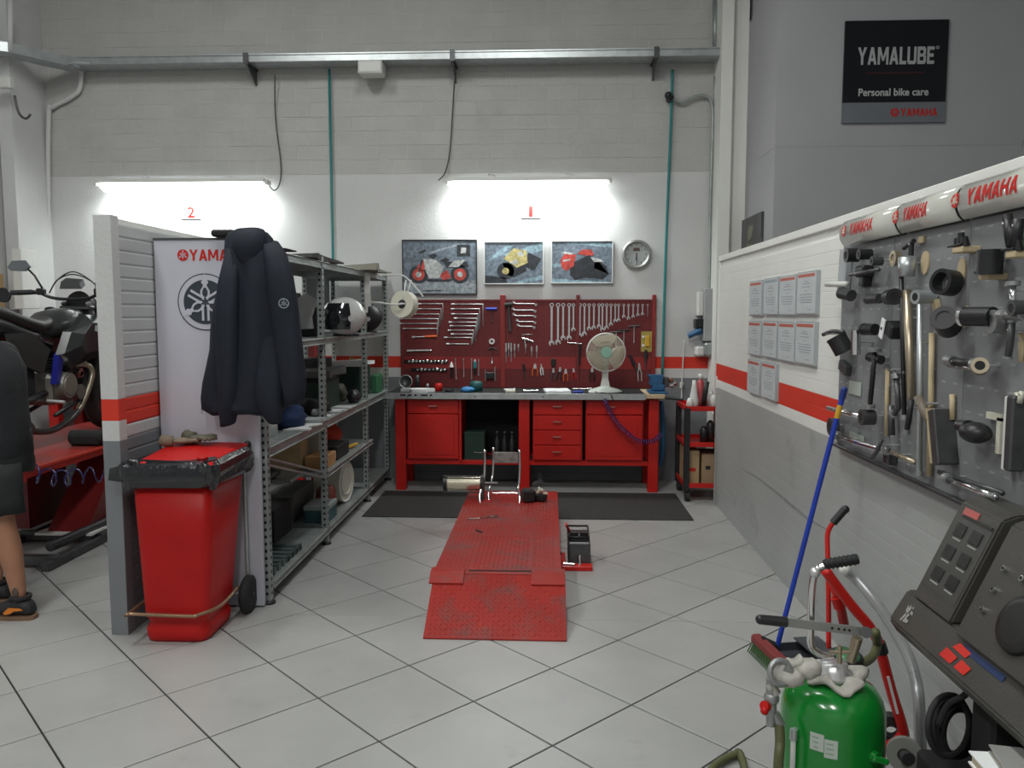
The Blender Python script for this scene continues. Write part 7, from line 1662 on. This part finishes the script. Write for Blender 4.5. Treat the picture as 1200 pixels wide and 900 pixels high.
# ------------------------------------------------------------------ BROOM, TANK, STAND
a = at(988, 462, X=WX - .10); b = Vector((at(910, 768, Z=.08).x, at(910, 768, Z=.08).y, .05)); 
b = at(911, 757, Z=.06)
t = T('broom', 'long blue handled broom leaning against the right partition', 'broom', (b.x, b.y, 0))
d = (a - b).normalized()
g = G(); g.cyl(b, a, .0115, n=12); P('handle', g, blue, t)
g = G(); g.cyl(a - d * .02, a + d * .02, .014, n=12); g.sph(a + d * .02, .015, 10); P('handle_cap', g, M('blue_dark_cap', (.01, .03, .2), .4), t)
g = G(); g.cyl(a - d * .11, a - d * .05, .0125, n=12); P('yellow_band', g, yellow, t)
hx = Vector((.18, -.98, 0)).normalized()
g = G(); Fm = frame((1.015, 3.53, .072), hx, (.98, .18, .0)); g.box((0, 0, 0), (.36, .05, .042), bev=.008)
for v in g.bm.verts: v.co = Fm @ v.co
P('broom_head', g, M('broom_red', (.22, .03, .03), .5), t)
g = G(); g.cyl(b - d * .0, Fm @ Vector((-.12, .0, .015)), .014, .018, n=10); P('socket', g, black, t)
g = G()
for i in range(22):
    for j in range(4):
        p = Fm @ Vector((-.17 + .34 * i / 21, -.02 + .04 * j / 3, -.015)); q = Fm @ Vector((-.185 + .37 * i / 21, -.035 + .06 * j / 3, -.066)); q.z = .003; g.cyl(p, q, .0035, .003, n=4, caps=False)
P('bristles', g, M('bristle_green', (.08, .16, .06), .8), t, kind='stuff')
# dust pan behind the tank
p = at(938, 762, Z=.03); t = T('dustpan', 'dark flat dustpan lying beside the broom head', 'dustpan', (p.x, p.y, 0))
g = G(); Fm = Matrix.Translation((1.19, 3.56, 0)) @ Matrix.Rotation(R(-80), 4, 'Z')
g.b2(-.16, .16, -.12, .12, .004, .012, Mx=Fm); g.b2(-.16, .16, .11, .12, .012, .07, Mx=Fm)
for x in (-.16, .152): g.b2(x, x + .008, -.12, .12, .012, .05, Mx=Fm)
g.b2(-.16, .16, .0, .12, .065, .072, Mx=Fm); P('pan', g, M('slate_plastic', (.06, .065, .075), .4), t)

# green grease tank
TXc, TYc = at(975, 850, Y=2.30).x, 2.30
t = T('grease_tank', 'glossy green round topped oil drainer tank in the right foreground', 'tank', (TXc, TYc, 0))
tr = .145; zt = at(975, 796, Y=2.30).z
A = Matrix.Translation((TXc, TYc, 0))
g = G(); g.lathe([(0, .06), (tr * .8, .06), (tr * .97, .09), (tr, .13), (tr, zt - .10), (tr * .985, zt - .075), (tr * .93, zt - .045), (tr * .8, zt - .018), (tr * .6, zt - .003), (tr * .35, zt + .004), (0, zt + .004)], 48, A); P('tank_body', g, green_paint, t)
g = G(); g.lathe([(tr * .9, .03), (tr * 1.02, .03), (tr * 1.02, .08), (tr * .9, .08)], 36, A) ; P('base_skirt', g, green_paint, t)
for k in range(4):
    an = R(45 + 90 * k); x, y = TXc + .13 * math.cos(an), TYc + .13 * math.sin(an); g = G(); g.cyl((x - .012, y, .03), (x + .012, y, .03), .03, n=16); P('caster', g, rubber, t)
g = G(); g.lathe([(.0, zt), (.05, zt), (.05, zt + .02), (.038, zt + .03), (.038, zt + .05), (0, zt + .05)], 20, A); P('neck', g, steel, t)
# pump head: chrome bent riser with black grip, flat lever with black grip
hp = lambda px, py, y=2.28: at(px, py, Y=y)
g = G(); g.tube(smooth_pts([hp(978, 768), hp(962, 766), hp(951, 757), hp(950, 735), hp(951, 700), hp(953, 680), hp(957, 668), hp(966, 663)], 5), .0105, 10); P('pump_riser', g, chrome, t)
g = G(); g.sph(hp(955, 671), .016, 10); P('weld_knuckle', g, steel, t)
g = G(); a = hp(966, 661.5); b = hp(1005, 655); g.cyl(a, b, .0135, .015, n=12)
for k in range(7): q = a.lerp(b, .1 + .13 * k); g.ring(q, b - a, .0145, .0028, 12, 5)
P('riser_grip', g, black, t)
a = hp(922, 729, 2.25); b = hp(1018, 741, 2.25); g = G(); dd = (b - a).normalized(); Fm = frame(a, dd, (0, 0, 1)); L_ = (b - a).length
g.b2(0, L_, -.013, .013, -.003, .003, bev=.001, Mx=Fm); P('lever_bar', g, alu, t)
for k, u in enumerate((.55, .63, .70, .76)):
    g = G(); q = Fm @ Vector((L_ * u, 0, .0032)); g.cyl(q, q + (Fm.to_3x3() @ Vector((0, 0, .001))), .004, n=8); P('lever_hole', g, black, t)
g = G(); a2_ = hp(891, 726, 2.25); g.cyl(a2_, a, .014, .015, n=12); g.sph(a2_, .014, 10); P('lever_grip', g, black, t)
g = G(); g.cyl(hp(1015, 741, 2.25), hp(1015, 741, 2.22), .016, n=12); P('pivot', g, dark_steel, t)
g = G(); g.cyl(hp(997, 775), hp(1005, 747, 2.27), .013, .015, n=12); g.cyl(hp(984, 777, 2.24), hp(984, 757, 2.24), .007, n=8); g.cyl(hp(972, 764, 2.24), hp(996, 764, 2.24), .006, n=8); P('valve_stub', g, brass, t)
g = G(); g.lathe([(0, 0), (.045, 0), (.05, .01), (.05, .03), (.04, .035), (0, .035)], 22, Matrix.Translation((TXc + .07, TYc + .10, zt - .0)) @ Matrix.Rotation(R(12), 4, 'X')); P('pressure_gauge', g, black, t)
g = G(); g.lathe([(0, .035), (.038, .035), (.038, .037), (0, .037)], 20, Matrix.Translation((TXc + .07, TYc + .10, zt)) @ Matrix.Rotation(R(12), 4, 'X')); P('gauge_face', g, M('gauge_green', (.06, .2, .09), .3), t)
g = G(); g.cyl((TXc + .07, TYc + .10, zt - .06), (TXc + .07, TYc + .10, zt + .004), .015, n=10); P('gauge_stem', g, steel, t)
# sight tube, sticker, cap
def ontank(px, py, r_=tr + .002):
    rx = FW + RT * (px - 600) / F_PX - UP * (py - 450) / F_PX
    o = Vector((0, 0, EYE)); ax, ay = o.x - TXc, o.y - TYc; A_ = rx.x ** 2 + rx.y ** 2; B_ = 2 * (ax * rx.x + ay * rx.y); C_ = ax * ax + ay * ay - r_ * r_
    k = (-B_ - math.sqrt(max(B_ * B_ - 4 * A_ * C_, 0))) / (2 * A_); return o + rx * k
a = ontank(930.5, 845, tr + .01); g = G(); g.cyl((a.x, a.y, zt - .14), (a.x, a.y, .12), .0075, n=10); P('sight_tube', g, white_p, t)
g = G(); g.cyl((a.x, a.y, zt - .145), (a.x, a.y, zt - .115), .011, n=10); g.cyl((a.x, a.y, zt - .12), (a.x + .03, a.y + .03, zt - .12), .008, n=8); P('sight_fitting', g, galv, t)
a = ontank(964, 873); ang = math.atan2(a.y - TYc, a.x - TXc)
def band(a0, a1, z0, z1, r_, m, nm, seg=8):
    g = G(); rings = []
    for i in range(seg + 1):
        A_ = a0 + (a1 - a0) * i / seg; c_, s_ = math.cos(A_), math.sin(A_)
        rings.append([Vector((TXc + rr_ * c_, TYc + rr_ * s_, z_)) for rr_, z_ in ((r_ - .0005, z0), (r_ + .0008, z0), (r_ + .0008, z1), (r_ - .0005, z1))])
    g.loft(rings); return P(nm, g, m, t)
zs = a.z; st = M('sticker_grey', (.50, .55, .50), .4); sg = M('sticker_dim', (.26, .38, .28), .4)
band(ang - .24, ang + .02, zs - .022, zs + .028, tr + .0008, st, 'sticker'); band(ang + .03, ang + .27, zs - .035, zs + .018, tr + .0008, st, 'sticker')
for k in range(3): band(ang - .20 + .02 * k, ang - .08, zs + .014 - .014 * k, zs + .018 - .014 * k, tr + .0018, sg, 'sticker_print'); band(ang + .06, ang + .2, zs + .004 - .014 * k, zs + .008 - .014 * k, tr + .0018, sg, 'sticker_print')
a = ontank(1025, 887); g = G(); dn = Vector((a.x - TXc, a.y - TYc, 0)).normalized(); q = Vector((a.x, a.y, a.z)); g.cyl(q - dn * .004, q + dn * .012, .018, n=14); g.box(q + dn * .02, (.045, .012, .018), Matrix.Rotation(.3, 3, 'Y'), bev=.004); P('filler_cap', g, green_paint, t)
# cloth wrapped round neck
ragm = M('off_white_rag', (.48, .46, .42), .9, bump=.5, bscale=40)
g = G(); rings = []; nn = 34; rnd = random.Random(3)
for i in range(nn):
    th = 2 * PI * i / nn; k = 1 + .18 * math.sin(3 * th) + .1 * math.sin(7 * th + 1); c_ = Vector((TXc + .070 * k * math.cos(th), TYc + .070 * k * math.sin(th), zt + .012 + .010 * math.sin(5 * th))); dr = Vector((math.cos(th), math.sin(th), 0))
    rings.append([c_ + dr * (.023 * (1 + .3 * math.sin(4 * th) + .15 * math.sin(11 * th)) * math.cos(2 * PI * j / 10)) + Vector((0, 0, .012 * math.sin(2 * PI * j / 10) * (1 + .3 * math.sin(6 * th + j)))) for j in range(10)])
g.sm = True; g.loft(rings, loop=True); S('neck_rag', g, ragm, 'off white cloth wrapped round the neck of the green tank', 'cloth')
t2 = T('suction_hose_head', 'bundle of grey fittings wrapped in off white rag at the left of the green tank', 'fitting', (TXc - .20, TYc - .02, zt - .15))
g = G(); c_ = hp(925, 790, 2.22); g.sph(c_ + Vector((-.0, 0, -.005)), (.045, .04, .03), 12); g.sph(c_ + Vector((.05, 0, .018)), (.04, .035, .03), 12); g.tube(smooth_pts([hp(940, 775, 2.22), hp(918, 782, 2.22), hp(905, 800, 2.22), hp(908, 812, 2.22)]), .018, 8)
for v in g.bm.verts: v.co += Vector((0, 0, .006 * math.sin(v.co.x * 160) * math.cos(v.co.z * 140)))
P('rag', g, ragm, t2)
g = G(); g.ring(hp(915, 788, 2.2), (.2, -1, .3), .032, .009, 20, 8); g.cyl(hp(916, 787, 2.22), hp(928, 783, 2.2), .014, n=10); P('ring_fitting', g, alu, t2)
g = G(); g.cyl(hp(905, 795, 2.22), hp(903, 850, 2.22), .018, .013, n=10); g.sph(hp(904, 818, 2.22), .022, 10); g.cyl(hp(907, 835, 2.22), hp(915, 850, 2.22), .014, n=8); P('valve_body', g, alu, t2)
g = G(); g.cyl(hp(899, 828, 2.21), hp(895, 827, 2.2), .014, n=10); g.sph(hp(896, 833, 2.2), .012, 8); P('red_tap', g, red_bin, t2)
# the olive hose
hm = M('olive_hose', (.10, .105, .045), .5)
g = G(); g.tube(smooth_pts([hp(913, 848, 2.22), hp(914, 870, 2.2), hp(912, 898, 2.18), Vector((hp(912, 898, 2.18).x, 2.2, .03)), (TXc - .22, 2.14, .02), at(890, 899, Z=.02) + Vector((-.05, .03, 0)), at(860, 885, Z=.02), at(835, 900, Z=.02), at(820, 930, Z=.02)], 8), .014, 10); S('olive_hose', g, hm, 'olive green hose curving across the floor from the green tank', 'hose')
g = G(); g.tube(smooth_pts([hp(1005, 780, 2.4), hp(1022, 770, 2.5), hp(1028, 755, 2.55), hp(1026, 740, 2.5)], 6), .014, 8); S('olive_hose', g, hm, 'short olive hose rising behind the green tank near the red stand', 'hose')

# red paddock stand leaning behind the tank
yS = 2.62
sp = lambda px, py, y=yS: at(px, py, Y=y)
t = T('paddock_stand', 'red tubular paddock stand with black grips leaning on the right partition', 'stand', (sp(1010, 800).x, yS, 0))
g = G(); g.tube(smooth_pts([sp(967, 668), sp(980, 686), sp(1000, 712), sp(1018, 733), sp(1029, 752), sp(1036, 778), sp(1046, 815), sp(1057, 850), sp(1057, 862), sp(1047, 872), sp(1032, 875)], 4), .0175, 12); P('main_tube', g, red_paint, t)
g = G(); g.cyl(sp(1030, 753), sp(1034, 765), .0205, n=12); P('black_sleeve', g, black, t)
g = G(); g.tube([sp(975, 680, 2.7), sp(983, 702, 2.7), sp(990, 735, 2.72)], .0165, 10); g.cyl(sp(980, 700, 2.69), sp(984, 712, 2.69), .02, n=10); P('second_tube', g, red_paint, t)
g = G(); g.tube(smooth_pts([sp(976, 613, 2.85), sp(970, 625, 2.85), sp(970, 650, 2.83), sp(971, 700, 2.8), sp(971, 760, 2.76)], 4), .009, 8); P('thin_lever', g, red_paint, t)
g = G(); g.cyl(sp(976, 613, 2.85), sp(990, 597, 2.85), .014, n=10); g.sph(sp(990.5, 597, 2.85), .015, 10); P('lever_grip', g, black, t)
p = sp(1060, 884, 2.55); g = G(); g.annulus(p, (-.4, -1, .2), .022, .055, .03, 24); P('wheel', g, M('grey_wheel', (.25, .25, .23), .6), t)
g = G(); g.cyl(p - Vector((.0, .03, 0)), p + Vector((0, .05, 0)), .022, n=14); P('wheel_hub', g, dark_steel, t)
g = G(); g.tube([sp(1032, 875), (sp(1032, 875).x, yS, .02)], .0175, 10); g.tube([sp(1032, 875), sp(1060, 884, 2.6)], .012, 8); P('foot_tube', g, red_paint, t)
g = G(); a = sp(1037, 790); b = sp(1050, 833); g.box((a + b) / 2 + Vector((-.0, -.018, 0)), (.008, .004, (a - b).length), Matrix.Rotation(R(-16), 3, 'Y')); P('white_print_strip', g, paper, t)
g = G(); p = sp(1044, 855, 2.66); g.annulus(p, (-.3, -1, 0), .02, .055, .04, 22); P('rear_wheel', g, rubber, t)
# silver bent tube against the wall
yT = 2.75
t = T('silver_stand', 'worn silver bent tube leaning on the partition behind the red stand', 'stand', (at(1060, 800, Y=yT).x, yT, 0))
pts = [at(990, 668, Y=2.95), at(1002, 677, Y=2.95), at(1022, 700, Y=2.9), at(1045, 733, Y=2.85), at(1064, 768, Y=2.8), at(1074, 800, Y=2.75), at(1077, 830, Y=2.7), Vector((at(1077, 830, Y=2.7).x, 2.66, .02))]
g = G(); g.tube(smooth_pts(pts, 6), .020, 12); P('bent_tube', g, M('worn_silver', (.42, .43, .44), .35, .5, stain=((.12, .12, .12), 10, .55, .7, .8)), t)
g = G(); g.sph(pts[0], .021, 10); P('tube_end', g, white_p, t)

# ------------------------------------------------------------------ CONSOLE (tyre machine) at the right edge
con = M('console_charcoal', (.060, .057, .052), .42, var=.08, bump=.1, bscale=120); con2 = M('console_dark', (.018, .018, .018), .45)
t = T('control_console', 'dark grey slanted machine console with square keys at the right edge', 'console', (1.22, 1.95, .55))
ya, yb = 1.15, 2.46      # near, far
sec = [(1.10, .615), (1.075, .64), (1.135, .75), (1.26, 1.03), (1.30, 1.05), (1.37, 1.05), (1.37, .62)]
def con_part(sec_, y0, y1, m, nm):
    g = G(); g.loft([[Vector((x, yy, z)) for x, z in sec_] for yy in (y0, y1)]); bmesh.ops.bevel(g.bm, geom=g.bm.edges[:], offset=.006, segments=2, affect='EDGES'); return P(nm, g, m, t)
def fpt(u, v, y):   # on the slanted face: v 0 bottom .. 1 top
    a = Vector((1.135, y, .75)); b = Vector((1.26, y, 1.03)); return a.lerp(b, v)
con_part([(1.10, .60), (1.075, .64), (1.128, .735), (1.37, .735), (1.37, .60)], 1.15, 2.50, con, 'lower_fascia')
con_part([(1.118, .735), (1.25, 1.03), (1.29, 1.045), (1.37, 1.045), (1.37, .735)], 2.215, 2.44, con, 'key_panel')
con_part([(1.145, .735), (1.275, 1.02), (1.31, 1.03), (1.37, 1.03), (1.37, .735)], 2.15, 2.215, con2, 'panel_groove')
con_part([(1.10, .735), (1.235, 1.04), (1.28, 1.055), (1.37, 1.055), (1.37, .735)], 1.15, 2.15, con, 'gauge_panel')
sl = (Vector((1.25, 0, 1.03)) - Vector((1.118, 0, .735))).normalized()
KF = lambda y, v, base=(1.118, .735): frame(Vector((base[0], y, base[1])) + sl * v, (0, -1, 0), sl)
keyf = M('key_face', (.022, .022, .023), .35); pl = M('print_pale_grey', (.34, .35, .33), .5)
g = G(); g.b2(-.095, .095, -.115, .125, .0, .0015, Mx=KF(2.325, .165)); P('key_recess', g, M('recess_grey', (.06, .059, .056), .4), t)
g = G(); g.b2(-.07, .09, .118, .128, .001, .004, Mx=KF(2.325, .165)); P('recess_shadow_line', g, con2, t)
for i in range(3):
    for j in range(2):
        g = G(); g.b2(-.026, .026, -.020, .020, .001, .006, bev=.002, Mx=KF(2.37 - j * .085, .245 - i * .072)); P('key', g, keyf, t)
        g = G(); g.b2(-.022, .022, -.030, -.026, .001, .0022, Mx=KF(2.37 - j * .085, .245 - i * .072)); P('key_print', g, pl, t)
g = G(); g.b2(-.04, .04, -.012, .016, .001, .003, Mx=KF(2.36, .298)); P('red_sticker', g, M('faded_red', (.42, .10, .09), .5), t)
for (y, v) in ((2.08, .22), (2.08, .16), (2.08, .10), (2.0, .22)):
    g = G(); g.cyl(KF(y, v, (1.10, .735)) @ Vector((0, 0, 0)), KF(y, v, (1.10, .735)) @ Vector((0, 0, .012)), .008, n=10); P('socket_jack', g, chrome, t)
    g = G(); g.cyl(KF(y, v, (1.10, .735)) @ Vector((0, 0, .0121)), KF(y, v, (1.10, .735)) @ Vector((0, 0, .013)), .005, n=8); P('jack_hole', g, black, t)
g = G(); g.lathe([(0, 0), (.075, 0), (.07, .018), (.05, .02), (0, .02)], 28, KF(1.93, .12, (1.10, .735))); P('round_bezel', g, con2, t)
# fascia: the slanted strip carries a pale dragon-like mark and red lettering
fs = (Vector((1.128, 0, .735)) - Vector((1.075, 0, .64))).normalized()
FF = lambda y, v: frame(Vector((1.075, y, .64)) + fs * v + Vector((-.0015, 0, .001)), (0, -1, 0), fs)
g = G()
for poly in ([(-.02, -.03), (-.012, -.03), (-.004, -.008), (-.012, .0)], [(-.004, -.028), (.022, -.024), (.024, -.016), (.006, -.012), (.012, .0), (0, .004)], [(-.018, .004), (-.004, .0), (.002, .016), (-.008, .03), (-.012, .016), (-.022, .024)], [(.006, .006), (.024, .004), (.022, .012), (.01, .016)], [(.0, .02), (.012, .022), (.008, .03)]): g.prism(poly, .001, FF(2.42, .05))
P('pale_emblem', g, M('emblem_pale', (.30, .30, .28), .5), t)
g = G()
for k, (x, w_) in enumerate(((0, .06), (.08, .05))):
    g.prism([(x, 0), (x + w_, .0), (x + w_ + .012, .026), (x + .012, .03)], .001, FF(2.19, .02))
g.prism([(.03, .04), (.10, .038), (.11, .058), (.05, .062)], .001, FF(2.19, .02)); P('red_print', g, M('bright_red_print', (.6, .03, .02), .4), t)
g = G(); g.prism([(0, .0), (.20, .0), (.20, .018), (.012, .018)], .0009, FF(2.13, .07)); P('blue_print', g, M('navy_print', (.02, .04, .12), .4), t)
g = G(); g.b2(1.16, 1.36, 2.05, 2.16, .0, .61, bev=.01); P('pedestal', g, black_matte, t)
g = G(); g.b2(1.15, 1.39, 1.2, 1.9, .0, .61, bev=.01); P('cabinet', g, con2, t)
g = G(); g.b2(1.366, 1.385, 1.2, 2.4, .62, 1.0); g.b2(1.384, 1.404, 1.2, 2.4, .7, .95); P('wall_mount', g, con2, t)
# cable coil on the floor/wall below
t = T('cable_coil', 'coil of thick black cable hanging under the console', 'cable', (1.12, 2.35, 0))
for k in range(4):
    g = G(); g.ring(at(1112 + 4 * k, 850 + 3 * k, Y=2.28 + .015 * k), (.5, -1, .2), .085 - .006 * k, .009, 26, 7); P('cable_loop', g, rubber, t)
g = G(); g.tube(smooth_pts([at(1100, 850, Y=2.25), at(1112, 825, Y=2.22), at(1130, 815, Y=2.2), at(1140, 800, Y=2.16)]), .009, 7); P('cable_tail', g, rubber, t)
# dark floor stand / plinth under the coil
g = G(); g.b2(1.14, 1.36, 2.17, 2.42, .0, .26, bev=.01); S('dark_plinth', g, black_matte, 'black box plinth below the cable coil at the right', 'plinth')
# small table with books
t = T('side_stand', 'low wooden stand at the lower right corner under the stacked catalogues', 'stand', (1.15, 1.65, 0))
g = G(); g.b2(.94, 1.38, 1.35, 1.88, .46, .48); P('stand_top', g, wood, t)
for x in (.95, 1.34):
    for y in (1.36, 1.84): g = G(); g.b2(x, x + .035, y, y + .035, 0, .46); P('leg', g, wood, t)
zb = .481
for k, (dx, dy, rz_, m, th, lab) in enumerate(((0, 0, -.12, M('brown_cover', (.16, .10, .06), .6), .045, 'thick brown edged catalogue at the bottom of the pile'), (.01, .01, -.05, paper, .03, 'white paged catalogue in the middle of the pile'), (.03, -.01, -.18, M('grey_cover', (.30, .30, .29), .4, coat=.3), .02, 'grey glossy binder on top of the catalogue pile'))):
    b = T('catalogue', lab, 'book', (1.12 + dx, 1.70 + dy, zb), 'catalogues on the low stand'); b.rotation_euler[2] = rz_
    x0_, x1_, y0_, y1_ = .99 + dx, 1.25 + dx, 1.54 + dy, 1.86 + dy
    g = G(); g.b2(x0_, x1_, y0_, y1_, zb, zb + .004); g.b2(x0_, x1_, y0_, y1_, zb + th - .004, zb + th); g.b2(x1_ - .004, x1_, y0_, y1_, zb, zb + th); P('cover', g, m, b)
    g = G(); g.b2(x0_ + .006, x1_ - .005, y0_ + .005, y1_ - .005, zb + .004, zb + th - .004); P('pages', g, M('page_edges', (.50, .44, .34), .8), b); zb += th + .0005
